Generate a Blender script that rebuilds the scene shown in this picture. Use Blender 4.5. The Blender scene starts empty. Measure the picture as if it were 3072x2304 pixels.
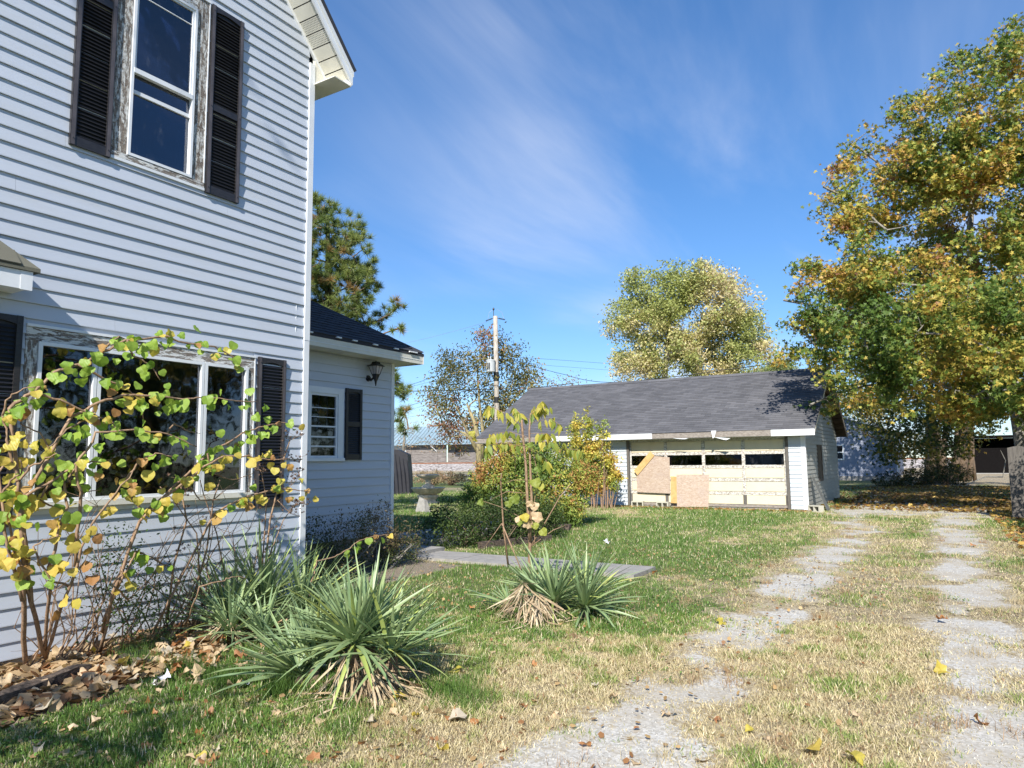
import bpy, math, random
import numpy as np
from mathutils import Vector, Matrix
R_ = math.radians
rnd = random.Random(7)
rng = np.random.default_rng(11)
SC = bpy.context.scene
COL = SC.collection
# ------------------------------------------------------------ camera
cam = bpy.data.cameras.new('camera'); camo = bpy.data.objects.new('camera', cam); COL.objects.link(camo)
def _cam():
    F, CX, CY = 2115., 1536., 1152.
    v1 = np.array([2830-CX, 1368-CY, F]); v1 /= np.linalg.norm(v1)
    v2 = np.array([-1939-CX, 1419-CY, F]); v2 /= np.linalg.norm(v2)
    ex = -(v2-np.dot(v2, v1)*v1); ex /= np.linalg.norm(ex)
    ez = np.cross(ex, v1)
    if ez[1] > 0: ez = -ez
    W = np.array([ex, v1, ez])            # world = W @ cam(x right, y down, z fwd)
    right, down, fwd = W[:, 0], W[:, 1], W[:, 2]
    m = Matrix(((right[0], -down[0], -fwd[0], 0), (right[1], -down[1], -fwd[1], 0), (right[2], -down[2], -fwd[2], 1.55), (0, 0, 0, 1)))
    return m
camo.matrix_world = _cam()
cam.sensor_fit = 'HORIZONTAL'; cam.sensor_width = 36; cam.lens = 36*2115/3072
cam.clip_start = 0.05; cam.clip_end = 3000
SC.camera = camo
# ------------------------------------------------------------ light
SUN_EL, SUN_AZ = 36.0, 19.0            # azimuth measured from -Y towards +X
sdir = Vector((math.sin(R_(SUN_AZ))*math.cos(R_(SUN_EL)), -math.cos(R_(SUN_AZ))*math.cos(R_(SUN_EL)), math.sin(R_(SUN_EL))))
sun = bpy.data.lights.new('sun', 'SUN'); sun.energy = 5.0; sun.angle = R_(0.53); sun.color = (1.0, 0.95, 0.87)
suno = bpy.data.objects.new('sun', sun); COL.objects.link(suno)
suno.rotation_euler = sdir.to_track_quat('Z', 'Y').to_euler()
W = bpy.data.worlds.new('World'); SC.world = W; W.use_nodes = True
nt = W.node_tree; nt.nodes.clear()
def wn(t, **k):
    n = nt.nodes.new(t)
    for a, b in k.items(): setattr(n, a, b)
    return n
sky = wn('ShaderNodeTexSky', sky_type='NISHITA'); sky.sun_disc = False
sky.sun_elevation = R_(SUN_EL); sky.sun_rotation = math.atan2(sdir.x, sdir.y); sky.altitude = 200; sky.air_density = 1.0; sky.dust_density = 0.0; sky.ozone_density = 3.0
tc = wn('ShaderNodeTexCoord'); sep = wn('ShaderNodeSeparateXYZ'); nt.links.new(tc.outputs['Generated'], sep.inputs[0])
def wmath(op, a, b=None, c=None):
    n = wn('ShaderNodeMath', operation=op)
    for i, v in enumerate((a, b, c)):
        if v is None: continue
        if isinstance(v, (int, float)): n.inputs[i].default_value = v
        else: nt.links.new(v, n.inputs[i])
    return n.outputs[0]
zc = wmath('MAXIMUM', wmath('ADD', sep.outputs[2], 0.12), 0.05)
cx_ = wmath('DIVIDE', sep.outputs[0], zc); cy_ = wmath('DIVIDE', sep.outputs[1], zc)
comb = wn('ShaderNodeCombineXYZ'); nt.links.new(cx_, comb.inputs[0]); nt.links.new(cy_, comb.inputs[1])
mp = wn('ShaderNodeMapping'); nt.links.new(comb.outputs[0], mp.inputs[0]); mp.inputs['Rotation'].default_value = (0, 0, R_(28)); mp.inputs['Scale'].default_value = (1.1, 0.38, 1); mp.inputs['Location'].default_value = (0.1, 0.6, 0)
n1 = wn('ShaderNodeTexNoise'); nt.links.new(mp.outputs[0], n1.inputs['Vector']); n1.inputs['Scale'].default_value = 1.3; n1.inputs['Detail'].default_value = 7; n1.inputs['Roughness'].default_value = 0.55; n1.inputs['Distortion'].default_value = 0.5
mp2 = wn('ShaderNodeMapping'); nt.links.new(comb.outputs[0], mp2.inputs[0]); mp2.inputs['Scale'].default_value = (0.35, 0.3, 1); mp2.inputs['Location'].default_value = (0.4, 0.1, 0)
n2 = wn('ShaderNodeTexNoise'); nt.links.new(mp2.outputs[0], n2.inputs['Vector']); n2.inputs['Scale'].default_value = 1.3; n2.inputs['Detail'].default_value = 3
cr = wn('ShaderNodeMapRange', interpolation_type='SMOOTHSTEP'); nt.links.new(n1.outputs[0], cr.inputs[0]); cr.inputs[1].default_value = 0.42; cr.inputs[2].default_value = 0.80
cr2 = wn('ShaderNodeMapRange', interpolation_type='SMOOTHSTEP'); nt.links.new(n2.outputs[0], cr2.inputs[0]); cr2.inputs[1].default_value = 0.38; cr2.inputs[2].default_value = 0.62
cl = wmath('MULTIPLY', wmath('MULTIPLY', cr.outputs[0], cr2.outputs[0]), 0.85)
hs = wn('ShaderNodeHueSaturation'); nt.links.new(sky.outputs[0], hs.inputs['Color']); hs.inputs['Saturation'].default_value = 1.2
gm = wn('ShaderNodeGamma'); nt.links.new(hs.outputs[0], gm.inputs[0]); gm.inputs[1].default_value = 0.80
tn = wn('ShaderNodeMix', data_type='RGBA', blend_type='MULTIPLY'); tn.inputs[0].default_value = 1; nt.links.new(gm.outputs[0], tn.inputs[6]); tn.inputs[7].default_value = (1.04, 1.26, 1.58, 1)
mixc = wn('ShaderNodeMix', data_type='RGBA'); nt.links.new(cl, mixc.inputs[0]); nt.links.new(tn.outputs[2], mixc.inputs[6]); mixc.inputs[7].default_value = (5.8, 6.2, 7.2, 1)
bg = wn('ShaderNodeBackground'); nt.links.new(mixc.outputs[2], bg.inputs[0]); bg.inputs[1].default_value = 0.10
wo = wn('ShaderNodeOutputWorld'); nt.links.new(bg.outputs[0], wo.inputs[0])
SC.view_settings.view_transform = 'Standard'; SC.view_settings.look = 'None'; SC.view_settings.exposure = 0.62; SC.view_settings.gamma = 1
SC.view_settings.use_curve_mapping = False
try:
    SC.cycles.max_bounces = 8; SC.cycles.transparent_max_bounces = 16; SC.cycles.use_adaptive_sampling = True
except Exception: pass

# ------------------------------------------------------------ materials
MATS = {}
class NT:
    def __init__(s, name):
        s.m = bpy.data.materials.new(name); s.m.use_nodes = True; s.t = s.m.node_tree
        s.b = s.t.nodes['Principled BSDF']; s.out = s.t.nodes['Material Output']; MATS[name] = s.m
    def n(s, typ, **k):
        x = s.t.nodes.new(typ)
        for a, b in k.items(): setattr(x, a, b)
        return x
    def set(s, node, key, v):
        if hasattr(v, 'is_linked') or isinstance(v, bpy.types.NodeSocket): s.t.links.new(v, node.inputs[key])
        else: node.inputs[key].default_value = v
    def coord(s, scale=(1, 1, 1), rot=(0, 0, 0), what='Object'):
        c = s.n('ShaderNodeTexCoord'); m = s.n('ShaderNodeMapping'); s.t.links.new(c.outputs[what], m.inputs[0])
        m.inputs['Scale'].default_value = scale; m.inputs['Rotation'].default_value = rot; return m.outputs[0]
    def pos(s, scale=(1, 1, 1)):
        c = s.n('ShaderNodeNewGeometry'); m = s.n('ShaderNodeMapping'); s.t.links.new(c.outputs['Position'], m.inputs[0])
        m.inputs['Scale'].default_value = scale; return m.outputs[0]
    def noise(s, vec, scale, detail=4, rough=.55, dist=0):
        x = s.n('ShaderNodeTexNoise'); s.t.links.new(vec, x.inputs['Vector'])
        x.inputs['Scale'].default_value = scale; x.inputs['Detail'].default_value = detail; x.inputs['Roughness'].default_value = rough; x.inputs['Distortion'].default_value = dist
        return x.outputs[0]
    def rng(s, v, a, b, c=0., d=1., smooth=True):
        x = s.n('ShaderNodeMapRange', interpolation_type='SMOOTHSTEP' if smooth else 'LINEAR'); s.t.links.new(v, x.inputs[0])
        for i, q in enumerate((a, b, c, d)): x.inputs[i+1].default_value = q
        return x.outputs[0]
    def mix(s, f, a, b, mode='MIX'):
        x = s.n('ShaderNodeMix', data_type='RGBA', blend_type=mode)
        s.set(x, 0, f); s.set(x, 6, a if not isinstance(a, tuple) else (*a[:3], 1)); s.set(x, 7, b if not isinstance(b, tuple) else (*b[:3], 1))
        return x.outputs[2]
    def math(s, op, a, b=0.):
        x = s.n('ShaderNodeMath', operation=op); s.set(x, 0, a); s.set(x, 1, b); return x.outputs[0]
    def objrand(s):
        return s.n('ShaderNodeObjectInfo').outputs['Random']
    def isl(s):
        return s.n('ShaderNodeNewGeometry').outputs['Random Per Island']
    def base(s, c): s.set(s.b, 'Base Color', c if not isinstance(c, tuple) else (*c[:3], 1)); return s
    def rough(s, v): s.set(s.b, 'Roughness', v); return s
    def bump(s, h, strength=.3, dist=.01):
        x = s.n('ShaderNodeBump'); s.set(x, 'Height', h); x.inputs['Strength'].default_value = strength; x.inputs['Distance'].default_value = dist
        s.t.links.new(x.outputs[0], s.b.inputs['Normal']); return s
def plain(name, col, rough=.6, var=.12, sc=8., metal=0., bump=0.):
    m = NT(name); m.b.inputs['Specular IOR Level'].default_value = .5 if sum(col) > .06 or rough < .7 else .05; v = m.pos(); n = m.noise(v, sc, 5)
    c1 = tuple(max(0, x*(1-var)) for x in col); c2 = tuple(min(1, x*(1+var)) for x in col)
    m.base(m.mix(m.rng(n, .3, .7), c1, c2)).rough(rough); m.b.inputs['Metallic'].default_value = metal
    if bump: m.bump(n, bump, .01)
    return m.m
def siding(name, col, dirt=(.42, .41, .36), dirtamt=.25, streak=(0.6, 0.6, 5)):
    m = NT(name); v = m.pos()
    n = m.noise(m.pos(streak), 2.2, 5); g = m.noise(m.pos((3, 3, 40)), 9, 4, .6)
    f = m.math('MULTIPLY', m.rng(n, .42, .78), dirtamt)
    c = m.mix(f, col, dirt)
    r = m.n('ShaderNodeObjectInfo').outputs['Random']
    c = m.mix(m.math('MULTIPLY', r, .10), c, tuple(x*.82 for x in col))
    m.base(c).rough(.42).bump(g, .18, .004); return m.m
SID = siding('house_vinyl', (.50, .54, .61), dirtamt=.22)
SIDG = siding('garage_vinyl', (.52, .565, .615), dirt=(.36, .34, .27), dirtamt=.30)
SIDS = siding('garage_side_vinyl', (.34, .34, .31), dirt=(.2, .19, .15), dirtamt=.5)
WHT = plain('white_aluminium', (.72, .74, .76), .35, .05, 3)
CREAM = plain('cream_aluminium', (.66, .64, .56), .45, .09, 3)
m = NT('peeling_paint'); v = m.pos((7, 7, 1.6)); n = m.noise(v, 5, 9, .72, .6); fl = m.rng(n, .49, .53); n3 = m.noise(m.pos((1, 1, 14)), 6, 6, .7)
wood = m.mix(m.rng(n3, .35, .65), (.10, .075, .06), (.26, .22, .18)); pnt = m.mix(m.rng(m.noise(m.pos(), 40, 3), .35, .7), (.62, .62, .60), (.36, .34, .30))
m.base(m.mix(fl, pnt, wood)).rough(.8).bump(m.math('SUBTRACT', m.noise(m.pos((6, 6, 2)), 12, 8, .75), fl), .8, .01); PEEL = m.m
m = NT('peeling_paint_horizontal'); n = m.noise(m.pos((2.0, 1.6, 9)), 5, 9, .72, .6); fl = m.rng(n, .48, .53); wood = m.mix(m.rng(m.noise(m.pos((3, 1, 16)), 6, 6, .7), .35, .65), (.11, .085, .07), (.28, .24, .2))
m.base(m.mix(fl, (.64, .64, .62), wood)).rough(.8).bump(m.math('SUBTRACT', m.noise(m.pos((2, 2, 8)), 12, 8, .75), fl), .8, .01); PEELH = m.m
m = NT('shutter_plastic'); n = m.noise(m.pos((4, 4, 20)), 5, 5); m.base(m.mix(m.rng(n, .3, .7), (.018, .017, .019), (.034, .031, .032))).rough(.38).bump(n, .08, .004); SHUT = m.m
m = NT('shutter_louvre_plastic'); m.base((.013, .013, .015)).rough(.42); LOUV = m.m
SCREW = plain('dark_screw', (.03, .03, .03), .4)
SHW = plain('shutter_worn_stile', (.085, .075, .08), .5, .2, 6)
def shingle_mat(name, a, b, c):
    m = NT(name); r = m.isl(); o = m.objrand(); rr = m.math('FRACT', m.math('ADD', r, o))
    g = m.noise(m.pos(), 160, 3, .7); big = m.noise(m.pos(), 1.1, 3)
    col = m.mix(rr, a, b); col = m.mix(m.rng(g, .35, .7, 0, .55), col, c); col = m.mix(m.rng(big, .3, .7, 0, .3), col, tuple(x*.7 for x in a))
    m.base(col).rough(.93).bump(g, .5, .004); return m.m
SHG = shingle_mat('grey_shingle', (.070, .070, .077), (.135, .133, .142), (.18, .18, .19))
SHD = shingle_mat('black_shingle', (.020, .022, .030), (.034, .036, .046), (.055, .056, .065))
SHO = shingle_mat('weathered_shingle', (.13, .125, .095), (.17, .165, .12), (.10, .10, .09))
def glassm(name, refl=.55, tint=(.7, .75, .8)):
    m = NT(name); t = m.t; t.nodes.remove(m.b)
    tr = m.n('ShaderNodeBsdfTransparent'); tr.inputs[0].default_value = (*tint, 1)
    gl = m.n('ShaderNodeBsdfGlossy'); gl.inputs['Roughness'].default_value = .03; gl.inputs[0].default_value = (.9, .93, 1, 1)
    b = m.n('ShaderNodeBump'); nn = m.noise(m.pos(), 1.5, 3); t.links.new(nn, b.inputs['Height']); b.inputs['Strength'].default_value = .12; b.inputs['Distance'].default_value = .03
    t.links.new(b.outputs[0], gl.inputs['Normal'])
    fr = m.n('ShaderNodeFresnel'); fr.inputs['IOR'].default_value = 1.5
    dust = m.rng(m.noise(m.pos((1, 1, .5)), 9, 6, .7), .55, .8, 0, .10)
    df = m.n('ShaderNodeBsdfDiffuse'); df.inputs[0].default_value = (.5, .52, .56, 1)
    mx = m.n('ShaderNodeMixShader'); f = m.math('MINIMUM', m.math('ADD', m.math('MULTIPLY', fr.outputs[0], 1.5), refl*.12), 1.)
    t.links.new(f, mx.inputs[0]); t.links.new(tr.outputs[0], mx.inputs[1]); t.links.new(gl.outputs[0], mx.inputs[2])
    m2 = m.n('ShaderNodeMixShader'); t.links.new(dust, m2.inputs[0]); t.links.new(mx.outputs[0], m2.inputs[1]); t.links.new(df.outputs[0], m2.inputs[2])
    t.links.new(m2.outputs[0], m.out.inputs[0]); return m.m
GLASS = glassm('window_glass', .35, (.30, .32, .38))
GLASSD = glassm('dusty_glass', .3, (.12, .12, .12))
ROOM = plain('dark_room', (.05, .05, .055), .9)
CURT = plain('sheer_curtain', (.5, .49, .46), .9, .1, 20)
m = NT('foliage'); at = m.n('ShaderNodeAttribute'); at.attribute_name = 'col'
vv = m.noise(m.pos(), 60, 3); cc = m.mix(m.rng(vv, .3, .7, 0, .30), at.outputs['Color'], (.9, .9, .85), 'MULTIPLY')
m.base(cc).rough(.5); m.b.inputs['Specular IOR Level'].default_value = .35
tl = m.n('ShaderNodeBsdfTranslucent'); m.t.links.new(m.mix(1., cc, (1.5, 1.5, 1.1), 'MULTIPLY'), tl.inputs[0]); mx = m.n('ShaderNodeMixShader'); mx.inputs[0].default_value = .24
m.t.links.new(m.b.outputs[0], mx.inputs[1]); m.t.links.new(tl.outputs[0], mx.inputs[2]); m.t.links.new(mx.outputs[0], m.out.inputs[0]); LEAF = m.m
def leafmat(name, a, b, vein=True, trans=.35, edge=None):
    m = NT(name); o = m.objrand(); n = m.noise(m.coord(what='Object'), 14, 4)
    f = m.rng(m.math('ADD', m.math('MULTIPLY', o, .6), m.math('MULTIPLY', n, .6)), .3, .9)
    c = m.mix(f, a, b)
    if edge:
        w = m.noise(m.coord(), 30, 4); c = m.mix(m.rng(w, .55, .7, 0, .7), c, edge)
    m.base(c).rough(.48)
    wv = m.n('ShaderNodeTexWave', wave_type='BANDS', bands_direction='DIAGONAL'); m.t.links.new(m.coord(), wv.inputs[0]); wv.inputs['Scale'].default_value = 22; wv.inputs['Distortion'].default_value = 3
    m.bump(wv.outputs[0], .25, .004)
    tl = m.n('ShaderNodeBsdfTranslucent'); m.t.links.new(m.mix(1., c, (1.4, 1.4, 1.0), 'MULTIPLY'), tl.inputs[0]); mx = m.n('ShaderNodeMixShader'); mx.inputs[0].default_value = trans
    m.t.links.new(m.b.outputs[0], mx.inputs[1]); m.t.links.new(tl.outputs[0], mx.inputs[2]); m.t.links.new(mx.outputs[0], m.out.inputs[0]); return m.m
HG = leafmat('heart_leaf_green', (.20, .34, .04), (.34, .46, .07))
HY = leafmat('heart_leaf_yellow', (.52, .46, .08), (.66, .50, .10), edge=(.5, .27, .07))
HO = leafmat('heart_leaf_orange', (.48, .31, .09), (.40, .20, .07), edge=(.2, .09, .04))
DT = leafmat('dry_leaf_tan', (.52, .38, .22), (.62, .47, .30), trans=.15, edge=(.3, .18, .1))
DB = leafmat('dry_leaf_brown', (.33, .15, .06), (.44, .20, .07), trans=.15, edge=(.16, .08, .04))
DP = leafmat('dry_leaf_pale', (.42, .36, .27), (.52, .45, .34), trans=.15)
m = NT('bark_brown'); n = m.noise(m.pos((1, 1, .35)), 30, 6, .65); m.base(m.mix(m.rng(n, .35, .65), (.13, .085, .055), (.26, .19, .13))).rough(.85).bump(n, .6, .01); BARK = m.m
m = NT('bark_young'); n = m.noise(m.pos((1, 1, .35)), 60, 6, .65); m.base(m.mix(m.rng(n, .35, .65), (.20, .12, .07), (.36, .24, .15))).rough(.7).bump(n, .3, .005); BARKY = m.m
m = NT('bark_grey'); n = m.noise(m.pos((1, 1, .3)), 18, 6, .65); m.base(m.mix(m.rng(n, .35, .65), (.13, .12, .10), (.30, .28, .24))).rough(.85).bump(n, .6, .02); BARKG = m.m
m = NT('bark_lichen'); n = m.noise(m.pos((1, 1, .5)), 8, 6, .65); m.base(m.mix(m.rng(n, .35, .6), (.13, .11, .08), (.36, .30, .15))).rough(.85).bump(n, .6, .02); BARKL = m.m
m = NT('weathered_wood'); n = m.noise(m.pos((2, 2, 14)), 6, 7, .7); m.base(m.mix(m.rng(n, .3, .7), (.14, .115, .095), (.38, .34, .30))).rough(.85).bump(n, .5, .006); WOODH = m.m
m = NT('weathered_upright_wood'); n = m.noise(m.pos((22, 22, 1.2)), 3, 7, .7); m.base(m.mix(m.rng(n, .3, .7), (.07, .062, .055), (.17, .155, .135))).rough(.88).bump(n, .6, .01); WOODV = m.m
m = NT('barn_boards'); n = m.noise(m.pos((.8, .8, 7)), 1.5, 7, .7); m.base(m.mix(m.rng(n, .3, .7), (.10, .085, .075), (.29, .26, .24))).rough(.88); BARNW = m.m
m = NT('pole_wood'); n = m.noise(m.pos((14, 14, 1.4)), 2, 7, .7); m.base(m.mix(m.rng(n, .35, .65), (.28, .24, .19), (.52, .47, .41))).rough(.85); POLE = m.m
m = NT('fresh_pine'); n = m.noise(m.coord((1, 1, 1)), 9, 4); m.base(m.mix(m.rng(n, .3, .7), (.48, .30, .11), (.60, .41, .17))).rough(.6); PINEW = m.m
m = NT('strand_board'); vo = m.n('ShaderNodeTexVoronoi'); m.t.links.new(m.pos((11, 11, 26)), vo.inputs['Vector']); vo.inputs['Scale'].default_value = 1.7; vo.inputs['Randomness'].default_value = 1.
s1 = m.n('ShaderNodeSeparateColor'); m.t.links.new(vo.outputs['Color'], s1.inputs[0]); n = m.noise(m.pos(), 2.2, 4); fine = m.noise(m.pos((30, 30, 60)), 1.6, 5, .7)
m.base(m.mix(m.rng(fine, .35, .7, 0, .5), m.mix(m.rng(n, .45, .75, 0, .4), m.mix(s1.outputs[0], (.42, .31, .235), (.56, .46, .37)), (.44, .36, .33)), (.22, .15, .10))).rough(.75).bump(s1.outputs[0], .3, .004); OSB = m.m
m = NT('door_panel_paint'); n = m.noise(m.pos(), 3, 5); m.base(m.mix(m.rng(n, .35, .75), (.70, .62, .44), (.62, .55, .40))).rough(.6); DPAN = m.m
m = NT('door_rail_paint'); n = m.noise(m.pos((3, 3, 9)), 7, 8, .75); m.base(m.mix(m.rng(n, .47, .54), (.66, .65, .60), (.25, .21, .17))).rough(.75).bump(n, .4, .006); DRAIL = m.m
m = NT('concrete'); n = m.noise(m.pos(), 7, 8, .65); f = m.noise(m.pos(), 120, 3, .7); m.base(m.mix(m.rng(n, .3, .7), m.mix(f, (.21, .20, .18), (.30, .29, .27)), (.36, .34, .31))).rough(.9).bump(f, .4, .006); CONC = m.m
m = NT('block_concrete'); f = m.noise(m.pos(), 60, 4, .7); m.base(m.mix(f, (.40, .39, .32), (.55, .53, .44))).rough(.95).bump(f, .5, .006); BLOCK = m.m
m = NT('foundation_stone'); f = m.noise(m.pos(), 14, 5, .7); m.base(m.mix(f, (.20, .19, .17), (.40, .37, .31))).rough(.95).bump(f, .7, .02); FND = m.m
TAN = plain('cast_stone', (.62, .52, .38), .85, .2, 9, bump=.3)
RUST = plain('rusty_metal', (.22, .09, .04), .9, .3, 12)
GREYM = plain('transformer_paint', (.45, .47, .47), .45, .06)
BLKM = plain('black_metal', (.012, .012, .013), .45)
FROST = plain('frosted_glass', (.42, .38, .36), .3)
TARP = plain('black_tarp', (.010, .010, .016), .6, .2, 4, bump=.6)
SLATE = plain('grey_sheet', (.115, .12, .115), .7, .15, 6)
BLUEV = siding('blue_vinyl', (.24, .27, .345), dirtamt=.08, streak=(.5, .5, 3))
BROOF = plain('pale_blue_metal_roof', (.24, .33, .38), .6, .10, .3)
BSEAM = plain('roof_seam_metal', (.13, .19, .23), .6)
CABLE = plain('cable_black', (.02, .02, .02), .6)
ALUW = plain('bare_cable', (.25, .26, .28), .5)
SHEDB = plain('shed_shade_black', (.008, .007, .007), .95)  # near black: the deep shade under the trees is put into this colour
STRAW = plain('dead_yucca_leaf', (.52, .42, .28), .85, .3, 25)
STRAWD = plain('brown_dead_leaf', (.34, .25, .15), .9, .3, 25)
PODM = plain('seed_pod', (.13, .08, .055), .85, .3, 60)
GRAVW = plain('pale_stone', (.52, .52, .50), .85, .25, 15)
GRAVS = plain('gravel_stone', (.40, .385, .35), .9, .3, 15)
LITTER = plain('white_plastic_scrap', (.7, .72, .78), .4, .06)
m = NT('tie_wood'); n = m.noise(m.pos((3, 6, 30)), 4, 8, .75); m.base(m.mix(m.rng(n, .4, .65), (.035, .026, .02), (.17, .125, .095))).rough(.9).bump(n, .9, .015); TIE = m.m
m = NT('gravel_surface'); vo = m.n('ShaderNodeTexVoronoi'); m.t.links.new(m.pos(), vo.inputs['Vector']); vo.inputs['Scale'].default_value = 75
s1 = m.n('ShaderNodeSeparateColor'); m.t.links.new(vo.outputs['Color'], s1.inputs[0]); n = m.noise(m.pos(), 1.4, 5); n2_ = m.noise(m.pos(), 11, 5, .7)
c = m.mix(s1.outputs[0], (.34, .32, .28), (.62, .60, .55)); c = m.mix(m.rng(n, .42, .66, 0, .7), c, (.42, .37, .29)); c = m.mix(m.rng(n2_, .50, .66, 0, .6), c, (.38, .31, .20)); ca_ = m.n('ShaderNodeAttribute'); ca_.attribute_name = 'cover'; cs_ = m.n('ShaderNodeSeparateColor'); m.t.links.new(ca_.outputs['Color'], cs_.inputs[0]); ff = m.noise(m.pos(), 26, 6, .75); kk_ = m.rng(m.math('ADD', cs_.outputs[2], m.math('MULTIPLY', m.math('SUBTRACT', ff, .5), 1.2)), .30, .62); c = m.mix(kk_, m.mix(m.rng(ff, .4, .6), (.24, .185, .11), (.44, .37, .24)), c)
m.base(c).rough(.95).bump(n2_, .35, .01); GRAV = m.m
m = NT('ballast_surface'); vo = m.n('ShaderNodeTexVoronoi'); m.t.links.new(m.pos(), vo.inputs['Vector']); vo.inputs['Scale'].default_value = 3
s1 = m.n('ShaderNodeSeparateColor'); m.t.links.new(vo.outputs['Color'], s1.inputs[0]); m.base(m.mix(s1.outputs[0], (.20, .17, .15), (.50, .46, .43))).rough(.95).bump(vo.outputs['Distance'], 1, .2); BAL = m.m
# ground: attribute 'cover' r=dry g=green b=bare
m = NT('ground_surface'); at = m.n('ShaderNodeAttribute'); at.attribute_name = 'cover'; sp = m.n('ShaderNodeSeparateColor'); m.t.links.new(at.outputs['Color'], sp.inputs[0])
fn = m.noise(m.pos(), 38, 5, .7); fn2 = m.noise(m.pos(), 9, 5, .7); fn3 = m.noise(m.pos(), 110, 3, .7)
straw = m.mix(m.rng(fn, .35, .65), (.26, .20, .12), (.50, .41, .27)); green = m.mix(m.rng(fn, .35, .65), (.06, .095, .02), (.17, .22, .055))
gf = m.rng(m.math('ADD', sp.outputs[1], m.math('MULTIPLY', m.math('SUBTRACT', fn2, .5), 1.1)), .3, .7)
c = m.mix(gf, straw, green); gpx = m.n('ShaderNodeSeparateXYZ'); m.t.links.new(m.pos(), gpx.inputs[0]); inx = m.rng(m.math('ABSOLUTE', m.math('ADD', gpx.outputs[0], .8)), 2.6, 1.8)
bare = m.mix(m.rng(fn3, .3, .7), (.24, .19, .13), (.42, .35, .26)); bare = m.mix(inx, bare, m.mix(m.rng(fn3, .3, .7), (.30, .26, .19), (.48, .43, .33)))
bf = m.rng(m.math('ADD', sp.outputs[2], m.math('MULTIPLY', m.math('SUBTRACT', fn2, .5), 1.0)), .42, .62)
c = m.mix(bf, c, bare); m.base(c).rough(.95).bump(m.math('ADD', fn, fn3), .9, .03); GROUND = m.m

# ------------------------------------------------------------ mesh helpers
WL = {}
def link(o, parent=None, wloc=None):
    COL.objects.link(o)
    p = WL[parent.name] if parent is not None else Vector((0, 0, 0))
    wl = Vector(wloc) if wloc is not None else p.copy()
    o.location = wl - p
    if parent is not None: o.parent = parent
    WL[o.name] = wl
    return o
def tag(o, label=None, cat=None, group=None, kind=None):
    if label: o['label'] = label
    if cat: o['category'] = cat
    if group: o['group'] = group
    if kind: o['kind'] = kind
    return o
def thing(name, label, cat, loc, group=None):
    o = bpy.data.objects.new(name, None); o.empty_display_size = .2
    link(o, None, loc); return tag(o, label, cat, group)
class MB:
    def __init__(s): s.v = []; s.f = []
    def add(s, vs, fs):
        b = len(s.v); s.v += [tuple(v) for v in vs]; s.f += [tuple(b+i for i in f) for f in fs]; return s
    def box(s, lo, hi, M=None):
        x0, y0, z0 = lo; x1, y1, z1 = hi
        vs = [(x0, y0, z0), (x1, y0, z0), (x1, y1, z0), (x0, y1, z0), (x0, y0, z1), (x1, y0, z1), (x1, y1, z1), (x0, y1, z1)]
        if M is not None: vs = [M @ Vector(v) for v in vs]
        return s.add(vs, [(0, 3, 2, 1), (4, 5, 6, 7), (0, 1, 5, 4), (1, 2, 6, 5), (2, 3, 7, 6), (3, 0, 4, 7)])
    def prism(s, pts, d):               # planar polygon extruded by vector d
        n = len(pts); d = Vector(d); vs = [Vector(p) for p in pts]; vs += [v+d for v in vs]
        return s.add(vs, [tuple(range(n))[::-1], tuple(range(n, 2*n))]+[(i, (i+1) % n, n+(i+1) % n, n+i) for i in range(n)])
    def tube(s, pts, rad, n=6, cap=True):
        pts = [Vector(p) for p in pts]
        if isinstance(rad, (int, float)): rad = [rad]*len(pts)
        b = len(s.v); a = None
        for i, p in enumerate(pts):
            t = (pts[min(i+1, len(pts)-1)]-pts[max(i-1, 0)])
            if t.length < 1e-9: t = Vector((0, 0, 1))
            t.normalize()
            if a is None: a = t.orthogonal().normalized()
            else:
                a = a-t*a.dot(t)
                a = a.normalized() if a.length > 1e-6 else t.orthogonal().normalized()
            c = t.cross(a)
            for k in range(n):
                w = 2*math.pi*k/n; s.v.append(tuple(p+(a*math.cos(w)+c*math.sin(w))*rad[i]))
        for i in range(len(pts)-1):
            for k in range(n):
                s.f.append((b+i*n+k, b+i*n+(k+1) % n, b+(i+1)*n+(k+1) % n, b+(i+1)*n+k))
        if cap:
            s.f.append(tuple(b+k for k in range(n))[::-1]); s.f.append(tuple(b+(len(pts)-1)*n+k for k in range(n)))
        return s
    def lathe(s, c, prof, n=24, wob=None):
        b = len(s.v); c = Vector(c)
        for i, (r, z) in enumerate(prof):
            for k in range(n):
                w = 2*math.pi*k/n; rr = r*(1+(wob(i, w) if wob else 0)); s.v.append((c.x+rr*math.cos(w), c.y+rr*math.sin(w), c.z+z))
        for i in range(len(prof)-1):
            for k in range(n): s.f.append((b+i*n+k, b+i*n+(k+1) % n, b+(i+1)*n+(k+1) % n, b+(i+1)*n+k))
        s.f.append(tuple(b+k for k in range(n))[::-1]); s.f.append(tuple(b+(len(prof)-1)*n+k for k in range(n)))
        return s
    def mesh(s, name, mat, off=Vector((0, 0, 0)), smooth=False):
        me = bpy.data.meshes.new(name); me.from_pydata([(v[0]-off[0], v[1]-off[1], v[2]-off[2]) for v in s.v], [], s.f)
        if mat: me.materials.append(mat)
        if smooth: me.polygons.foreach_set('use_smooth', [True]*len(me.polygons))
        me.update(); return me
    def build(s, name, mat, parent=None, wloc=None, smooth=False, **t):
        if wloc is None: wloc = WL[parent.name] if parent is not None else Vector((0, 0, 0))
        me = s.mesh(name, mat, Vector(wloc), smooth); return tag(link(bpy.data.objects.new(name, me), parent, wloc), **t)
def inst(name, me, parent, wloc, rot=None, scale=None):
    o = bpy.data.objects.new(name, me); link(o, parent, wloc)
    if rot is not None: o.rotation_euler = rot
    if scale is not None: o.scale = scale if not isinstance(scale, (int, float)) else (scale,)*3
    return o
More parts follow.
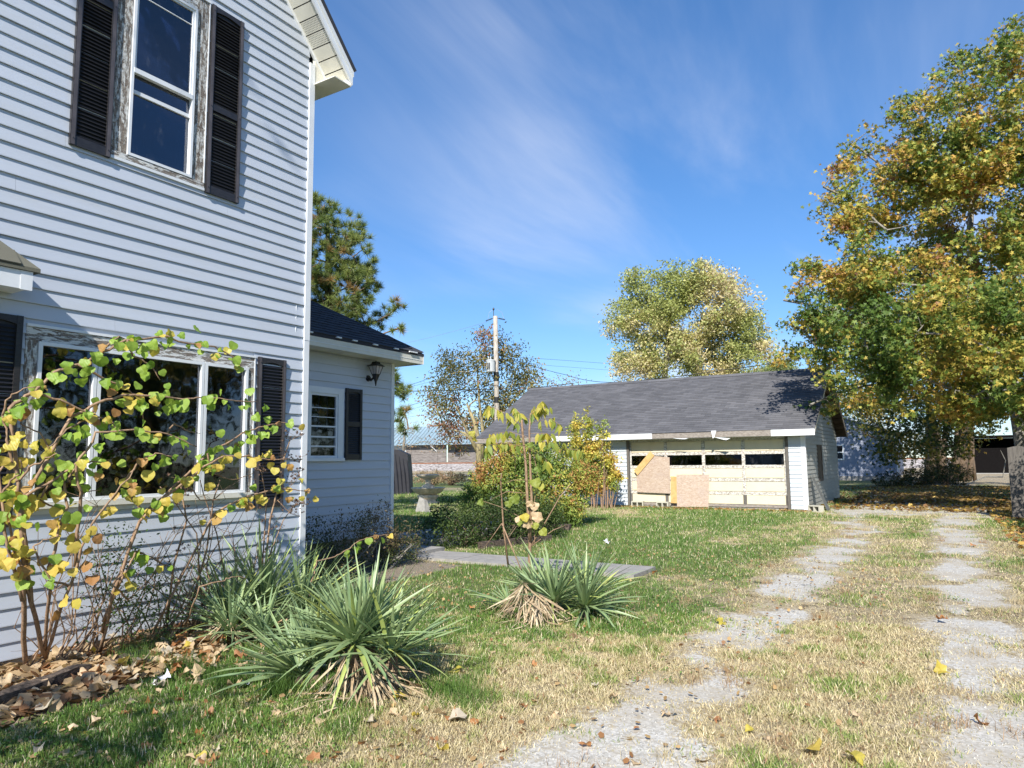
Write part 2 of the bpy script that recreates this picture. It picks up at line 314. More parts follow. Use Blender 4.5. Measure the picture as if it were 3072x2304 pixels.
def npmesh(name, V, Fc, mat, parent=None, col=None, wloc=(0, 0, 0), smooth=False, **t):
    """V (N,3) ; Fc list of (M,k) arrays"""
    V = np.asarray(V, dtype=np.float32)-np.array(wloc, dtype=np.float32)
    if isinstance(Fc, np.ndarray): Fc = [Fc]
    me = bpy.data.meshes.new(name); me.vertices.add(len(V)); me.vertices.foreach_set('co', V.ravel())
    nl = sum(f.size for f in Fc); np_ = sum(len(f) for f in Fc); me.loops.add(nl); me.polygons.add(np_)
    me.loops.foreach_set('vertex_index', np.concatenate([f.ravel() for f in Fc]).astype(np.int32))
    tot = np.concatenate([np.full(len(f), f.shape[1]) for f in Fc]); st = np.concatenate([[0], np.cumsum(tot)[:-1]])
    me.polygons.foreach_set('loop_start', st.astype(np.int32)); me.polygons.foreach_set('loop_total', tot.astype(np.int32))
    if smooth: me.polygons.foreach_set('use_smooth', np.ones(np_, dtype=bool))
    me.update(calc_edges=True)
    if col is not None:
        a = me.color_attributes.new('col' if 'colname' not in t else t['colname'], 'FLOAT_COLOR', 'POINT')
        c = np.ones((len(V), 4), dtype=np.float32); c[:, :3] = col; a.data.foreach_set('color', c.ravel())
    t.pop('colname', None)
    me.materials.append(mat)
    return tag(link(bpy.data.objects.new(name, me), parent, wloc), **t)
# value noise
_L = np.random.default_rng(5).random((64, 64, 64))
def vn(p, f):
    p = np.asarray(p, float)*f; i = np.floor(p).astype(int); t = p-i; t = t*t*(3-2*t); r = 0
    for dx in (0, 1):
        for dy in (0, 1):
            for dz in (0, 1):
                w = (t[:, 0] if dx else 1-t[:, 0])*(t[:, 1] if dy else 1-t[:, 1])*(t[:, 2] if dz else 1-t[:, 2])
                r = r+w*_L[(i[:, 0]+dx) % 64, (i[:, 1]+dy) % 64, (i[:, 2]+dz) % 64]
    return r
def fbm(p, f, o=4):
    a = 1; s = 0; n = 0
    for k in range(o): s = s+a*vn(np.asarray(p)+k*7.3, f*2**k); n += a; a *= .55
    return s/n
def P3(x, y): return np.stack([x, y, np.zeros_like(x)], 1)
def dry_f(x, y): return fbm(P3(x, y), .45, 4)
def masks(x, y):
    """returns green, bare/gravel amount at world x,y"""
    n1 = fbm(P3(x, y), .55, 5); n2 = fbm(P3(x+31, y+17), 1.3, 5)
    tl = np.exp(-((x-(-1.62-.03*(y-5)*(y > 18)))/.48)**2); tr = np.exp(-((x-.10)/.50)**2)
    g = np.maximum(tl, tr)*(y > -3)
    corridor = np.exp(-((x+.78)/2.0)**6)
    far = np.clip((y-19.5)/2.5, 0, 1)*np.exp(-((x+.9)/2.6)**4)*(y < 34)
    apron = np.exp(-((y-20.9)/.9)**2)*(x > -12)*(x < -8)*.35 + np.exp(-((y-21.7)/.4)**2)*(x > -15)*(x < -3.3)*.45
    nearw = np.clip((6-y)/6, 0, 1)*np.exp(-((x+1.6)/1.1)**2)*.55
    g = np.maximum(g, .95*far); n5 = fbm(P3(x+5, y*.8+70), 3.6, 4); bare = g*1.0+(n2-.5)*1.5*(.3+g)+(n5-.5)*1.3*(.25+g)+apron+nearw*.6-.24
    bed = np.clip((-4.75-.28*(y-2.6)*(y > 2.6) - x)/.25, 0, 1)*(y < 5.7)*(x > -6.3)
    bed2 = ((x < -6.2) & (x > -7.6) & (y > 5.7) & (y < 8.8)).astype(float)
    bare = np.maximum(bare, np.maximum(bed, bed2)*.9)
    green = .58+.12*(x < -2.2)+(n1-.5)*2.4-.62*corridor*(x > -3.4)*(.35+.65*g)-.16*np.clip((x+3.2)/2, 0, 1)
    green = green+.40*np.clip((x-1.05)/.4, 0, 1)+.15*(x < -3.6)
    green = green + .2*((y>12)&(y<19)&(x<-4))
    return np.clip(green, 0, 1), np.clip(bare, 0, 1)
def gz(x, y):
    return (fbm(P3(x, y), .35, 3)-.5)*.05*np.clip(1.5-np.hypot(x, y)/60, 0, 1)

# ------------------------------------------------------------ ground
def axis(lo, hi, st, far):
    a = list(np.arange(lo, hi, st)); x = hi; s = st
    while x < far: a.append(x); s *= 1.22; x += s
    a.append(far); x = lo; s = st; l = []
    while x > -far:
        s *= 1.22; x -= s; l.append(x)
    return np.array(l[::-1]+a)
gx = axis(-7, 2.6, .07, 900); gy = axis(1.2, 24, .07, 900)
GX, GY = np.meshgrid(gx, gy); px, py = GX.ravel(), GY.ravel()
GR, BA = masks(px, py)
dist = np.hypot(px, py)
fargr = fbm(P3(px, py), .06, 3); fm = np.clip((dist-35)/25, 0, 1); GR = GR*(1-fm)+np.clip(.5+(fargr-.5)*2, 0, 1)*fm; BA = BA*(1-np.clip((dist-34)/10, 0, 1))
nx = len(gx); idx = np.arange(len(px)).reshape(len(gy), nx)
Fg = np.stack([idx[:-1, :-1].ravel(), idx[:-1, 1:].ravel(), idx[1:, 1:].ravel(), idx[1:, :-1].ravel()], 1)
npmesh('ground', np.stack([px, py, gz(px, py)], 1), Fg, GROUND, col=np.stack([1-GR, GR, BA], 1), colname='cover', smooth=True, kind='structure')
# gravel sheet of the two wheel tracks
cx = px[Fg].mean(1); cy = py[Fg].mean(1); _, cb = masks(cx, cy)
sel = (cx > -3.6) & (cx < 1.6) & (cy > .5) & (cy < 34) & (cb > .14)
Fs = Fg[sel]; u, inv = np.unique(Fs, return_inverse=True)
jx = rng.normal(0, .022, len(u)); jy = rng.normal(0, .022, len(u))
npmesh('gravel_driveway', np.stack([px[u]+jx, py[u]+jy, gz(px[u], py[u])+.005], 1), inv.reshape(Fs.shape), GRAV, smooth=True, col=np.stack([1-GR[u], GR[u], BA[u]], 1), colname='cover', kind='structure')

# ------------------------------------------------------------ lapped siding
BOARD = {}
def board_mesh(name, ub0, ub1, ut0, ut1, e, lip, mat):
    key = (name, round(ub1-ub0, 3), round(ut0-ub0, 3), round(ut1-ub0, 3), e, lip, mat.name)
    if key not in BOARD:
        L = ub1-ub0; a = ut0-ub0; b = ut1-ub0
        prof = [(.004, 0), (-lip, 0), (-lip, .008), (-lip*.55, e*.5), (-.0015, e-.001), (.004, e-.001)]   # y outwards is negative
        vs = []
        for y, z in prof:
            t = z/e; vs.append((a*t, y, z))
        for y, z in prof:
            t = z/e; vs.append((L+(b-L)*t, y, z))
        n = len(prof); fs = [(i, (i+1) % n, n+(i+1) % n, n+i) for i in range(n)]+[tuple(range(n))[::-1], tuple(range(n, 2*n))]
        me = bpy.data.meshes.new(name); me.from_pydata(vs, [], fs); me.materials.append(mat); BOARD[key] = me
    return BOARD[key]
def lap_wall(parent, org, ang, u0, u1, z0, z1, e, mat, holes=(), clip=None, lip=.012, name='siding_board', alt=True):
    """org: world point of u=0,z=0; boards run along local x rotated by ang; faces local -y"""
    ca, sa = math.cos(ang), math.sin(ang); z = z0; k = 0
    while z < z1-.01:
        h = min(e, z1-z); segs = [(u0, u1)]
        for (a, b, c, d) in holes:
            if c < z+h*.5 < d:
                ns = []
                for (p, q) in segs:
                    if b <= p or a >= q: ns.append((p, q)); continue
                    if a-p > .02: ns.append((p, a))
                    if q-b > .02: ns.append((b, q))
                segs = ns
        s2 = []
        for p, q in segs:
            while q-p > 3.7 and rnd.random() < .5:
                c_ = p+rnd.uniform(1.2, 3.4); s2.append((p, c_-.001)); p = c_+.001
            s2.append((p, q))
        for p, q in s2:
            pb, qb, pt, qt = p, q, p, q
            if clip:
                lb, rb = clip(z); lt, rt = clip(z+h); pb, pt = max(p, lb), max(p, lt); qb, qt = min(q, rb), min(q, rt)
                if qb-pb < .03: continue
                qt = max(qt, pt+.001)
            lp = lip if (k % 2 == 0 or not alt) else lip*.82
            me = board_mesh(name, pb, qb, pt, qt, round(h, 4), lp, mat)
            o = inst(name, me, parent, Vector((org[0]+ca*pb, org[1]+sa*pb, org[2]+z)))
            o.rotation_euler = (0, R_(rnd.gauss(0, .02)), ang)
        z += h; k += 1
ROOT = {}
def make_shutter(parent, X, y0, y1, z0, z1, face=.03, mid=None, pitch=.034, worn=False):
    """louvred shutter on a wall facing +X"""
    s = MB(); st = .045 if y1-y0 > .3 else .04
    x0, x1 = X+.014, X+.014+face
    s.box((x0, y0, z0), (x1, y0+st, z1)).box((x0, y1-st, z0), (x1, y1, z1))
    fr = s.build('shutter', SHUT, parent)
    r = MB(); tr = .07; zm = (z0+z1)/2 if mid is None else mid
    # arched top rail
    n = 8; pts = [(x0+.004, y0+st, z1-.002), (x0+.004, y0+st, z1-tr)]
    for i in range(1, n): t = i/n; pts.append((x0+.004, y0+st+(y1-y0-2*st)*t, z1-tr+.022*math.sin(math.pi*t)))
    pts += [(x0+.004, y1-st, z1-tr), (x0+.004, y1-st, z1-.002)]
    r.prism(pts, (face-.008, 0, 0)); r.build('top_rail', SHUT, fr)
    for a_, b_ in ((z0+.002, z0+.085), (zm-.035, zm+.035)):
        r = MB(); r.box((x0+.004, y0+st, a_), (x1-.004, y1-st, b_)); r.build('rail', SHUT, fr)
    b = MB(); b.box((x0, y0+st, z0+.01), (x0+.004, y1-st, z1-.01)); b.build('back_panel', LOUV, fr)
    lm = MB(); w = y1-y0-2*st; lm.prism([(0, 0, 0), (.016, 0, -.012), (.020, 0, -.012), (.006, 0, .010)], (0, w, 0)); me = lm.mesh('louvre', LOUV)
    for a, c in ((z0+.085, zm-.035), (zm+.035, z1-tr-.004)):
        n = int((c-a)/pitch)
        for i in range(n): inst('louvre', me, fr, (x0+.003, y0+st, a+(i+.5)*(c-a)/n))
    for zz in (z0+.06, zm, z1-.06):
        for yy in (y0+st/2, y1-st/2):
            q = MB(); q.tube([(x1, yy, zz), (x1+.006, yy, zz)], .006, 6); q.build('screw', SCREW, fr)
    if worn:
        q = MB(); q.box((x1, y0+.006, z0+.003), (x1+.002, y0+st-.008, z1-.003)).box((x1, y1-st+.008, z0+.003), (x1+.002, y1-.006, z1-.003)); q.build('worn_stile_face', SHW, fr)
    return fr
def frame_rect(mb, X, x1, y0, y1, z0, z1, w):
    """rectangular frame ring facing +X between X and x1, bar width w"""
    mb.box((X, y0, z0), (x1, y0+w, z1)).box((X, y1-w, z0), (x1, y1, z1)).box((X, y0+w, z0), (x1, y1-w, z0+w)).box((X, y0+w, z1-w), (x1, y1-w, z1))
# ------------------------------------------------------------ the house
EXP = .127
XW, YC, HEAVE = -6.25, 5.70, 6.36
YR = 1.95; SL = 1.1; HP = HEAVE+.06+(YC+.1-YR)*SL
house = thing('white_house', 'white vinyl sided two storey house with black shutters and low rear wing beside the yard', 'house', (XW, YC, 0))
UW = (3.33, 4.28, 4.33, 6.33)        # upper opening incl. casing y0,y1,z0,z1
LW = (2.75, 4.97, 1.16, 2.68)
def wall_shell(name, X, th, y0, y1, z0, z1, holes, mat, parent):
    mb = MB(); ys = sorted({y0, y1}|{v for h in holes for v in h[:2]}); zs = sorted({z0, z1}|{v for h in holes for v in h[2:]})
    for a, b in zip(ys, ys[1:]):
        for c, d in zip(zs, zs[1:]):
            if any(h[0] <= (a+b)/2 <= h[1] and h[2] <= (c+d)/2 <= h[3] for h in holes): continue
            mb.box((X-th, a, c), (X, b, d))
    return mb.build(name, mat, parent)
side = wall_shell('wall', XW-.006, .12, 2*YR-YC, YC-.12, .06, HEAVE, [UW, LW], SID, house)
g = MB(); g.prism([(XW-.126, 2*YR-YC, HEAVE), (XW-.126, YC-.12, HEAVE), (XW-.126, YR, HP-.1)], (.12, 0, 0)); g.build('gable_backing', SID, side)
# boards run along +Y, face +X : local -y -> +X  => rotate by +90deg: local x->+Y, local -y -> +X
def gclip(z):
    if z < HEAVE: return (-99, 99)
    w = max(.0, (HP-.02-z)/SL); return (YR-w, YR+w)
lap_wall(side, (XW, 0, 0), math.pi/2, 2*YR-YC, YC-.065, .07, HP-.3, EXP, SID, holes=[UW, LW], clip=gclip, lip=.019)
f = MB(); f.box((XW-.13, 2*YR-YC, -.1), (XW-.02, YC, .07)); f.build('foundation', FND, house)
# other walls of main block
o = MB(); XB = XW-7.2
o.box((XB, YC-.12, .3), (XW-.126, YC, HEAVE)).box((XB, 2*YR-YC, .3), (XW-.126, 2*YR-YC+.12, HEAVE)).box((XB-.12, 2*YR-YC, .3), (XB, YC, HEAVE)); o.build('wall', SID, house)
c = MB(); c.box((XW-.01, YC-.065, .04), (XW+.026, YC+.012, 2.96)).box((XW-.10, YC+.0005, .04), (XW-.0105, YC+.018, 2.96)); cb_ = c.build('corner_board', WHT, house)
c = MB(); c.box((XW-.01, YC-.065, 2.962), (XW+.029, YC+.014, HEAVE)).box((XW-.10, YC+.0005, 2.962), (XW-.0105, YC+.020, HEAVE)); c.build('corner_board', WHT, house)
c = MB(); c.box((XW+.001, 2.6, 2.985), (XW+.002, 2.61, 2.99)); 
# vinyl lap joints near the corner
for zz in (3.115, 3.242, 2.988):
    q = MB(); q.box((XW+.0035, 5.52, zz+.012), (XW+.0125, 5.523, zz+.125-.012)); q.build('lap_joint', WHT, side)
# roof with rake overhang
ov = .40; XR = XW+ov; YE = YC+.28
def rz(y): return HP-abs(y-YR)*SL
roof = MB()
for sgn in (1, -1):
    ye = YR+sgn*(YE-YR); n = Vector((0, sgn*SL, 1)).normalized()*.05
    roof.prism([(XB-.4, YR, HP+.06), (XB-.4, ye, rz(ye)+.06), (XR+.02, ye, rz(ye)+.06), (XR+.02, YR, HP+.06)], n)
rf = roof.build('roof', SHD, house)
# soffit panels across the rake
for sgn in (1, -1):
    L = (YE-YR)*math.hypot(1, SL); k = int(L/.155); d = Vector((0, sgn, -SL)).normalized(); nn = Vector((0, sgn*SL, 1)).normalized()
    for i in range(k):
        s0 = L-(i+1)*.155; s1 = L-i*.155-.012; p0 = Vector((0, YR, HP-.035))+d*s0; p1 = Vector((0, YR, HP-.035))+d*s1
        mb = MB(); mb.prism([(XW+.026, p0.y, p0.z), (XR-.03, p0.y, p0.z), (XR-.03, p1.y, p1.z), (XW+.026, p1.y, p1.z)], nn*.02)
        sp_ = mb.build('soffit_panel', CREAM, rf)
        if sgn == 1 and i in (3, 4):
            mb = MB()
            for a in range(14):
                for b in range(6):
                    cxp = XW+.05+a*.023+(b % 2)*.011; pp = p0+(p1-p0)*((b+.7)/6.6)
                    mb.prism([(cxp-.004, pp.y-d.y*.004, pp.z-d.z*.004), (cxp+.004, pp.y-d.y*.004, pp.z-d.z*.004), (cxp+.004, pp.y+d.y*.004, pp.z+d.z*.004), (cxp-.004, pp.y+d.y*.004, pp.z+d.z*.004)], -nn*.0015)
            mb.build('vent_holes', SCREW, rf, kind='stuff')
    mb = MB(); a = Vector((0, YR, HP)); e = a+d*L
    mb.prism([(XR-.03, a.y, a.z-.10), (XR-.03, e.y, e.z-.10), (XR-.03, e.y, e.z+.07), (XR-.03, a.y, a.z+.07)], (.025, 0, 0)); mb.build('rake_board', WHT, rf)
    mb = MB(); mb.prism([(XR-.004, a.y, a.z+.0), (XR-.004, e.y, e.z+.0), (XR-.004, e.y, e.z+.09), (XR-.004, a.y, a.z+.09)], (.016, 0, 0)); mb.build('drip_edge', WHT, rf)
    mb = MB(); mb.prism([(XW-.0, a.y, a.z-.085), (XW-.0, e.y, e.z-.085), (XW-.0, e.y, e.z-.03), (XW-.0, a.y, a.z-.03)], (.026, 0, 0)); mb.build('frieze_trim', WHT, rf)
mb = MB(); ez_ = rz(YE); mb.box((XB-.3, YE-.02, ez_-.10), (XR-.03, YE+.0, ez_+.05)); mb.build('eave_fascia', WHT, rf)
mb = MB(); mb.prism([(XW-.03, YC+.02, ez_-.10), (XW-.03, YE-.02, ez_-.10), (XW-.03, YE-.02, rz(YE-.02)-.04), (XW-.03, YC+.02, rz(YC+.02)-.04)], (.05, 0, 0)); mb.build('box_return', CREAM, rf)
mb = MB(); mb.box((XB-.3, YC+.001, ez_-.115), (XR-.03, YE-.001, ez_-.101)); mb.build('eave_soffit', CREAM, rf)
# interior darkness
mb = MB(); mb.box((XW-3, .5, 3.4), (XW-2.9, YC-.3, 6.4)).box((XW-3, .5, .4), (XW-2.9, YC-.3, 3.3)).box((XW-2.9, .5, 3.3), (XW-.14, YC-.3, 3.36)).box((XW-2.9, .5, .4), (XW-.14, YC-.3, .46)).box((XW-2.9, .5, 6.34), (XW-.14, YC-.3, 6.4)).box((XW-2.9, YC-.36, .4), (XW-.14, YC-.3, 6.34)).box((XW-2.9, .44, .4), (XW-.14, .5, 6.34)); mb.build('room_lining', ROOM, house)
# upper window
y0, y1, z0, z1 = UW
cw = .145; q = MB(); frame_rect(q, XW-.05, XW-.031, y0+.004, y1-.012, z0+.004, z1-.006, .15); w1 = q.build('window', PEEL, house)
for a_, b_ in ((y0+.004, y0+cw), (y1-cw, y1-.012)):
    q = MB(); q.box((XW-.03, a_, z0+.05), (XW+.018, b_, z1-.005)); q.build('side_casing', PEEL, w1)
q = MB(); q.box((XW-.03, y0+cw, z1-.15), (XW+.016, y1-cw, z1-.005)); q.build('head_casing', PEELH, w1)
q = MB(); q.box((XW-.03, y0, z0), (XW+.03, y1-.004, z0+.05)); q.build('sill', PEELH, w1)
q = MB(); q.box((XW-.01, y1-.012, z0+.0), (XW+.026, y1-.002, z1)).box((XW-.01, y0-.0, z0-.028), (XW+.030, y1, z0-.001)).box((XW-.01, y0, z1-.004), (XW+.03, y1, z1+.02)); q.build('j_channel', WHT, w1)
sy0, sy1, sz0, sz1 = y0+cw, y1-cw, z0+.05, z1-.15
q = MB(); frame_rect(q, XW-.03, XW+.035, sy0+.006, sy1-.004, sz0+.004, sz1-.004, .026); q.build('storm_frame', WHT, w1)
zm = 5.23
q = MB(); frame_rect(q, XW-.005, XW+.024, sy0+.033, sy1-.031, zm-.02, sz1-.031, .020); q.build('upper_sash', WHT, w1)
q = MB(); q.box((XW-.006, sy0+.030, zm-.035), (XW+.038, sy1-.028, zm+.012)); q.build('meeting_rail', WHT, w1)
q = MB(); q.box((XW-.028, sy0+.033, zm-.225), (XW+.006, sy1-.031, zm-.19)).box((XW-.028, sy0+.033, sz0+.03), (XW-.004, sy0+.05, zm-.036)); q.build('lower_sash', WHT, w1)
q = MB(); q.box((XW-.07, sy0+.1, sz0+.03), (XW-.055, sy1-.03, zm+.03)); 
q = MB(); q.box((XW-.115, sy1-.10, sz0+.03), (XW-.06, sy1-.05, zm-.05)).box((XW-.115, sy0+.03, zm-.36), (XW-.06, sy1-.05, zm-.31)); q.build('inner_frame', plain('dark_inner_wood', (.10, .085, .07), .6), w1)
q = MB(); q.box((XW-.055, sy1-.05, sz0+.03), (XW-.03, sy1-.026, zm-.2)); q.build('torn_inner_trim', CREAM, w1)
q = MB(); q.box((XW+.004, sy0+.05, zm+.0), (XW+.008, sy1-.048, sz1-.05)); q.build('pane', GLASS, w1)
q = MB(); q.box((XW-.016, sy0+.03, sz0+.03), (XW-.013, sy1-.03, zm-.0)); q.build('pane', GLASS, w1)
q = MB(); q.tube([(XW+.012, sy0+.05, 5.99), (XW+.012, sy1-.05, 5.985)], .006, 5); q.build('sash_bar', WHT, w1)
# lower triple window
y0, y1, z0, z1 = LW; cw = .09
q = MB(); frame_rect(q, XW-.05, XW-.031, y0+.004, y1-.012, z0+.004, z1-.006, .09); w2 = q.build('window', PEEL, house)
for a_, b_ in ((y0+.002, y0+cw), (y1-cw, y1-.012)):
    q = MB(); q.box((XW-.03, a_, z0+.09), (XW+.018, b_, z1-.12)); q.build('side_casing', PEEL, w2)
q = MB(); q.box((XW-.03, y0, z1-.12), (XW+.020, y1-.012, z1-.008)); q.build('head_casing', PEELH, w2)
q = MB(); q.box((XW-.03, y0-.02, z0+.045), (XW+.055, y1+.0, z0+.09)).box((XW-.03, y0-.02, z0), (XW+.03, y1-.01, z0+.045)); q.build('sill', CREAM, w2)
q = MB(); q.box((XW-.01, y1-.012, z0+.05), (XW+.026, y1-.001, z1)).box((XW-.01, y0, z1-.008), (XW+.03, y1, z1+.014)); q.build('j_channel', WHT, w2)
ys_ = [(y0+cw, 3.32), (3.32, 4.36), (4.36, y1-cw)]; sz0, sz1 = z0+.09, z1-.12
for i, (a, b) in enumerate(ys_):
    q = MB(); frame_rect(q, XW-.03, XW+.034, a+.004, b-.004, sz0+.003, sz1-.003, .03); q.build('storm_frame', WHT, w2)
    q = MB(); q.box((XW-.002, a+.03, sz0+.03), (XW+.002, b-.03, sz1-.03)); q.build('pane', GLASS, w2)
    if i != 1:
        q = MB(); q.box((XW-.02, a+.035, (sz0+sz1)/2-.013), (XW-.003, b-.035, (sz0+sz1)/2+.013)).box((XW-.03, a+.034, sz0+.36), (XW-.012, b-.034, sz0+.375)); q.build('sash_rail', WHT, w2)
q = MB(); q.box((XW-.03, y0+cw, z0+.09), (XW-.0, y0+cw+.02, z1-.12)); 
# sheer curtains, pleated
def curtain(ya, yb, parent):
    n = 40; V = []; Fq = []
    for i in range(n+1):
        t = i/n; y = ya+(yb-ya)*t; x = XW-.16+.02*math.sin(t*(yb-ya)*90)+.006*math.sin(t*37)
        V += [(x, y, .8), (x+.01, y, 2.66)]
    for i in range(n): Fq.append((2*i, 2*i+2, 2*i+3, 2*i+1))
    mb = MB(); mb.add(V, Fq); mb.build('curtain', CURT, parent)
curtain(4.10, 4.33, w2); curtain(4.78, 4.95, w2); curtain(2.8, 2.93, w2)
# shutters of the side wall
make_shutter(house, XW, 2.98, 3.325, 4.29, 6.36, mid=5.72, worn=True)
make_shutter(house, XW, 4.29, 4.68, 4.29, 6.33, mid=5.22, worn=True)
make_shutter(house, XW, 5.0, 5.37, 1.08, 2.69, worn=True)
make_shutter(house, XW, 2.35, 2.715, 1.08, 2.74)
# small bay hood roof at the left
HX = -5.93; HOY = 2.69
hood = MB(); hood.add([(XW+.02, -1.0, 3.42), (XW+.02, 2.33, 3.42), (HX, HOY, 3.075), (HX, -1.0, 3.075), (XW+.02, HOY, 3.075), (XW+.02, -1.0, 3.39), (XW+.02, 2.33, 3.39), (HX, HOY, 3.045), (HX, -1.0, 3.045), (XW+.02, HOY, 3.045)],
    [(0, 1, 2, 3), (1, 4, 2), (8, 7, 6, 5), (9, 7, 2, 4), (3, 2, 7, 8), (7, 9, 6), (0, 3, 8, 5)])
hd = hood.build('porch_hood', SHO, house)
q = MB(); q.box((XW+.022, -1, 2.91), (HX-.03, HOY-.06, 3.043)).box((HX-.030, -1, 2.90), (HX-.018, HOY-.13, 3.043)).box((HX-.030, HOY-.129, 2.895), (HX-.014, HOY-.045, 3.043)); q.build('fascia', WHT, hd)
for i in range(3):
    for j in range(9):
        t0, t1 = i/3, (i+1)/3; yy = HOY-.36*t1-.02-j*.3; 
        if yy-.29 < -.9: continue
        xa, xb = HX+.006-(HX-XW-.02)*t0, HX-(HX-XW-.02)*t1-.02; za, zb = 3.079+.345*t0, 3.079+.345*t1
        q = MB(); q.prism([(xa, yy-.295, za), (xa, yy, za), (xb, yy, zb+.012), (xb, yy-.295, zb+.012)], (.004, 0, .009)); q.build('shingle', SHO, hd)
# ------------------------------------------------------------ rear wing
XG, YG = -7.55, 8.72
HW = 3.16
WW = (6.86, 7.60, 1.585, 2.63)
wwall = wall_shell('wall', XG-.006, .12, YC+.02, YG-.12, .42, HW, [WW], SID, house)
lap_wall(wwall, (XG, 0, 0), math.pi/2, YC+.02, YG-.06, .43, HW-.02, EXP, SID, holes=[WW], alt=False, lip=.015)
q = MB(); q.box((XG-4.6, YG-.13, .42), (XG-.126, YG-.012, HW)); q.build('wall', SID, house)
q = MB(); q.box((XG-.01, YG-.062, .40), (XG+.023, YG+.008, HW)).box((XG-.09, YG-.011, .40), (XG-.011, YG+.012, HW)); q.build('corner_board', WHT, house)
q = MB(); q.box((XG-4.6, YC, -.1), (XG-.03, YG-.03, .42)); q.build('foundation', FND, house)
EW = .36; XE, YE2 = XG+EW, YG+.30; ZE = 3.30
zr = lambda d: ZE+d*.62
HX2 = XE-2.4; HYr = YE2-2.4
wr = MB(); P0 = (XE+.02, YC+.02, ZE); P1 = (XE+.02, YE2+.02, ZE); P2 = (HX2, HYr, zr(2.42)); P3_ = (HX2, YC+.02, zr(2.42)); P4 = (XE-4.9, YE2+.02, ZE)
wr.add([P0, P1, P2, P3_, P4]+[(a[0], a[1], a[2]-.04) for a in (P0, P1, P2, P3_, P4)], [(0, 1, 2, 3), (1, 4, 2), (5, 8, 7, 6), (6, 7, 9), (0, 5, 6, 1), (1, 6, 9, 4)])
wroof = wr.build('roof', SHD, house)
# shingles on the facing slope and on the hip end
sl = math.atan(.62); row = .118; cnt = 0
sm = MB(); sm.prism([(0, 0, .0), (0, .238, .0), (-.14, .238, .002), (-.14, 0, .002)], (0, 0, .013)); sh_me = []
for k in range(3):
    t = MB(); a, b = rnd.uniform(0, .006), rnd.uniform(0, .006); t.add([(0, 0, 0), (0, .238, 0), (0, .238, .016+a), (0, .12, .013), (0, 0, .014+b), (-.14, 0, .003), (-.14, .238, .003), (-.14, 0, 0), (-.14, .238, 0)], [(0, 1, 2, 3, 4), (2, 6, 5, 4, 3), (0, 4, 5, 7), (1, 8, 6, 2), (0, 7, 8, 1)]); sh_me.append(t.mesh('shingle', SHD))
extra = MB()
for i in range(int(2.42/math.cos(sl)/row)):
    d = i*row*math.cos(sl); x = XE+.024-d; ymax = YE2+.02-d; y = YC+.03+(i % 2)*.12-.12
    while y < ymax-.02:
        if y > YC and y+.24 < ymax+.1:
            o_ = inst('shingle', sh_me[rnd.randrange(3)], wroof, (x, y, ZE+.002+d*.62)); o_.rotation_euler = (R_(rnd.gauss(0, .5)), sl, R_(rnd.gauss(0, .3))); cnt += 1
        y += .24
q = MB(); a, b = Vector(P1), Vector(P2)
for i in range(16):
    p = a.lerp(b, i/16); r = a.lerp(b, (i+1)/16+.01); q.prism([p+Vector((.0, -.09, .01)), p+Vector((.0, .0, .035)), p+Vector((-.09, .0, .01)), p+Vector((-.05, -.05, .0))], r-p)
q.build('hip_caps', SHD, wroof)
for i in range(6):
    y = 6.6+i*.4+rnd.uniform(-.1, .1); q = MB(); q.box((XE+.018, y, ZE-.012), (XE+.05, y+.09+.1*(i == 5), ZE+.006)); q.build('loose_flashing', WHT, wroof)
q = MB(); q.prism([(XE-.004, YC+.03, ZE-.17), (XE+.010, YC+.03, ZE-.17), (XE+.014, YC+.03, ZE-.042), (XE-.004, YC+.03, ZE-.042)], (0, YE2-YC-.04, 0)); fs_ = q.build('fascia', CREAM, wroof)
q = MB(); q.box((XE+.0105, YC+.03, ZE-.115), (XE+.016, YE2-.02, ZE-.108)); q.build('fascia_rib', WHT, fs_)
q = MB(); q.prism([(XE-4.8, YE2-.0, ZE-.17), (XE-4.8, YE2+.012, ZE-.17), (XE-4.8, YE2+.014, ZE-.042), (XE-4.8, YE2, ZE-.042)], (4.82, 0, 0)); q.build('fascia', CREAM, wroof)
y = YC+.04
while y < YE2-.1:
    q = MB(); q.box((XG+.02, y, ZE-.165), (XE-.006, min(y+.088, YE2-.01), ZE-.155)); q.build('soffit_panel', CREAM, wroof); y += .1
q = MB(); q.box((XE-4.7, YG+.015, ZE-.167), (XG+.0185, YE2-.004, ZE-.157)); q.build('soffit', CREAM, wroof)
# wing window
y0, y1, z0, z1 = WW
q = MB(); q.box((XG-.04, y0, z0+.03), (XG+.024, y0+.09, z1-.09)).box((XG-.04, y1-.11, z0+.03), (XG+.024, y1, z1-.09)).box((XG-.04, y0, z1-.09), (XG+.026, y1, z1)); w3 = q.build('window', WHT, house)
q = MB(); q.box((XG-.04, y0, z0-.015), (XG+.05, y1+.01, z0+.03)); q.build('sill', WHT, w3)
sy0, sy1, sz0, sz1 = y0+.09, y1-.11, z0+.03, z1-.09
q = MB(); frame_rect(q, XG-.04, XG+.012, sy0+.002, sy1-.002, sz0+.002, sz1-.002, .032); q.build('storm_frame', WHT, w3)
for zz in (sz0+.155, sz0+.29, sz0+.44):
    q = MB(); q.box((XG-.02, sy0+.034, zz), (XG+.006, sy1-.034, zz+.022)); q.build('sash_rail', WHT, w3)
for zz in (sz0+.44+.14, sz0+.44+.27):
    q = MB(); q.box((XG-.02, sy0+.034, zz), (XG-.006, sy1-.034, zz+.010)); q.build('muntin', WHT, w3)
for i in (1, 2):
    yy = sy0+.034+(sy1-sy0-.068)*i/3; q = MB(); q.box((XG-.022, yy, sz0+.465), (XG-.012, yy+.008, sz1-.034)); q.build('muntin', WHT, w3)
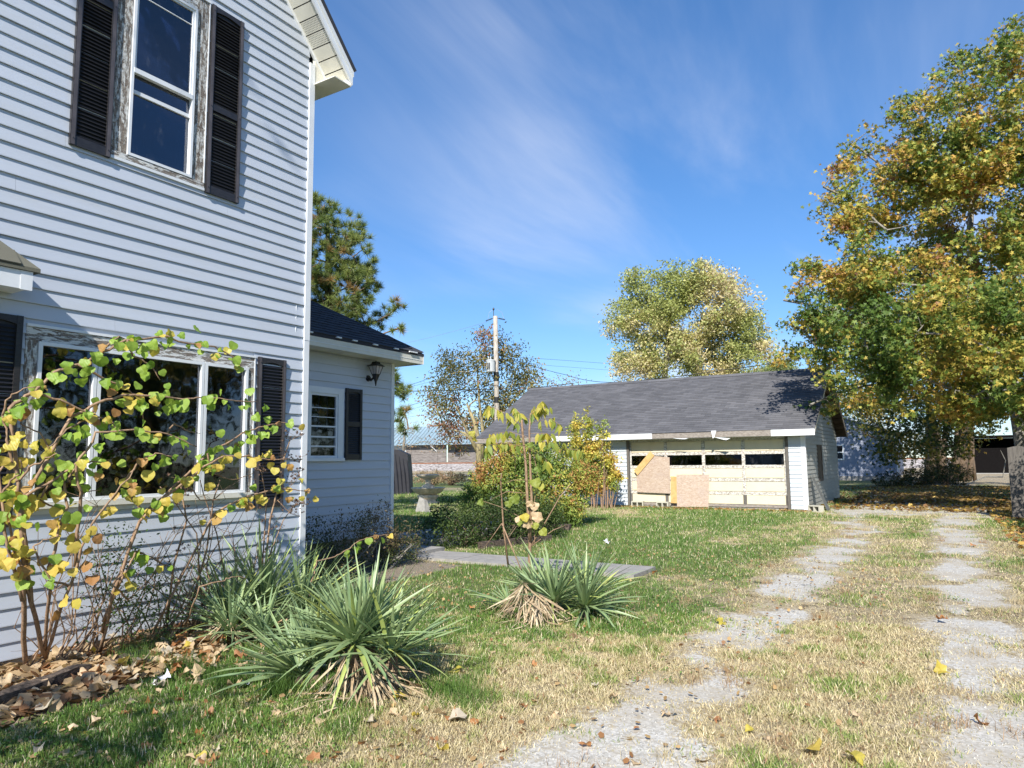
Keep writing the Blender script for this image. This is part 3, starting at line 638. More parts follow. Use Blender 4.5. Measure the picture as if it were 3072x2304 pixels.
q = MB(); q.box((XG-.012, sy0+.03, sz0+.03), (XG-.009, sy1-.03, sz1-.03)); q.build('pane', GLASS, w3)
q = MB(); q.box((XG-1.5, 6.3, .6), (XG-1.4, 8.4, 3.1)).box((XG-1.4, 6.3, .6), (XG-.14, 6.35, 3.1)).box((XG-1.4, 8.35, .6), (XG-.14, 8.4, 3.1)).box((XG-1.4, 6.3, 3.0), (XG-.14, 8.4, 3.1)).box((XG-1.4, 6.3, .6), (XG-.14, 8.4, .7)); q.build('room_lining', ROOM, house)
make_shutter(house, XG, 7.63, 7.97, 1.585, 2.65, pitch=.030)
q = MB(); q.box((XG-.02, YG-.35, 0), (XG+.12, YG+.02, .40)); q.build('foundation_pier', FND, house)

# ------------------------------------------------------------ lantern
LX, LY, LZ = XG+.17, 8.12, 2.97
lan = thing('wall_lantern', 'black coach style wall lantern with frosted panes beside the low rear eave', 'lantern', (XG+.012, LY, LZ-.12))
q = MB(); q.tube([(XG+.01, LY, LZ-.13), (XG+.03, LY, LZ-.13)], [.05, .045], 12); q.build('back_plate', BLKM, lan)
q = MB(); q.tube([(XG+.03, LY, LZ-.13), (XG+.07, LY, LZ-.16), (XG+.12, LY, LZ-.13), (LX, LY, LZ-.09)], [.016, .02, .016, .013], 8); q.build('arm', BLKM, lan)
def frust(mb, c, a, b, z0, z1):
    vs = [(c[0]+sx*a, c[1]+sy*a, z0) for sx, sy in ((-1, -1), (1, -1), (1, 1), (-1, 1))]+[(c[0]+sx*b, c[1]+sy*b, z1) for sx, sy in ((-1, -1), (1, -1), (1, 1), (-1, 1))]
    return mb.add(vs, [(0, 3, 2, 1), (4, 5, 6, 7), (0, 1, 5, 4), (1, 2, 6, 5), (2, 3, 7, 6), (3, 0, 4, 7)])
cc_ = (LX, LY)
q = MB(); frust(q, cc_, .010, .045, LZ-.20, LZ-.075); frust(q, cc_, .004, .012, LZ-.26, LZ-.20); q.build('tail_finial', BLKM, lan)
q = MB(); frust(q, cc_, .043, .075, LZ-.073, LZ+.045); q.build('glass', FROST, lan)
q = MB()
for sx, sy in ((-1, -1), (1, -1), (1, 1), (-1, 1)): q.tube([(LX+sx*.044, LY+sy*.044, LZ-.075), (LX+sx*.077, LY+sy*.077, LZ+.047)], .0055, 5)
for (sx, sy) in ((1, 0), (-1, 0), (0, 1), (0, -1)): q.tube([(LX+sx*.044, LY+sy*.044, LZ-.075), (LX+sx*.077, LY+sy*.077, LZ+.047)], .003, 4)
q.build('cage', BLKM, lan)
q = MB(); frust(q, cc_, .098, .098, LZ+.046, LZ+.056); frust(q, cc_, .092, .050, LZ+.0565, LZ+.085); frust(q, cc_, .050, .042, LZ+.0855, LZ+.115); q.tube([(LX, LY, LZ+.115), (LX, LY, LZ+.125), (LX, LY, LZ+.14)], [.014, .008, .002], 8); q.build('cap', BLKM, lan)

# ------------------------------------------------------------ garage
GY0, GX0, GX1 = 22.3, -14.6, -3.47
GH = 2.28; GYB = 29.7; GYR = 26.0; GZR = 4.58
gar = thing('garage', 'white sided detached garage with grey shingle roof and a worn wide wooden door', 'garage', ((GX0+GX1)/2, GY0, 0))
DX0, DX1, DZ1 = -8.98, -4.02, 2.15
gw = MB()
gw.box((GX0, GY0+.006, .0), (DX0-.0, GY0+.12, GH)).box((DX1, GY0+.006, 0), (GX1-.02, GY0+.12, GH)).box((DX0, GY0+.006, DZ1), (DX1, GY0+.12, GH)); gwf = gw.build('front_wall', SIDG, gar)
lap_wall(gwf, (0, GY0, 0), 0, GX0+.1, GX1-.11, .04, GH-.01, .128, SIDG, holes=[(DX0-.09, DX1+.09, 0, 3)], alt=False, lip=.022)
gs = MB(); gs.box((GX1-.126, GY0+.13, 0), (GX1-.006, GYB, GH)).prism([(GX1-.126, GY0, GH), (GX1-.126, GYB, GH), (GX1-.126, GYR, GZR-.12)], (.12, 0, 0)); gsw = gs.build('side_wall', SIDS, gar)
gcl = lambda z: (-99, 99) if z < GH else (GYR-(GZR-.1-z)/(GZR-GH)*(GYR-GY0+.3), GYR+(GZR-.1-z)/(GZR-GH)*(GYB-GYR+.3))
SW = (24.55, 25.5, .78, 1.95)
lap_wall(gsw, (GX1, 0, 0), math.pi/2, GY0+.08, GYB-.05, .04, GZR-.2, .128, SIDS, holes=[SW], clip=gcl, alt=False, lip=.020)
q = MB(); q.box((GX1-.004, SW[0], SW[2]), (GX1+.012, SW[1], SW[3])); sw_ = q.build('boarded_window', WOODV, gsw)
q = MB(); frame_rect(q, GX1+.012, GX1+.035, SW[0], SW[1], SW[2], SW[3], .09); q.build('window_casing', WOODV, gsw)
q = MB(); q.box((GX0, GYB-.12, 0), (GX1-.13, GYB, GH)).box((GX0, GY0+.13, 0), (GX0+.12, GYB-.121, GH)).prism([(GX0, GY0, GH), (GX0, GYB, GH), (GX0, GYR, GZR-.12)], (.12, 0, 0)); q.build('back_wall', SIDG, gar)
q = MB(); q.box((GX1-.11, GY0-.024, .02), (GX1+.014, GY0+.005, GH-.02)).box((GX1-.0055, GY0+.0055, .02), (GX1+.022, GY0+.08, GH-.02)); q.build('corner_trim', WHT, gar)
q = MB(); q.box((GX0-.012, GY0-.022, .02), (GX0+.10, GY0+.004, GH-.02)); q.build('corner_trim', WHT, gar)
for a in (DX0-.085, DX1+.0): 
    q = MB(); q.box((a, GY0-.026, .01), (a+.085, GY0+.04, DZ1+.10)); q.build('door_jamb', WOODV, gar)
q = MB(); q.box((DX0+.001, GY0-.02, DZ1+.01), (DX1-.001, GY0+.005, DZ1+.10)); q.build('door_head', DRAIL, gar)
# roof
FE = .42; YEg = GY0-FE; ZEg = 2.40; slg = (GZR-ZEg)/(GYR-YEg); RX0, RX1 = GX0-.3, GX1+.36
q = MB(); q.prism([(RX0, YEg, ZEg-.03), (RX0, GYR, GZR-.03), (RX0, GYB+.35, GZR-(GYB+.35-GYR)*slg-.03), (RX0, GYB+.35, GZR-(GYB+.35-GYR)*slg-.11), (RX0, GYR, GZR-.13), (RX0, YEg, ZEg-.11)], (RX1-RX0, 0, 0)); groof = q.build('roof', plain('roof_deck_wood', (.11, .08, .055), .9, .3, 6), gar)
ang = math.atan(slg); row = .140; nrow = int((GYR-YEg)/math.cos(ang)/row)+1; W_ = .32
cand = []
for i in range(nrow):
    s_ = i*row; x = RX0+(i*.163 % W_)-W_
    while x < RX1:
        a, b = max(x, RX0-.01), min(x+W_-.004, RX1+.01)
        if b-a > .03: cand.append((i, a, b, s_))
        x += W_
cand.sort(key=lambda c: math.hypot((c[1]), YEg+c[3]))
big = [c for c in cand if abs((c[2]-c[1])-(W_-.004)) < 1e-6][:300]; bs = set(big)
smes = []
for k in range(4):
    t = MB(); j = .011+.006*rnd.random(); L = W_-.004
    t.add([(0, -.004, 0), (L, -.004, 0), (L, -.004, j), (L*.5, -.004, j+.002*rnd.random()), (0, -.004, j), (0, row+.01, .001), (L, row+.01, .001)], [(0, 1, 2, 3, 4), (4, 3, 2, 6, 5), (0, 4, 5), (1, 6, 2)]); smes.append(t.mesh('shingle', SHG))
for c in big:
    o_ = inst('shingle', smes[rnd.randrange(4)], groof, (c[1], YEg-.02+c[3]*math.cos(ang), ZEg-.028+(c[3])*math.sin(ang)+.006)); o_.rotation_euler = (ang, 0, R_(rnd.gauss(0, .12)))
q = MB(); ca, sa = math.cos(ang), math.sin(ang)
for c in cand:
    if c in bs: continue
    i, a, b, s_ = c; j = .012+.008*rnd.random(); M = Matrix.Translation((0, YEg-.02, ZEg-.022)) @ Matrix.Rotation(ang, 4, 'X')
    q.add([M @ Vector(v) for v in [(a, s_-.004, 0), (b, s_-.004, 0), (b, s_-.004, j), (a, s_-.004, j), (a, s_+row+.01, .001), (b, s_+row+.01, .001)]], [(0, 1, 2, 3), (3, 2, 5, 4), (0, 3, 4), (1, 5, 2)])
q.build('far_shingles', SHG, groof, kind='stuff')
q = MB()
n_ = int((RX1-RX0)/.28)
for i in range(n_):
    x = RX0+i*(RX1-RX0)/n_; hh = .012+.006*rnd.random(); q.prism([(x, GYR-.15, GZR-.15*slg+.012), (x, GYR, GZR+.015+hh), (x, GYR+.15, GZR-.15*slg+.012), (x, GYR, GZR-.02)], ((RX1-RX0)/n_-.004, 0, 0))
q.build('ridge_caps', SHG, groof)
# back slope shingle sheet
q = MB(); q.prism([(RX0-.01, GYR, GZR-.026), (RX0-.01, GYB+.37, GZR-(GYB+.37-GYR)*slg-.026), (RX0-.01, GYB+.37, GZR-(GYB+.37-GYR)*slg-.01), (RX0-.01, GYR, GZR-.01)], (RX1-RX0+.02, 0, 0)); q.build('back_slope_shingles', SHG, groof)
# fascia pieces (front)
def fpiece(x0, x1, mat, z0=2.20, z1=2.375, dy=0, name='fascia', rot=0):
    q = MB(); q.box((x0, YEg-.028-dy, z0), (x1, YEg-.003-dy, z1)); return q.build(name, mat, gar)
fpiece(-11.9, -8.0, WHT); fpiece(-7.998, -6.05, WOODH, 2.205, 2.36); fpiece(-6.048, -4.32, WOODH, 2.20, 2.37); fpiece(-4.318, RX1, WHT, 2.19, 2.375); fpiece(RX0, -11.902, WOODH, 2.20, 2.37)
q = MB(); q.box((RX0, YEg, 2.185), (RX1-.38, GY0-.03, 2.198)); q.build('eave_soffit', CREAM, gar)
q = MB(); q.prism([(-6.08, YEg-.035, 2.40), (-5.92, YEg-.05, 2.40), (-5.97, YEg-.09, 2.20), (-6.02, YEg-.1, 2.16)], (.0, -.006, .0)); q.prism([(-6.0, YEg-.04, 2.20), (-5.5, YEg-.06, 2.15), (-5.62, YEg-.10, 2.10), (-5.8, YEg-.05, 2.14)], (0, -.004, .004)).prism([(-7.3, YEg-.04, 2.20), (-6.8, YEg-.06, 2.185), (-6.9, YEg-.09, 2.16), (-7.1, YEg-.05, 2.17)], (0, -.004, .004)); q.build('torn_fascia_wrap', WHT, gar)
for yy, s2 in ((1, 1),):
    q = MB(); q.prism([(RX1-.03, YEg, ZEg-.13), (RX1-.03, GYR, GZR-.13), (RX1-.03, GYR, GZR-.01), (RX1-.03, YEg, ZEg-.01)], (.034, 0, 0)); q.build('rake_board', CREAM, gar)
    q = MB(); zb_ = GZR-(GYB+.35-GYR)*slg; q.prism([(RX1-.03, GYR, GZR-.16), (RX1-.03, GYB+.35, zb_-.16), (RX1-.03, GYB+.35, zb_-.03), (RX1-.03, GYR, GZR-.03)], (.032, 0, 0)); q.build('rake_board', WOODH, gar)
for k in range(10):
    yy = GYR+.1+k*.38; zz = GZR-(yy-GYR)*slg-.135; q = MB(); q.box((GX1+.01, yy, zz-.02), (RX1-.035, yy+.33, zz-.002), Matrix.Translation((0, yy, zz)) @ Matrix.Rotation(-ang, 4, 'X') @ Matrix.Translation((0, -yy, -zz))); q.build('roof_plank', plain('rotten_plank', (.09, .065, .045), .9, .35, 5) if k == 0 else MATS['rotten_plank'], groof)
# garage door: 4 columns x 5 sections
door = MB(); DYf = GY0+.05; door.box((DX0+.01, DYf+.03, .07), (DX1-.01, DYf+.05, DZ1)); gd = door.build('garage_door', DPAN, gar)
cols = 4; rows_z = [.10, .49, .90, 1.295, 1.72, DZ1]
cwid = (DX1-DX0-.02)/cols
for r in range(5):
    for c in range(cols):
        xa = DX0+.01+c*cwid+.055; xb = DX0+.01+(c+1)*cwid-.055; za, zb = rows_z[r]+.05, rows_z[r+1]-.05
        q = MB()
        if r == 3:
            q.box((xa, DYf+.012, za), (xb, DYf+.02, zb)); q.build('pane', GLASSD, gd)
        else:
            q.box((xa+.003, DYf+.012, za+.003), (xb-.003, DYf+.029, zb-.003), Matrix.Translation((0, rnd.uniform(-.006, .004), 0))); q.build('panel', DPAN, gd)
q = MB(); q.box((DX0+.02, DYf+.0205, rows_z[3]+.04), (DX1-.02, DYf+.0295, rows_z[4]-.04)); q.build('dark_backing', ROOM, gd)
for r in range(6):
    z = rows_z[r]; q = MB(); sag = rnd.uniform(-.008, .008)
    h = .052 if r else .0; q.box((DX0+.01, DYf-.004, z-.003-(.03 if r == 0 else .045)), (DX1-.01, DYf+.0115, z+.045 if r < 5 else z), Matrix.Rotation(R_(rnd.gauss(0, .08)), 4, 'Y')); q.build('rail', WOODH if r == 0 else DRAIL, gd)
for c in range(cols+1):
    for r in range(5):
        x = DX0+.01+c*cwid; q = MB(); q.box((x-.05 if c else x, DYf+.000, rows_z[r]+.0455), (x+.05 if c < cols else x, DYf+.0108, rows_z[r+1]-.0485)); q.build('stile', DRAIL if r else WOODV, gd)
    if 0 < c:
        for r in range(1, 5):
            q = MB(); q.box((DX0+.01+c*cwid-.008, DYf-.008, rows_z[r]-.03), (DX0+.01+c*cwid+.006, DYf-.0045, rows_z[r]+.03)); q.build('hinge', RUST, gd)
q = MB(); q.box((DX0+.05, GY0-.02, .0), (DX1-.05, GY0+.11, .04)); q.build('threshold', CONC, gar)
q = MB(); q.box((GX0+.0, GY0-.01, -.05), (DX0, GY0+.1, .035)).box((DX1, GY0-.01, -.05), (GX1-.01, GY0+.1, .035)); q.build('slab_edge', CONC, gar)
# things leaning on the door (world x,z on the door plane)
def slab(name, label, cat, mat, poly, y0, th, lean=0.0, group=None):
    """poly: (x,z) outline; stands on z0 and leans back"""
    zmin = min(p[1] for p in poly); xm = sum(p[0] for p in poly)/len(poly); q = MB()
    q.prism([(x, y0+(z-zmin)*lean, z) for x, z in poly], (0, -th, 0)); o_ = q.build(name, mat, None, (xm, y0, zmin)); return tag(o_, label, cat, group)
slab('strand_board', 'larger strand board with two clipped corners covering the left door bays', 'board', OSB, [(-8.72, .47), (-7.60, .44), (-7.58, 1.60), (-8.15, 1.66), (-8.72, 1.05)], GY0-.025, .014)
slab('strand_board', 'smaller square strand board leaning on the garage door between two yellow planks', 'board', OSB, [(-7.34, .03), (-6.34, .05), (-6.31, 1.05), (-7.36, 1.05)], GY0-.16, .014, .11)
slab('plank', 'yellow pine plank nailed slantwise over the left garage door window', 'plank', PINEW, [(-8.80, 1.18), (-8.68, 1.02), (-8.08, 1.66), (-8.22, 1.80)], GY0-.041, .03)
slab('plank', 'upright yellow pine plank behind the small strand board', 'plank', PINEW, [(-7.58, .14), (-7.36, .14), (-7.35, .98), (-7.55, .99)], GY0-.03, .025)
def block(x, y, rz, label, z=0.):
    t = thing('concrete_block', label, 'concrete block', (x, y, z), 'concrete blocks at the garage'); t.rotation_euler = (0, 0, rz)
    q = MB(); L, Wd, H = .39, .19, .19; s3 = .032
    # shell with two cores open to the local -y side
    q.box((-L/2, -Wd/2, 0), (L/2, Wd/2, s3)).box((-L/2, -Wd/2, H-s3), (L/2, Wd/2, H))
    for xx in (-L/2, -s3/2, L/2-s3): q.box((xx, -Wd/2+.001, s3+.0005), (xx+s3, Wd/2-.001, H-s3-.0005))
    me = q.mesh('block', BLOCK); o_ = bpy.data.objects.new('block_body', me); link(o_, t, WL[t.name])
    q = MB(); q.box((-L/2+s3+.001, Wd/2-.025, s3+.001), (L/2-s3-.001, Wd/2-.005, H-s3-.001)); o_ = bpy.data.objects.new('web', q.mesh('web', BLOCK)); link(o_, t, WL[t.name]); return t
block(-8.62, GY0-.26, .10, 'concrete block lying below the big strand board, leftmost of the blocks'); block(-7.75, GY0-.30, -.06, 'concrete block next to the foot of the small strand board')
block(-3.20, GY0-.42, -.55, 'concrete block at the right front corner of the garage')
t = MB(); p = [Vector((GX1+.52, GY0+.30, .0)), Vector((GX1+.50, GY0+1.35, .0)), Vector((GX1+.10, GY0+1.40, .80)), Vector((GX1+.10, GY0+1.05, 1.02)), Vector((GX1+.28, GY0+.45, .72))]
t = MB(); t.prism([(GX1+.50, GY0+.10, 0), (GX1+.50, GY0+.62, 0), (GX1+.10, GY0+.95, .78), (GX1+.055, GY0+.70, 1.02), (GX1+.10, GY0+.45, .86)], (.012, 0, .010)); tag(t.build('sheet_panel', SLATE, None, (GX1+.5, GY0+.4, 0)), 'grey pointed sheet leaning on the side wall of the garage', 'panel')
# ------------------------------------------------------------ path slabs (pieces of the path)
path = tag(MB().box((-7.35, 9.0, -.06), (-3.5, 9.8, -.02)).build('footpath', GROUND, None, (-5.4, 9.4, 0)), kind='structure')
xs_ = [-7.42, -6.5, -5.52, -4.55, -3.52]
for i in range(4):
    x0, x1 = xs_[i]+.015, xs_[i+1]-.015; q = MB(); j = [rnd.uniform(-.02, .02) for _ in range(8)]
    q.prism([(x0+j[0], 8.98+j[1]-.03*i, 0), (x1+j[2], 8.98+j[3]-.05*i, 0), (x1+j[4], 9.78+j[5]-.04*i, 0), (x0+j[6], 9.76+j[7]-.03*i, 0)], (rnd.uniform(-.004, .004), 0, .045+.01*rnd.random()))
    q.build('concrete_slab', CONC, path)
steps = tag(MB().box((-9.6, 9.0, -.05), (-8.9, 16, -.01)).build('side_walk', GROUND, None, (-8.6, 10, 0)), kind='structure')
for i, (xa, ya, w, d, h) in enumerate([(-8.4, 9.05, 1.05, .8, .10), (-9.15, 9.95, 1.35, .95, .17), (-9.35, 11.2, 1.3, .9, .14), (-9.6, 12.4, 1.3, .9, .12), (-9.9, 13.6, 1.3, 1.0, .10), (-10.2, 14.9, 1.3, 1.0, .10)]):
    q = MB(); q.prism([(xa+rnd.uniform(-.05, .05), ya, 0), (xa+w, ya+rnd.uniform(-.06, .06), 0), (xa+w+rnd.uniform(-.08, .08), ya+d, 0), (xa, ya+d, 0)], (.01, 0, h)); q.build('concrete_slab', CONC, steps)

# ------------------------------------------------------------ foliage toolkit
def rand_rot(n, up=.0, face=None, faceamt=0.):
    """n random orthonormal frames (n,3,3); columns: x,y,normal"""
    N = rng.normal(size=(n, 3)); N[:, 2] += up
    if face is not None: N += faceamt*np.asarray(face)
    N /= np.linalg.norm(N, axis=1)[:, None]
    A = rng.normal(size=(n, 3)); A -= (A*N).sum(1)[:, None]*N; A /= np.linalg.norm(A, axis=1)[:, None]
    return np.stack([A, np.cross(N, A), N], 2)
def leafcloud(P, size, shape, up=.3, face=None, faceamt=0., droop=None):
    """shape (k,3) local verts and faces list -> V, list of face arrays"""
    sv, sf = shape; n = len(P); Rm = rand_rot(n, up, face, faceamt)
    if droop is not None:            # x axis biased downwards
        X = rng.normal(size=(n, 3))*.6; X[:, 2] -= droop; X /= np.linalg.norm(X, axis=1)[:, None]
        N = Rm[:, :, 2]; N = N-(N*X).sum(1)[:, None]*X; N /= np.linalg.norm(N, axis=1)[:, None]; Rm = np.stack([X, np.cross(N, X), N], 2)
    s = size*rng.uniform(.65, 1.25, n) if np.isscalar(size) else size
    V = np.einsum('nij,kj->nki', Rm, sv)*s[:, None, None]+P[:, None, :]
    k = len(sv); off = (np.arange(n)*k)[:, None]
    F_ = []
    by = {}
    for f in sf: by.setdefault(len(f), []).append(f)
    for m_, fl in by.items():
        fa = np.array(fl); F_.append((fa[None]+off[:, :, None]).reshape(-1, m_))
    return V.reshape(-1, 3), F_, k
def starleaf():
    r = [1, .45, .85, .38, .7, .30, .25, .30, .7, .38, .85, .45]; a = np.linspace(0, 2*np.pi, 12, endpoint=False)
    v = [(0, 0, .0)]+[(r[i]*math.cos(a[i]), r[i]*math.sin(a[i])*1.05, -.25*r[i]**2) for i in range(12)]
    # 6 rhombic lobes to stay cheap
    f = [(0, 11, 0+1, 2), (0, 2, 3, 4), (0, 4, 5, 6), (0, 8, 9, 10), (0, 10, 11, 12)]
    f = [(0, 12, 1, 2), (0, 2, 3, 4), (0, 4, 5, 6), (0, 8, 9, 10), (0, 10, 11, 12)]
    return np.array(v)*.5, f
STAR = starleaf()
OVAL = (np.array([(0, 0, 0), (.35, .22, .06), (1, 0, -.05), (.35, -.22, .06), (.35, 0, 0)]), [(0, 4, 1), (4, 2, 1), (0, 3, 4), (3, 2, 4)])
OVAL = (np.array([(0, 0, 0), (.4, .24, .07), (1, 0, -.05), (.4, -.24, .07)]), [(0, 2, 1), (0, 3, 2)])
def leafobj(name, P, size, shape, cols, parent=None, wloc=(0, 0, 0), up=.3, face=None, faceamt=0, droop=None, **t):
    V, F_, k = leafcloud(P, size, shape, up, face, faceamt, droop)
    return npmesh(name, V, F_, LEAF, parent, col=np.repeat(cols, k, axis=0), wloc=wloc, **t)
def palette(P, stops, f=.8, jit=.25, seed=0, shift=0):
    """stops: list of (threshold, colour) picked by clumped noise + jitter"""
    n = fbm(P+seed, f, 3)+rng.normal(0, jit*.3, len(P))+shift
    c = np.zeros((len(P), 3)); c[:] = stops[0][1]
    for th, col in stops[1:]: c[n > th] = col
    return c*rng.uniform(.75, 1.25, (len(P), 1))
def sprawl(nodes, targets, rbase, mb, rtip=.006, n=5, wob=.12, maxr=None):
    """attach each target to the nearest node of a growing skeleton; tubes into mb. nodes: list of (pos, radius)"""
    tg = sorted(targets, key=lambda t: min((Vector(t)-nd[0]).length for nd in nodes))
    for t in tg:
        t = Vector(t); best = min(nodes, key=lambda nd: (t-nd[0]).length+.6*max(0, nd[0].z-t.z)); a, ra = best
        L = (t-a).length
        if L < .05: continue
        st = max(2, min(5, int(L/.5)+1)); pts = [a]; rr = [min(ra*.7, .02+.016*L)]
        for k in range(1, st+1):
            u = k/st; p = a.lerp(t, u)+Vector((rnd.gauss(0, 1), rnd.gauss(0, 1), rnd.gauss(0, 1)+.6*math.sin(math.pi*u)))*wob*L*.25*math.sin(math.pi*min(u, .98)); pts.append(p if k < st else t); rr.append(rr[0]*(1-u)+rtip*u)
        mb.tube(pts, rr, n, cap=False)
        for p, r in list(zip(pts, rr))[1:]: nodes.append((p, r))
def lobes_cloud(lobes, n, shell=.55, seed=1):
    """n points in a union of spheres, weighted to the shell; also gives outward dir"""
    w = np.array([l[3]**2 for l in lobes]); k = rng.choice(len(lobes), n, p=w/w.sum()); C = np.array([l[:3] for l in lobes]); Rr = np.array([l[3] for l in lobes])
    d = rng.normal(size=(n, 3)); d /= np.linalg.norm(d, axis=1)[:, None]; r = Rr[k]*(shell+(1-shell)*rng.random(n)**.5)
    r *= rng.normal(1, .07, n)
    return C[k]+d*r[:, None], d, k

# camera-frame helper used only to write down where the big crowns stand (metres)
# ------------------------------------------------------------ maple on the right
def tree_thing(name, label, cat, base, trunk_pts, trunk_r, lobes, ntw, nleaf, lsize, shape, stops, bark, clump=.45, leafname='crown', group=None, up=.3, f=.6, gap=.0, droop=None, wob=.12, noder=None, shell=.5, colfn=None, bare=0., face=None, faceamt=0, sub=0, sr=.6):
    T = thing(name, label, cat, base, group)
    mb = MB(); tp = [Vector(p) for p in trunk_pts]; mb.tube(tp, trunk_r, 10)
    mb.build('trunk', bark, T, smooth=True)
    nodes = []
    for i in range(len(tp)-1):
        for k in range(4):
            u = k/4; p = tp[i].lerp(tp[i+1], u)
            if p.z > tp[0].z+(tp[-1].z-tp[0].z)*.22: nodes.append((p, trunk_r[i]*(1-u)+trunk_r[i+1]*u))
    if sub:
        cc, _, kk = lobes_cloud(lobes, sub, .72); lob2 = [(*c, sr*rnd.uniform(.7, 1.25)) for c in cc]; tw, d, _ = lobes_cloud(lob2, ntw, .2)
        tw[:, 2] = cc[:, 2].mean()+(tw[:, 2]-cc[:, 2].mean())
    else: tw, d, _ = lobes_cloud(lobes, ntw, shell)
    mains = [Vector(l[:3]) for l in lobes]
    bm = MB(); sprawl(nodes, mains, .1, bm, rtip=.035, n=6, wob=wob); sprawl(nodes, [tuple(p) for p in tw], .05, bm, rtip=.006, n=4, wob=wob)
    bm.build('branches', bark, T, smooth=True)
    if gap > 0: 
        g = fbm(tw, .9, 2); keep = g > np.quantile(g, gap); tw = tw[keep]
    keep_ = tw[rng.random(len(tw)) > bare]
    per = rng.multinomial(nleaf, np.ones(len(keep_))/len(keep_)); P = np.repeat(keep_, per, axis=0)+rng.normal(0, clump, (nleaf, 3))*np.array([1, 1, .7])
    cols = palette(P, stops, f) if colfn is None else colfn(P)
    leafobj(leafname, P, lsize, shape, cols, T, base, up=up, droop=droop, face=face, faceamt=faceamt)
    return T, P
_F = 2115.; _M = np.array(_cam().to_3x3())
def at(px_, py_, d):
    """metres in the world of a point seen d metres deep (only for laying out the crowns)"""
    c = np.array([(px_-1536)/_F*d, -(py_-1152)/_F*d, -d]); w = _M @ c; return (float(w[0]), float(w[1]), float(w[2]+1.55))
def lob(x, y, r, d): p = at(x, y, d); return (*p, r/_F*d)
ML = [(3020, 330, 190, 21), (2890, 400, 175, 21), (2770, 450, 140, 21.5), (2665, 520, 125, 22), (2575, 610, 110, 22), (2500, 660, 70, 21.5), (2660, 690, 150, 21), (2810, 600, 150, 22.5), (3060, 540, 130, 20),
      (2560, 810, 105, 21), (2690, 850, 140, 20), (2830, 860, 120, 20), (3050, 930, 120, 18.5), (2500, 930, 120, 20.5), (2405, 985, 80, 20.5), (2590, 990, 140, 19.5), (2750, 1000, 150, 19), (2910, 1020, 140, 18.5), (3050, 1090, 130, 18),
      (2470, 1080, 100, 20.5), (2620, 1100, 110, 19.5), (2780, 1140, 110, 19), (2920, 1190, 95, 18.5), (3030, 1210, 70, 18.5), (2950, 560, 90, 23), (2700, 300, 30, 22), (2560, 430, 24, 22), (2470, 560, 22, 22), (2350, 900, 26, 21),
      (2860, 740, 150, 25), (2700, 950, 200, 25), (2900, 900, 160, 26), (3000, 1100, 150, 26), (2500, 1180, 45, 21), (2430, 1215, 28, 20.5),
      (2990, 1150, 110, 18), (3060, 1220, 90, 19), (2900, 1230, 60, 20), (3040, 1180, 110, 24), (2940, 1120, 120, 24), (3250, 420, 220, 21), (3230, 800, 240, 20), (3280, 1080, 180, 20), (3180, 180, 180, 22), (3450, 700, 260, 21), (3450, 1050, 200, 21), (3300, 700, 250, 26)]
ML = [lob(*l) for l in ML]
mb_ = at(3062, 1300, 23); base = (mb_[0], mb_[1], 0)
tp = [base, (base[0]+.05, base[1], 1.6), (base[0]-.05, base[1], 3.2), (base[0]-.25, base[1]+.1, 5.4), (base[0]-.75, base[1], 7.4), (base[0]-.95, base[1], 9.0), (base[0]-.7, base[1], 11)]
def mapcol(P):
    n = fbm(P, .75, 3)+rng.normal(0, .06, len(P)); c = np.empty((len(P), 3)); c[:] = (.095, .155, .03)
    n = n*.55+.45*fbm(P+40, 2.6, 2)+rng.normal(0, .06, len(P)); hi = np.clip((P[:, 2]-6.0)/9, 0, .06)+np.clip((-P[:, 0]-1.5)/40, 0, .05); q = n+hi
    c[q > .45] = (.17, .225, .045); c[q > .52] = (.31, .31, .06); c[q > .585] = (.44, .35, .07); c[q > .68] = (.46, .28, .07); c[q > .80] = (.28, .13, .07)
    return c*rng.uniform(.75, 1.25, (len(P), 1))
MT, MP = tree_thing('maple_tree', 'big maple turning from green to gold hanging over the garage end and the driveway', 'tree', base, tp, [.30, .24, .22, .20, .15, .11, .06], ML, 2900, 135000, .18, STAR, None, BARKG, clump=.17, colfn=mapcol, up=.55, gap=.05, shell=.45, wob=.10, face=(.2, -.8, .3), faceamt=.3, sub=760, sr=.6)

# ------------------------------------------------------------ pine behind the wing
PB = at(985, 1380, 19.5); base = (PB[0], PB[1], 0)
PT = thing('pine_tree', 'long needled pine standing behind the low rear wing', 'tree', base)
mb = MB(); mb.tube([base, (base[0], base[1], 4), (base[0]-.2, base[1], 8.6)], [.2, .16, .05], 8); mb.build('trunk', BARK, PT, smooth=True)
PL = [(930, 660, 90), (1010, 700, 95), (960, 780, 110), (1060, 770, 80), (1090, 830, 60), (1000, 880, 110), (930, 900, 100), (1060, 880, 70), (1120, 850, 25), (1080, 940, 50), (1000, 960, 60), (1190, 925, 30), (1150, 960, 35), (1195, 985, 20), (1110, 1010, 20),
      (1195, 1150, 42), (1210, 1180, 30), (1200, 1265, 36), (1225, 1285, 26), (1100, 1180, 60), (1050, 1260, 70), (900, 620, 70), (850, 760, 120), (840, 900, 120), (1215, 1240, 18)]
PLw = [lob(x, y, r*.92, 19.5+rnd.uniform(-.6, .6)) for x, y, r in PL]
tuf, dd, _ = lobes_cloud(PLw, 1150, .45)
nodes = [(Vector((base[0], base[1], z)), .09) for z in np.arange(1.5, 8.4, .4)]; bm = MB(); sprawl(nodes, [l[:3] for l in PLw], .08, bm, rtip=.025, n=5); sprawl(nodes, [tuple(p) for p in tuf], .04, bm, rtip=.008, n=4); bm.build('branches', BARK, PT)
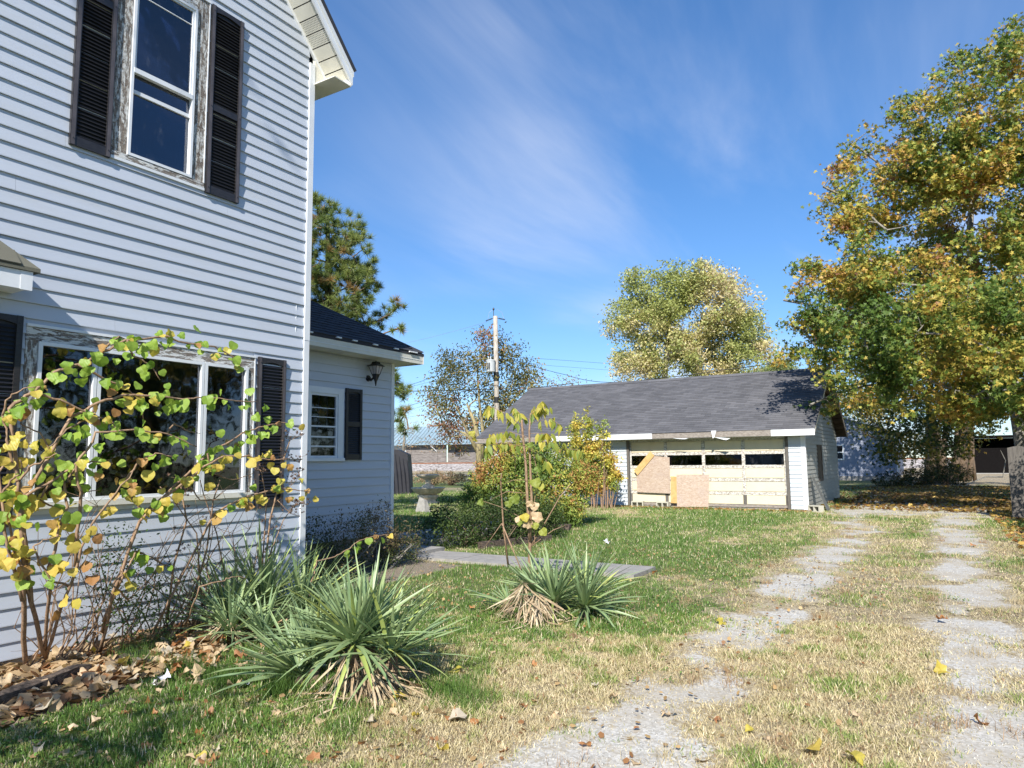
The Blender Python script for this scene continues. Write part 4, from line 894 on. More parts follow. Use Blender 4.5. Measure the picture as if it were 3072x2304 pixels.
nn = 80; n = len(tuf); ax = dd*.8+np.array([0, 0, .55])+rng.normal(0, .3, (n, 3)); ax /= np.linalg.norm(ax, axis=1)[:, None]
D = np.repeat(ax, nn, 0)*.55+rng.normal(0, .62, (n*nn, 3)); D[:, 2] += .12; D /= np.linalg.norm(D, axis=1)[:, None]
P = np.repeat(tuf, nn, 0)-D*.02; L = rng.uniform(.17, .27, (n*nn, 1)); Wd = np.cross(D, rng.normal(size=D.shape)); Wd /= np.linalg.norm(Wd, axis=1)[:, None]
V = np.stack([P-Wd*.008, P+Wd*.008, P+D*L*1.0], 1).reshape(-1, 3); Fq = np.arange(len(V)).reshape(-1, 3)
tc_ = np.repeat(rng.uniform(0, 1, (n, 1)), nn, 0); c = (1-tc_)*np.array([.12, .18, .05])+tc_*np.array([.26, .30, .09]); br = np.repeat(rng.random(n) < .07, nn); c[br] = (.33, .22, .09); c *= rng.uniform(.8, 1.2, (len(c), 1))
npmesh('needles', V, Fq, LEAF, PT, col=np.repeat(c, 3, 0), wloc=base)

# ------------------------------------------------------------ pale tree behind the garage
LB = at(2010, 1380, 62); base = (LB[0], LB[1], 0)
PLL = [(1960, 880, 90), (2070, 870, 80), (1930, 950, 100), (2050, 960, 120), (2170, 920, 90), (2130, 850, 45), (1950, 840, 40), (2200, 990, 90), (1880, 1010, 85), (2010, 1060, 110), (2130, 1060, 110), (2230, 1080, 70), (1880, 930, 55), (1860, 1090, 40), (1930, 1110, 60), (2110, 1120, 80), (2250, 1010, 50), (2215, 950, 40), (2270, 1060, 30), (2115, 815, 25), (2020, 840, 30)]
PLL = [lob(x, y, r*.86, 62+rnd.uniform(-2.5, 2.5)) for x, y, r in PLL]
tree_thing('silver_leaf_tree', 'pale yellow green tree rising behind the garage roof', 'tree', base, [base, (base[0]-.3, base[1], 3), (base[0]-.5, base[1], 7), (base[0]+.2, base[1], 12), (base[0]+.6, base[1], 15)], [.5, .42, .32, .2, .08], PLL, 1500, 62000, .27, OVAL, [(0, (.30, .33, .10)), (.45, (.40, .41, .15)), (.53, (.52, .47, .20)), (.62, (.58, .50, .30))], BARKG, clump=.34, gap=.05, up=.2, f=.25, wob=.12, shell=.35, sub=300, sr=1.0)

# ------------------------------------------------------------ half bare tree by the pole
HB = at(1440, 1395, 41); base = (HB[0], HB[1], 0)
HL = [(1340, 1080, 35), (1335, 1130, 45), (1370, 1160, 50), (1300, 1190, 40), (1310, 1230, 40), (1390, 1080, 45), (1430, 1110, 45), (1350, 1230, 45), (1450, 1170, 45), (1480, 1080, 45), (1530, 1060, 35), (1540, 1110, 50), (1590, 1120, 40), (1560, 1170, 50), (1500, 1200, 55), (1610, 1150, 30), (1540, 1220, 50), (1500, 1020, 30), (1450, 1030, 30), (1470, 1260, 50), (1340, 1290, 40), (1400, 1270, 40), (1380, 1330, 30), (1350, 1310, 30), (1480, 1330, 50), (1450, 1000, 20)]
HLw = [lob(x, y, r, 41+rnd.uniform(-1.2, 1.2)) for x, y, r in HL]
ht, htp = tree_thing('thinning_tree', 'half bare tree with yellowish limbs behind the utility pole', 'tree', base, [base, at(1436, 1330, 41), at(1425, 1270, 41), at(1400, 1210, 41)], [.24, .17, .12, .05], HLw, 640, 13000, .17, OVAL, [(0, (.10, .10, .035)), (.45, (.20, .19, .05)), (.55, (.30, .24, .07)), (.62, (.32, .15, .08))], BARKL, clump=.30, bare=.15, shell=.2, wob=.22, droop=.4)
for pl, r in (([(1445, 1390), (1450, 1300), (1440, 1230), (1434, 1150), (1432, 1100)], .14), ([(1438, 1370), (1400, 1290), (1375, 1230), (1350, 1190)], .12), ([(1430, 1340), (1395, 1300), (1360, 1290), (1325, 1285)], .10), ([(1462, 1300), (1500, 1240), (1530, 1180), (1545, 1120)], .10)):
    mb = MB(); mb.tube([at(x, y, 41) for x, y in pl], [r*(1-.82*i/(len(pl)-1)) for i in range(len(pl))], 7); mb.build('limb', BARKL, ht, smooth=True)

# ------------------------------------------------------------ clump of trunks and small maple at the back right
CB = at(2820, 1440, 44); base = (CB[0], CB[1], 0)
CL = [(2700, 1180, 90), (2800, 1200, 90), (2900, 1220, 80), (2640, 1260, 70), (2740, 1290, 80), (2850, 1290, 70), (2660, 1340, 50), (2720, 1350, 50), (2790, 1340, 50), (2590, 1300, 30), (2570, 1200, 60), (2620, 1150, 60), (2950, 1260, 50), (2870, 1340, 40), (2560, 1225, 45)]
CLw = [lob(x, y, r*.9, 36+rnd.uniform(-3, 4)) for x, y, r in CL]
ct, _ = tree_thing('multi_trunk_maple', 'shady clump of dark trunks under drooping green and gold leaves beyond the driveway', 'tree', base, [base, (base[0], base[1], 2.5), at(2790, 1250, 40), at(2780, 1180, 38)], [.35, .28, .2, .1], CLw+[(-1.8, 43, 8.0, 2.2), (.8, 43.5, 9.0, 2.4), (-3.5, 42, 8.8, 1.8), (2.8, 45, 9, 2.4), (.5, 40, 7.0, 2.), (-2.5, 45, 10.5, 1.8)], 700, 26000, .24, STAR, [(0, (.05, .075, .016)), (.47, (.10, .13, .025)), (.55, (.30, .24, .04)), (.63, (.36, .22, .04))], BARK, clump=.4, shell=.3, up=.4)  # extra crown lobes hidden behind the big maple, added to shade the blue house
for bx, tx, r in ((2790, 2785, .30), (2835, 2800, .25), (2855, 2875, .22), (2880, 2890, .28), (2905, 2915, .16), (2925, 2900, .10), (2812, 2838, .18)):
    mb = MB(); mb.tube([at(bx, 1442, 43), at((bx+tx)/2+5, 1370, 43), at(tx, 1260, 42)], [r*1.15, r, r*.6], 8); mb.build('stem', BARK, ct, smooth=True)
GB = at(2480, 1300, 58); base = (GB[0], GB[1], 0)
tree_thing('golden_tree', 'small golden yellow tree above the blue house roof', 'tree', base, [base, (base[0], base[1], 3), (base[0], base[1], 5)], [.2, .15, .08], [lob(x, y, r, 57) for x, y, r in ((2590, 1230, 45), (2550, 1225, 35), (2630, 1240, 40), (2570, 1190, 35), (2640, 1200, 35), (2510, 1190, 30))], 110, 4500, .2, STAR, [(0, (.42, .31, .05)), (.5, (.50, .38, .06)), (.6, (.36, .30, .05))], BARK, clump=.5, shell=.2)
for i, (x, y, d, lab) in enumerate(((2330, 1098, 90, 'pale green treetop showing over the garage ridge beside the maple'), (2290, 1130, 95, 'low pale treetop over the garage ridge under the pale yellow tree'), (1705, 1150, 60, 'sparse brown treetop peeping over the left part of the garage ridge'))):
    base = at(x, 1385, d); base = (base[0], base[1], 0); r = (34, 28, 22)[i]
    tree_thing('distant_tree', lab, 'tree', base, [base, (base[0], base[1], 5), at(x, y+15, d)], [.3, .25, .1], [lob(x+a, y+b, r*.7, d) for a, b in ((-20, 8), (15, 6), (0, -5), (34, 14), (-40, 18))], 60, (2600, 2400, 350)[i], (.35, .35, .2)[i], OVAL, [(0, (.22, .26, .10)), (.5, (.30, .33, .13))] if i < 2 else [(0, (.18, .12, .06)), (.5, (.26, .18, .08))], BARKG, clump=.6, shell=.1)
# little bare tree before the barn
base = at(1200, 1385, 60); base = (base[0], base[1], 0)
tree_thing('bare_tree', 'small nearly bare tree in front of the pale metal roof', 'tree', base, [base, at(1212, 1330, 60), at(1215, 1290, 60)], [.16, .12, .06], [lob(x, y, r, 60) for x, y, r in ((1190, 1290, 28), (1240, 1300, 30), (1275, 1325, 28), (1300, 1340, 25), (1225, 1340, 25), (1195, 1330, 20))], 230, 260, .16, OVAL, [(0, (.3, .26, .1)), (.5, (.34, .2, .1))], BARKG, clump=.3, shell=.1, wob=.25)
# far pinkish bare woods along the horizon
for i, (x, y, r, d) in enumerate(((1215, 1275, 60, 190), (1290, 1300, 55, 210), (1350, 1305, 55, 200), (1255, 1320, 50, 180), (1400, 1320, 55, 215), (1160, 1290, 70, 205), (1100, 1300, 80, 210), (1460, 1330, 60, 220))):
    base = at(x, 1388, d); base = (base[0], base[1], 0)
    mb = MB(); T = thing('far_bare_tree', ['tallest bare twiggy tree on the horizon right of the low wing', 'bare hazy tree over the middle of the pale metal roof', 'bare hazy tree above the right half of the pale metal roof', 'low bare tree just over the ridge of the metal roofed barn', 'bare tree seen through the thinning tree', 'bare tree mostly behind the low wing', 'bare tree hidden behind the wing beside the pine', 'bare tree behind the trunk of the thinning tree'][i], 'tree', base, 'bare trees on the horizon')
    top = Vector(at(x, y-r*.5, d)); h = top.z; mb.tube([base, (base[0], base[1], h*.4), tuple(top)], [.3, .2, .05], 5); mb.build('trunk', BARKG, T)
    bm = MB(); nodes = [(Vector((base[0], base[1], h*k/8)), .12) for k in range(2, 8)]; l = [(*at(x, y, d), r/_F*d)]; tw, _, _ = lobes_cloud(l, 150, .2); tw[:, 2] = np.maximum(tw[:, 2], 1.0)
    sprawl(nodes, [tuple(p) for p in tw], .1, bm, rtip=.03, n=3, wob=.1); bm.build('branches', plain('far_bark', (.36, .26, .22), .9, .15, 1) if i == 0 else MATS['far_bark'], T)
base = at(1318, 1385, 160); base = (base[0], base[1], 0)
tree_thing('orange_tree', 'low orange leaved tree just above the barn ridge', 'tree', base, [base, (base[0], base[1], 4), at(1318, 1290, 160)], [.3, .2, .1], [lob(x, y, r, 160) for x, y, r in ((1300, 1290, 14), (1325, 1287, 16), (1345, 1290, 12))], 60, 1500, .5, OVAL, [(0, (.45, .20, .09)), (.5, (.38, .15, .07))], BARKG, clump=.5, shell=.1)

# ------------------------------------------------------------ pole, cables
pt_, pb = Vector(at(1486, 948, 40)), Vector(at(1494, 1400, 40)); pb.z = 0
up_ = thing('utility_pole', 'weathered wooden utility pole with grey transformer and black bands', 'utility pole', tuple(pb))
def pp(z): return pb.lerp(pt_, z/pt_.z)
q = MB(); q.tube([pb, pp(3), pp(6), pt_], [.17, .155, .14, .125], 12); q.build('pole', POLE, up_, smooth=True)
camr = Vector(_M[:, 0]); camr.z = 0; camr.normalize(); camf = Vector((-camr.y, camr.x, 0))
for za, zb in ((6.05, 6.55), (4.82, 5.15)):
    q = MB(); q.tube([pp(za), pp(zb)], .158, 12); q.build('black_band', CABLE, up_)
tx = pp(7.1)-camr*.30-camf*.22; q = MB(); q.lathe((tx.x, tx.y, 6.52), [(.24, 0), (.25, .02), (.25, .60), (.265, .61), (.265, .65), (.22, .69), (.05, .72)], 20); tr_ = q.build('transformer', GREYM, up_, smooth=False)
for s_ in (-.12, .0):
    q = MB(); b_ = tx+camr*s_-camf*.1; q.lathe((b_.x, b_.y, 7.19), [(.03, 0), (.045, .04), (.03, .07), (.045, .11), (.028, .15), (.012, .22)], 8); q.build('bushing', GREYM, tr_)
for s_ in (-.06, -.15):
    q = MB(); b_ = tx+camr*s_-camf*.26; q.box((b_.x-.02, b_.y-.02, 6.66), (b_.x+.02, b_.y+.02, 7.02)); q.build('lug', BLKM, tr_)
q = MB(); q.tube([pp(7.9), pp(7.9)-camr*.45+Vector((0, 0, .12))], .02, 5); q.build('bracket', GREYM, up_)
q = MB(); q.tube([pt_+camr*-.1-Vector((0, 0, .3)), pt_-camr*.10+Vector((0, 0, .35))], .02, 5); q.lathe((pt_.x-camr.x*.1, pt_.y-camr.y*.1, pt_.z+.33), [(.04, 0), (.06, .06), (.05, .12), (.02, .15)], 8); q.build('top_pin', BLKM, up_)
for sg, dz in ((-1, -.32), (1, -.2)):
    q = MB(); a = pt_+camr*.11*sg-Vector((0, 0, .12)); e = a+camr*.45*sg+Vector((0, 0, dz*.5))
    q.tube([a, e], .02, 5)
    for k in range(5): m_ = a.lerp(e, .25+.15*k); q.tube([m_-camr*.015, m_+camr*.015], .05, 8)
    q.build('insulator_string', BLKM, up_)
q = MB(); q.tube([pt_-camr*.1+Vector((0, 0, .4)), pt_-camr*.35+Vector((0, 0, .2)), pt_-camr*.42-Vector((0, 0, .15))], .008, 4); q.tube([pt_+camr*.1+Vector((0, 0, .4)), pt_+camr*.38+Vector((0, 0, .2)), pt_+camr*.5-Vector((0, 0, .2))], .010, 4); q.build('jumper_wire', ALUW, up_)
def wire(label, pts, r, mat, sag=0.):
    """pts = (px,py,depth)"""
    P_ = [Vector(at(*p)) for p in pts]; Q = []
    for a, b in zip(P_, P_[1:]):
        for k in range(8):
            u = k/8; v = a.lerp(b, u); v.z -= sag*4*u*(1-u); Q.append(v)
    Q.append(P_[-1]); q = MB(); q.tube([v-Q[0]+Q[0] for v in Q], r, 5); o_ = q.build('power_line', mat, None, tuple(Q[0])); return tag(o_, label, 'cable', 'overhead cables')
wire('thin wire from the pole top down to the left sky', [(1462, 965, 40), (1215, 1030, 46), (1000, 1075, 54)], .007, ALUW, .05)
wire('thick black cable crossing level behind the pole', [(900, 1172, 44), (1180, 1175, 42), (1600, 1164, 40), (1720, 1150, 39.5)], .022, CABLE, .0)
wire('dark cable climbing from behind the wing to the middle of the pole', [(1150, 1172, 50), (1300, 1130, 45), (1480, 1075, 40)], .013, CABLE, .12)
wire('thin wire just under the climbing cable', [(1180, 1168, 52), (1330, 1134, 46), (1488, 1100, 40)], .008, CABLE, .08)
wire('low cable sloping up across the bare woods at left', [(1180, 1228, 45), (1300, 1194, 44), (1490, 1148, 40)], .012, CABLE, .05)
wire('thin lower wire across the bare woods', [(1180, 1240, 47), (1310, 1205, 45), (1492, 1170, 40)], .007, CABLE, .05)
wire('lowest rust coloured wire before the horizon', [(1200, 1255, 60), (1320, 1237, 58), (1500, 1205, 55)], .010, CABLE, .0)
wire('upper wire right of the pole toward the pale tree', [(1500, 1068, 40), (1680, 1080, 44), (1900, 1096, 50), (2150, 1100, 56)], .009, CABLE, .0)
wire('middle wire right of the pole toward the pale tree', [(1500, 1078, 40), (1650, 1097, 44), (1880, 1114, 50), (2200, 1115, 56)], .007, CABLE, .0)
wire('sloping cable from the pole down to the garage ridge', [(1498, 1060, 40), (1700, 1125, 34), (1845, 1147, 29)], .012, CABLE, .1)
wire('black service cable rising above the garage ridge to the maple', [(1845, 1147, 29.5), (2000, 1132, 28), (2180, 1108, 27), (2370, 1080, 26), (2700, 1010, 25)], .016, CABLE, .03)

# ------------------------------------------------------------ barn, rail line, road
br0, br1 = Vector(at(1080, 1387, 132)), Vector(at(1440, 1384, 124)); br0.z = br1.z = 0
bd = (br1-br0); bl = bd.length; bd.normalize(); bn = Vector((bd.y, -bd.x, 0)) # toward camera side
if bn.dot(Vector((0, 0, 0))-br0) < 0: bn = -bn
barn = thing('old_barn', 'long weathered board barn with pale blue metal roof beyond the rail line', 'barn', tuple(br0))
BZ = 1.3
def bp(u, v, z): p = br0+bd*u-bn*v; return (p.x, p.y, z)
n_ = int(bl/1.2); rows = 10
for sgi, (ua, ub, mat) in enumerate(((0, bl*.40, GREYM), (bl*.40, bl*.73, BARNW), (bl*.73, bl, BARNW))):
    q = MB(); v0 = 0 if sgi < 2 else .8; q.prism([bp(ua, v0, BZ-1.4), bp(ub, v0, BZ-1.4), bp(ub, v0, 4.6), bp(ua, v0, 4.6)], tuple(-bn*.2)); w_ = q.build('wall', mat, barn)
    if mat is BARNW:
        q = MB()
        for r in range(rows):
            z = BZ+.2+r*.28; q.prism([bp(ua, v0-.03-.02*(r % 2), z), bp(ub, v0-.03-.02*(r % 2), z), bp(ub, v0-.03, z+.25), bp(ua, v0-.03, z+.25)], tuple(-bn*.02))
        q.build('boards', BARNW, w_, kind='stuff')
q = MB(); q.prism([bp(-1, -1.2, 4.5), bp(bl+1, -1.2, 4.5), bp(bl+1, 5, 8.0), bp(-1, 5, 8.0)], (0, 0, .1)); rf2 = q.build('roof', BROOF, barn)
k = 0; u = -1.
while u < bl+.9:
    q = MB(); q.prism([bp(u+.60, -1.21, 4.61), bp(u+.67, -1.21, 4.61), bp(u+.67, 5, 8.11), bp(u+.60, 5, 8.11)], (0, 0, .06)); q.build('roof_seam', BSEAM, rf2); u += .72
q = MB(); q.prism([bp(bl*.40, -.03, 3.35), bp(bl*.72, -.03, 3.35), bp(bl*.72, -.03, 4.45), bp(bl*.40, -.03, 4.45)], tuple(-bn*.01)); 
q = MB(); q.tube([bp(bl*.62, -1.0, 4.45), bp(bl*.655, -.05, 3.3)], .09, 5); q.build('brace', WHT, barn)
for uu in (.44, .66): 
    q = MB(); q.tube([bp(bl*uu, -.08, 1.), bp(bl*uu, -.08, 4.5)], .08, 5); q.build('post', BARNW, barn)
q = MB(); q.prism([bp(bl*.79, .75, 2.4), bp(bl*.83, .75, 2.4), bp(bl*.83, .75, 3.9), bp(bl*.79, .75, 3.9)], tuple(-bn*-.03)); q.build('window', ROOM, barn)
q = MB(); q.prism([bp(bl*.76, -2, BZ), bp(bl*1.1, -2, BZ), bp(bl*1.1, -2, BZ+.12), bp(bl*.76, -2, BZ+.12)], tuple(-bn*-.1))
for k in range(34):
    u = bl*.76+k*.36; q.prism([bp(u, -2, BZ-.9), bp(u+.12, -2, BZ-.9), bp(u+.12, -2, BZ), bp(u, -2, BZ)], tuple(-bn*-.06))
q.build('railing', BARNW, barn, kind='stuff')
q = MB(); q.prism([bp(-80, -9, 0), bp(-80, -5.5, 1.15), bp(-80, -2.6, 1.15), bp(-80, 0.5, 0)], tuple(bd*260)); q.build('rail_ballast', BAL, None, kind='structure')
rt = tag(MB().prism([bp(-80, -5.2, 1.15), bp(-80, -5.2, 1.33), bp(-80, -5.05, 1.33), bp(-80, -5.05, 1.15)], tuple(bd*260)).prism([bp(-80, -3.6, 1.15), bp(-80, -3.6, 1.33), bp(-80, -3.45, 1.33), bp(-80, -3.45, 1.15)], tuple(bd*260)).build('rail_track', RUST, None, bp(0, -5, 1.2)), kind='structure')
q = MB(); q.prism([bp(-80, -46, .01), bp(-80, -42, .01), bp(180, -42, .01), bp(180, -46, .01)], (0, 0, .02)); q.build('far_lane', plain('lane_surface', (.42, .39, .34), .9, .1, 2), None, kind='structure')
# ------------------------------------------------------------ blue-grey house behind
bh = thing('blue_house', 'blue grey sided house with white roof edge behind the garage', 'house', (-6, 52, 0))
BX0, BX1, BY = -14., -2.55, 52.
def blz(x): return 4.55-(x+6.2)*.355 if x > -9.5 else 4.55+3.3*.355-(-9.5-x)*.355
q = MB(); q.prism([(BX0, BY, .25), (BX1, BY, .25), (BX1, BY, blz(BX1)-.1), (-9.5, BY, blz(-9.49)-.1), (BX0, BY, blz(BX0)-.1)], (0, 8, 0)); bw = q.build('wall', BLUEV, bh)
q = MB(); z = .3
while z < 5.4:
    xr = min(BX1, -6.2+(4.40-z-.1)/.355)
    xl = max(BX0, -9.5-(5.72-z)/.355)
    if xr > xl+.1: q.prism([(xl, BY-.03, z), (xl, BY-.004, z+.098), (xl, BY-.001, z+.098), (xl, BY-.001, z)], (xr-xl, 0, 0))
    z += .10
q.build('lap_siding', BLUEV, bw, kind='stuff')
q = MB(); q.prism([(-9.5, BY-.4, blz(-9.49)), (BX1+.3, BY-.4, blz(BX1+.3)), (BX1+.3, BY-.4, blz(BX1+.3)-.16), (-9.5, BY-.4, blz(-9.49)-.16)], (0, .06, 0)).prism([(BX0-.3, BY-.4, blz(BX0-.3)), (-9.5, BY-.4, blz(-9.49)), (-9.5, BY-.4, blz(-9.49)-.16), (BX0-.3, BY-.4, blz(BX0-.3)-.16)], (0, .06, 0)); q.build('rake_trim', WHT, bh)
q = MB(); q.prism([(-9.5, BY-.34, blz(-9.49)), (BX1+.3, BY-.34, blz(BX1+.3)), (BX1+.3, BY-.34, blz(BX1+.3)-.1), (-9.5, BY-.34, blz(-9.49)-.1), (BX0-.3, BY-.34, blz(BX0-.3)-.1), (BX0-.3, BY-.34, blz(BX0-.3))], (0, 8.6, 0)); q.build('roof', SHG, bh)
q = MB(); q.box((BX0, BY-.02, -.1), (BX1, BY+.1, .27)); q.build('foundation', CONC, bh)
q = MB(); q.box((BX1-.05, BY-.05, .2), (BX1+.05, BY+.1, blz(BX1)-.2)); q.build('corner_trim', WHT, bh)
q = MB(); q.box((-6.75, BY-.06, 1.35), (-5.65, BY-.035, 1.44)).box((-6.75, BY-.06, 2.31), (-5.65, BY-.035, 2.40)).box((-6.75, BY-.06, 1.441), (-6.66, BY-.035, 2.309)).box((-5.74, BY-.06, 1.441), (-5.65, BY-.035, 2.309)).box((-6.66, BY-.058, 1.84), (-5.74, BY-.037, 1.90)); wf = q.build('window', WHT, bh)
q = MB(); q.box((-6.66, BY-.045, 1.44), (-5.74, BY-.036, 1.839)).box((-6.66, BY-.045, 1.901), (-5.74, BY-.036, 2.31)); q.build('pane', GLASSD, wf)
# dark shed
a = at(2925, 1415, 62); ds = thing('dark_shed', 'long open shed with the deep shade under the trees put into its black colour', 'shed', (a[0], a[1], 0))
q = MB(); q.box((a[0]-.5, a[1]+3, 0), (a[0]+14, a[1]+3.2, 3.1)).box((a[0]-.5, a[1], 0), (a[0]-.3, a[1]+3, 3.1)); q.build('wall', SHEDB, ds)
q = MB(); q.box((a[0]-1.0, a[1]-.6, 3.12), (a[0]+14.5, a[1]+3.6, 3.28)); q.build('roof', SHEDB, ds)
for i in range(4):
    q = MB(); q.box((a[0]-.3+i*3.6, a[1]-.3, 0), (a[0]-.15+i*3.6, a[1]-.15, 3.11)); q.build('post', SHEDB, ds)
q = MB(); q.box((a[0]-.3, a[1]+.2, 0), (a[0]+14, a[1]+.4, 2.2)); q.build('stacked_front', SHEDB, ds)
# plank fence at the right
fn_ = thing('plank_fence', 'wide weathered grey planks of an old fence at the right edge', 'fence', (1.55, 21.2, 0))
x = 1.34; k = 0
for w, h, dy in ((.36, 1.78, 0), (.40, 1.82, -.02), (.33, 1.74, .01), (.38, 1.8, .0), (.36, 1.76, 0), (.36, 1.8, 0), (.35, 1.77, 0)):
    q = MB(); M = Matrix.Rotation(R_(rnd.gauss(-.6, .6)), 4, 'Y', ) 
    pts = [(x, 21.2+dy, -.05), (x+w, 21.2+dy, -.05), (x+w-.01, 21.2+dy, h-.03), (x+w*.7, 21.2+dy, h), (x+w*.35, 21.2+dy, h-.02), (x+.012, 21.2+dy, h-.05)]
    q.prism(pts, (0, .035, 0)); q.build('plank', WOODV, fn_); x += w+(.075 if k == 0 else .03); k += 1
for z in (.45, 1.35):
    q = MB(); q.box((1.40, 21.25, z), (x-.05, 21.31, z+.09)); q.build('rail', WOODV, fn_)
# ------------------------------------------------------------ fountain
FB = at(1284, 1503, 26); fx, fy = FB[0], FB[1]
ft = thing('fountain', 'tan cast stone fountain with two scalloped basins on the back lawn', 'fountain', (fx, fy, 0))
flute = lambda i, w: .035*math.cos(14*w)
q = MB(); q.lathe((fx, fy, 0), [(.45, 0), (.45, .06), (.30, .08), (.26, .14), (.34, .22), (.40, .30), (.30, .34)], 36, lambda i, w: .03*math.cos(12*w)); q.build('pedestal', TAN, ft, smooth=True)
q = MB(); q.lathe((fx, fy, 0), [(.30, .34), (.46, .40), (.55, .50), (.60, .56), (.63, .58), (.60, .60), (.50, .56), (.1, .52)], 56, flute); q.build('lower_basin', TAN, ft, smooth=True)
q = MB(); q.lathe((fx, fy, 0), [(.20, .52), (.24, .58), (.22, .66), (.10, .72), (.09, .84), (.14, .90)], 32, lambda i, w: .06*math.cos(8*w)); q.build('stem', TAN, ft, smooth=True)
q = MB(); q.lathe((fx, fy, 0), [(.12, .905), (.28, .94), (.38, 1.0), (.43, 1.06), (.41, 1.075), (.30, 1.03), (.05, 1.0)], 48, flute); q.build('upper_basin', TAN, ft, smooth=True)
ra = at(1262, 1535, 21.5); q = MB(); q.add([(ra[0]-.22, ra[1], 0), (ra[0]+.2, ra[1]-.05, 0), (ra[0]+.25, ra[1]+.2, 0), (ra[0]-.2, ra[1]+.25, 0), (ra[0]-.12, ra[1]+.08, .47), (ra[0]+.10, ra[1]+.05, .40), (ra[0]+.12, ra[1]+.16, .36), (ra[0]-.1, ra[1]+.2, .44)], [(0, 1, 5, 4), (1, 2, 6, 5), (2, 3, 7, 6), (3, 0, 4, 7), (4, 5, 6, 7), (3, 2, 1, 0)]); tag(q.build('stone', CONC, None, (ra[0], ra[1], 0)), 'pale chipped stone standing in front of the fountain', 'stone')
ga = at(1150, 1478, 33); gb = at(1228, 1475, 33); tb = thing('tarp_covered_stack', 'tall stack under a black tarp beside the corner of the low wing', 'covered stack', (ga[0], ga[1], 0))
gb = Vector((gb[0], gb[1], 0)); ga = Vector((ga[0], ga[1], 0)); gd_ = (gb-ga).normalized(); gnn = Vector((-gd_.y, gd_.x, 0)); q = MB(); L = (gb-ga).length
q.prism([tuple(ga-gd_*1.), tuple(gb), tuple(gb+Vector((0, 0, .9))-gd_*.02), tuple(gb-gd_*.10+Vector((0, 0, 1.9))), tuple(gb-gd_*.55+Vector((0, 0, 2.12))), tuple(ga-gd_*1+Vector((0, 0, 2.2)))], tuple(gnn*1.2)); q.build('tarp', TARP, tb)
for i in range(5):
    q = MB(); p = ga.lerp(gb, .3+.15*i); q.tube([p-gnn*.005+Vector((0, 0, 2.0-.1*i)), p-gnn*.03+gd_*.1+Vector((0, 0, 1.)), p-gnn*.01+gd_*.18+Vector((0, 0, .05))], [.01, .03, .02], 5); q.build('tarp_fold', TARP, tb)
# ------------------------------------------------------------ plant toolkit
def onx(px_, py_, X):
    c = np.array([(px_-1536)/_F, -(py_-1152)/_F, -1.]); w = _M @ c; t = X/w[0]; return (X, float(w[1]*t), float(1.55+w[2]*t))
def ony(px_, py_, Y):
    c = np.array([(px_-1536)/_F, -(py_-1152)/_F, -1.]); w = _M @ c; t = Y/w[1]; return (float(w[0]*t), Y, float(1.55+w[2]*t))
def gnd(px_, py_, z=0.):
    c = np.array([(px_-1536)/_F, -(py_-1152)/_F, -1.]); w = _M @ c; t = (z-1.55)/w[2]; return (float(w[0]*t), float(w[1]*t), z)
m = NT('yucca_leaf'); o = m.objrand(); n = m.noise(m.coord((3, 30, 3)), 3, 4); c = m.mix(o, (.17, .27, .12), (.33, .41, .16)); c = m.mix(m.rng(n, .35, .7, 0, .6), c, (.26, .35, .20))
m.base(c).rough(.42); tl = m.n('ShaderNodeBsdfTranslucent'); m.t.links.new(c, tl.inputs[0]); mx = m.n('ShaderNodeMixShader'); mx.inputs[0].default_value = .18; m.t.links.new(m.b.outputs[0], mx.inputs[1]); m.t.links.new(tl.outputs[0], mx.inputs[2]); m.t.links.new(mx.outputs[0], m.out.inputs[0]); YUC = m.m
m = NT('yucca_leaf_yellowish'); o = m.objrand(); m.base(m.mix(o, (.30, .38, .10), (.42, .45, .14))).rough(.4); YUCY = m.m
def sword(name, mat, L, w, bend, twist=0, n=7, fold=.35):
    V = []; F_ = []
    for i in range(n+1):
        u = i/n; th = bend*u*u*1.2; x = L*(u-.12*bend*u**3); z = -L*bend*.42*u**2.2
        ww = w*.5*(1-u**2.6)*(.55+1.1*min(u*4, 1)*.45)+.0006; tw = twist*u
        for s_, zf in ((-1, fold), (0, 0), (1, fold)): V.append((x, s_*ww*math.cos(tw), z+zf*ww*(1 if s_ else 0)+s_*ww*math.sin(tw)))
    for i in range(n):
        a = i*3
        F_ += [(a, a+1, a+4, a+3), (a+1, a+2, a+5, a+4)]
    me = bpy.data.meshes.new(name); me.from_pydata(V, [], F_); me.materials.append(mat); me.polygons.foreach_set('use_smooth', [True]*len(F_)); return me
YM = [sword('leaf', YUC, 1, .052, b, t) for b, t in ((.05, .2), (.15, -.3), (.3, .3), (.5, -.2), (.8, .2), (.1, .6), (.22, -.5), (1.15, .3))]
YY = [sword('leaf', YUCY, 1, .055, b, t) for b, t in ((.3, .3), (.8, .2), (1.1, -.2))]
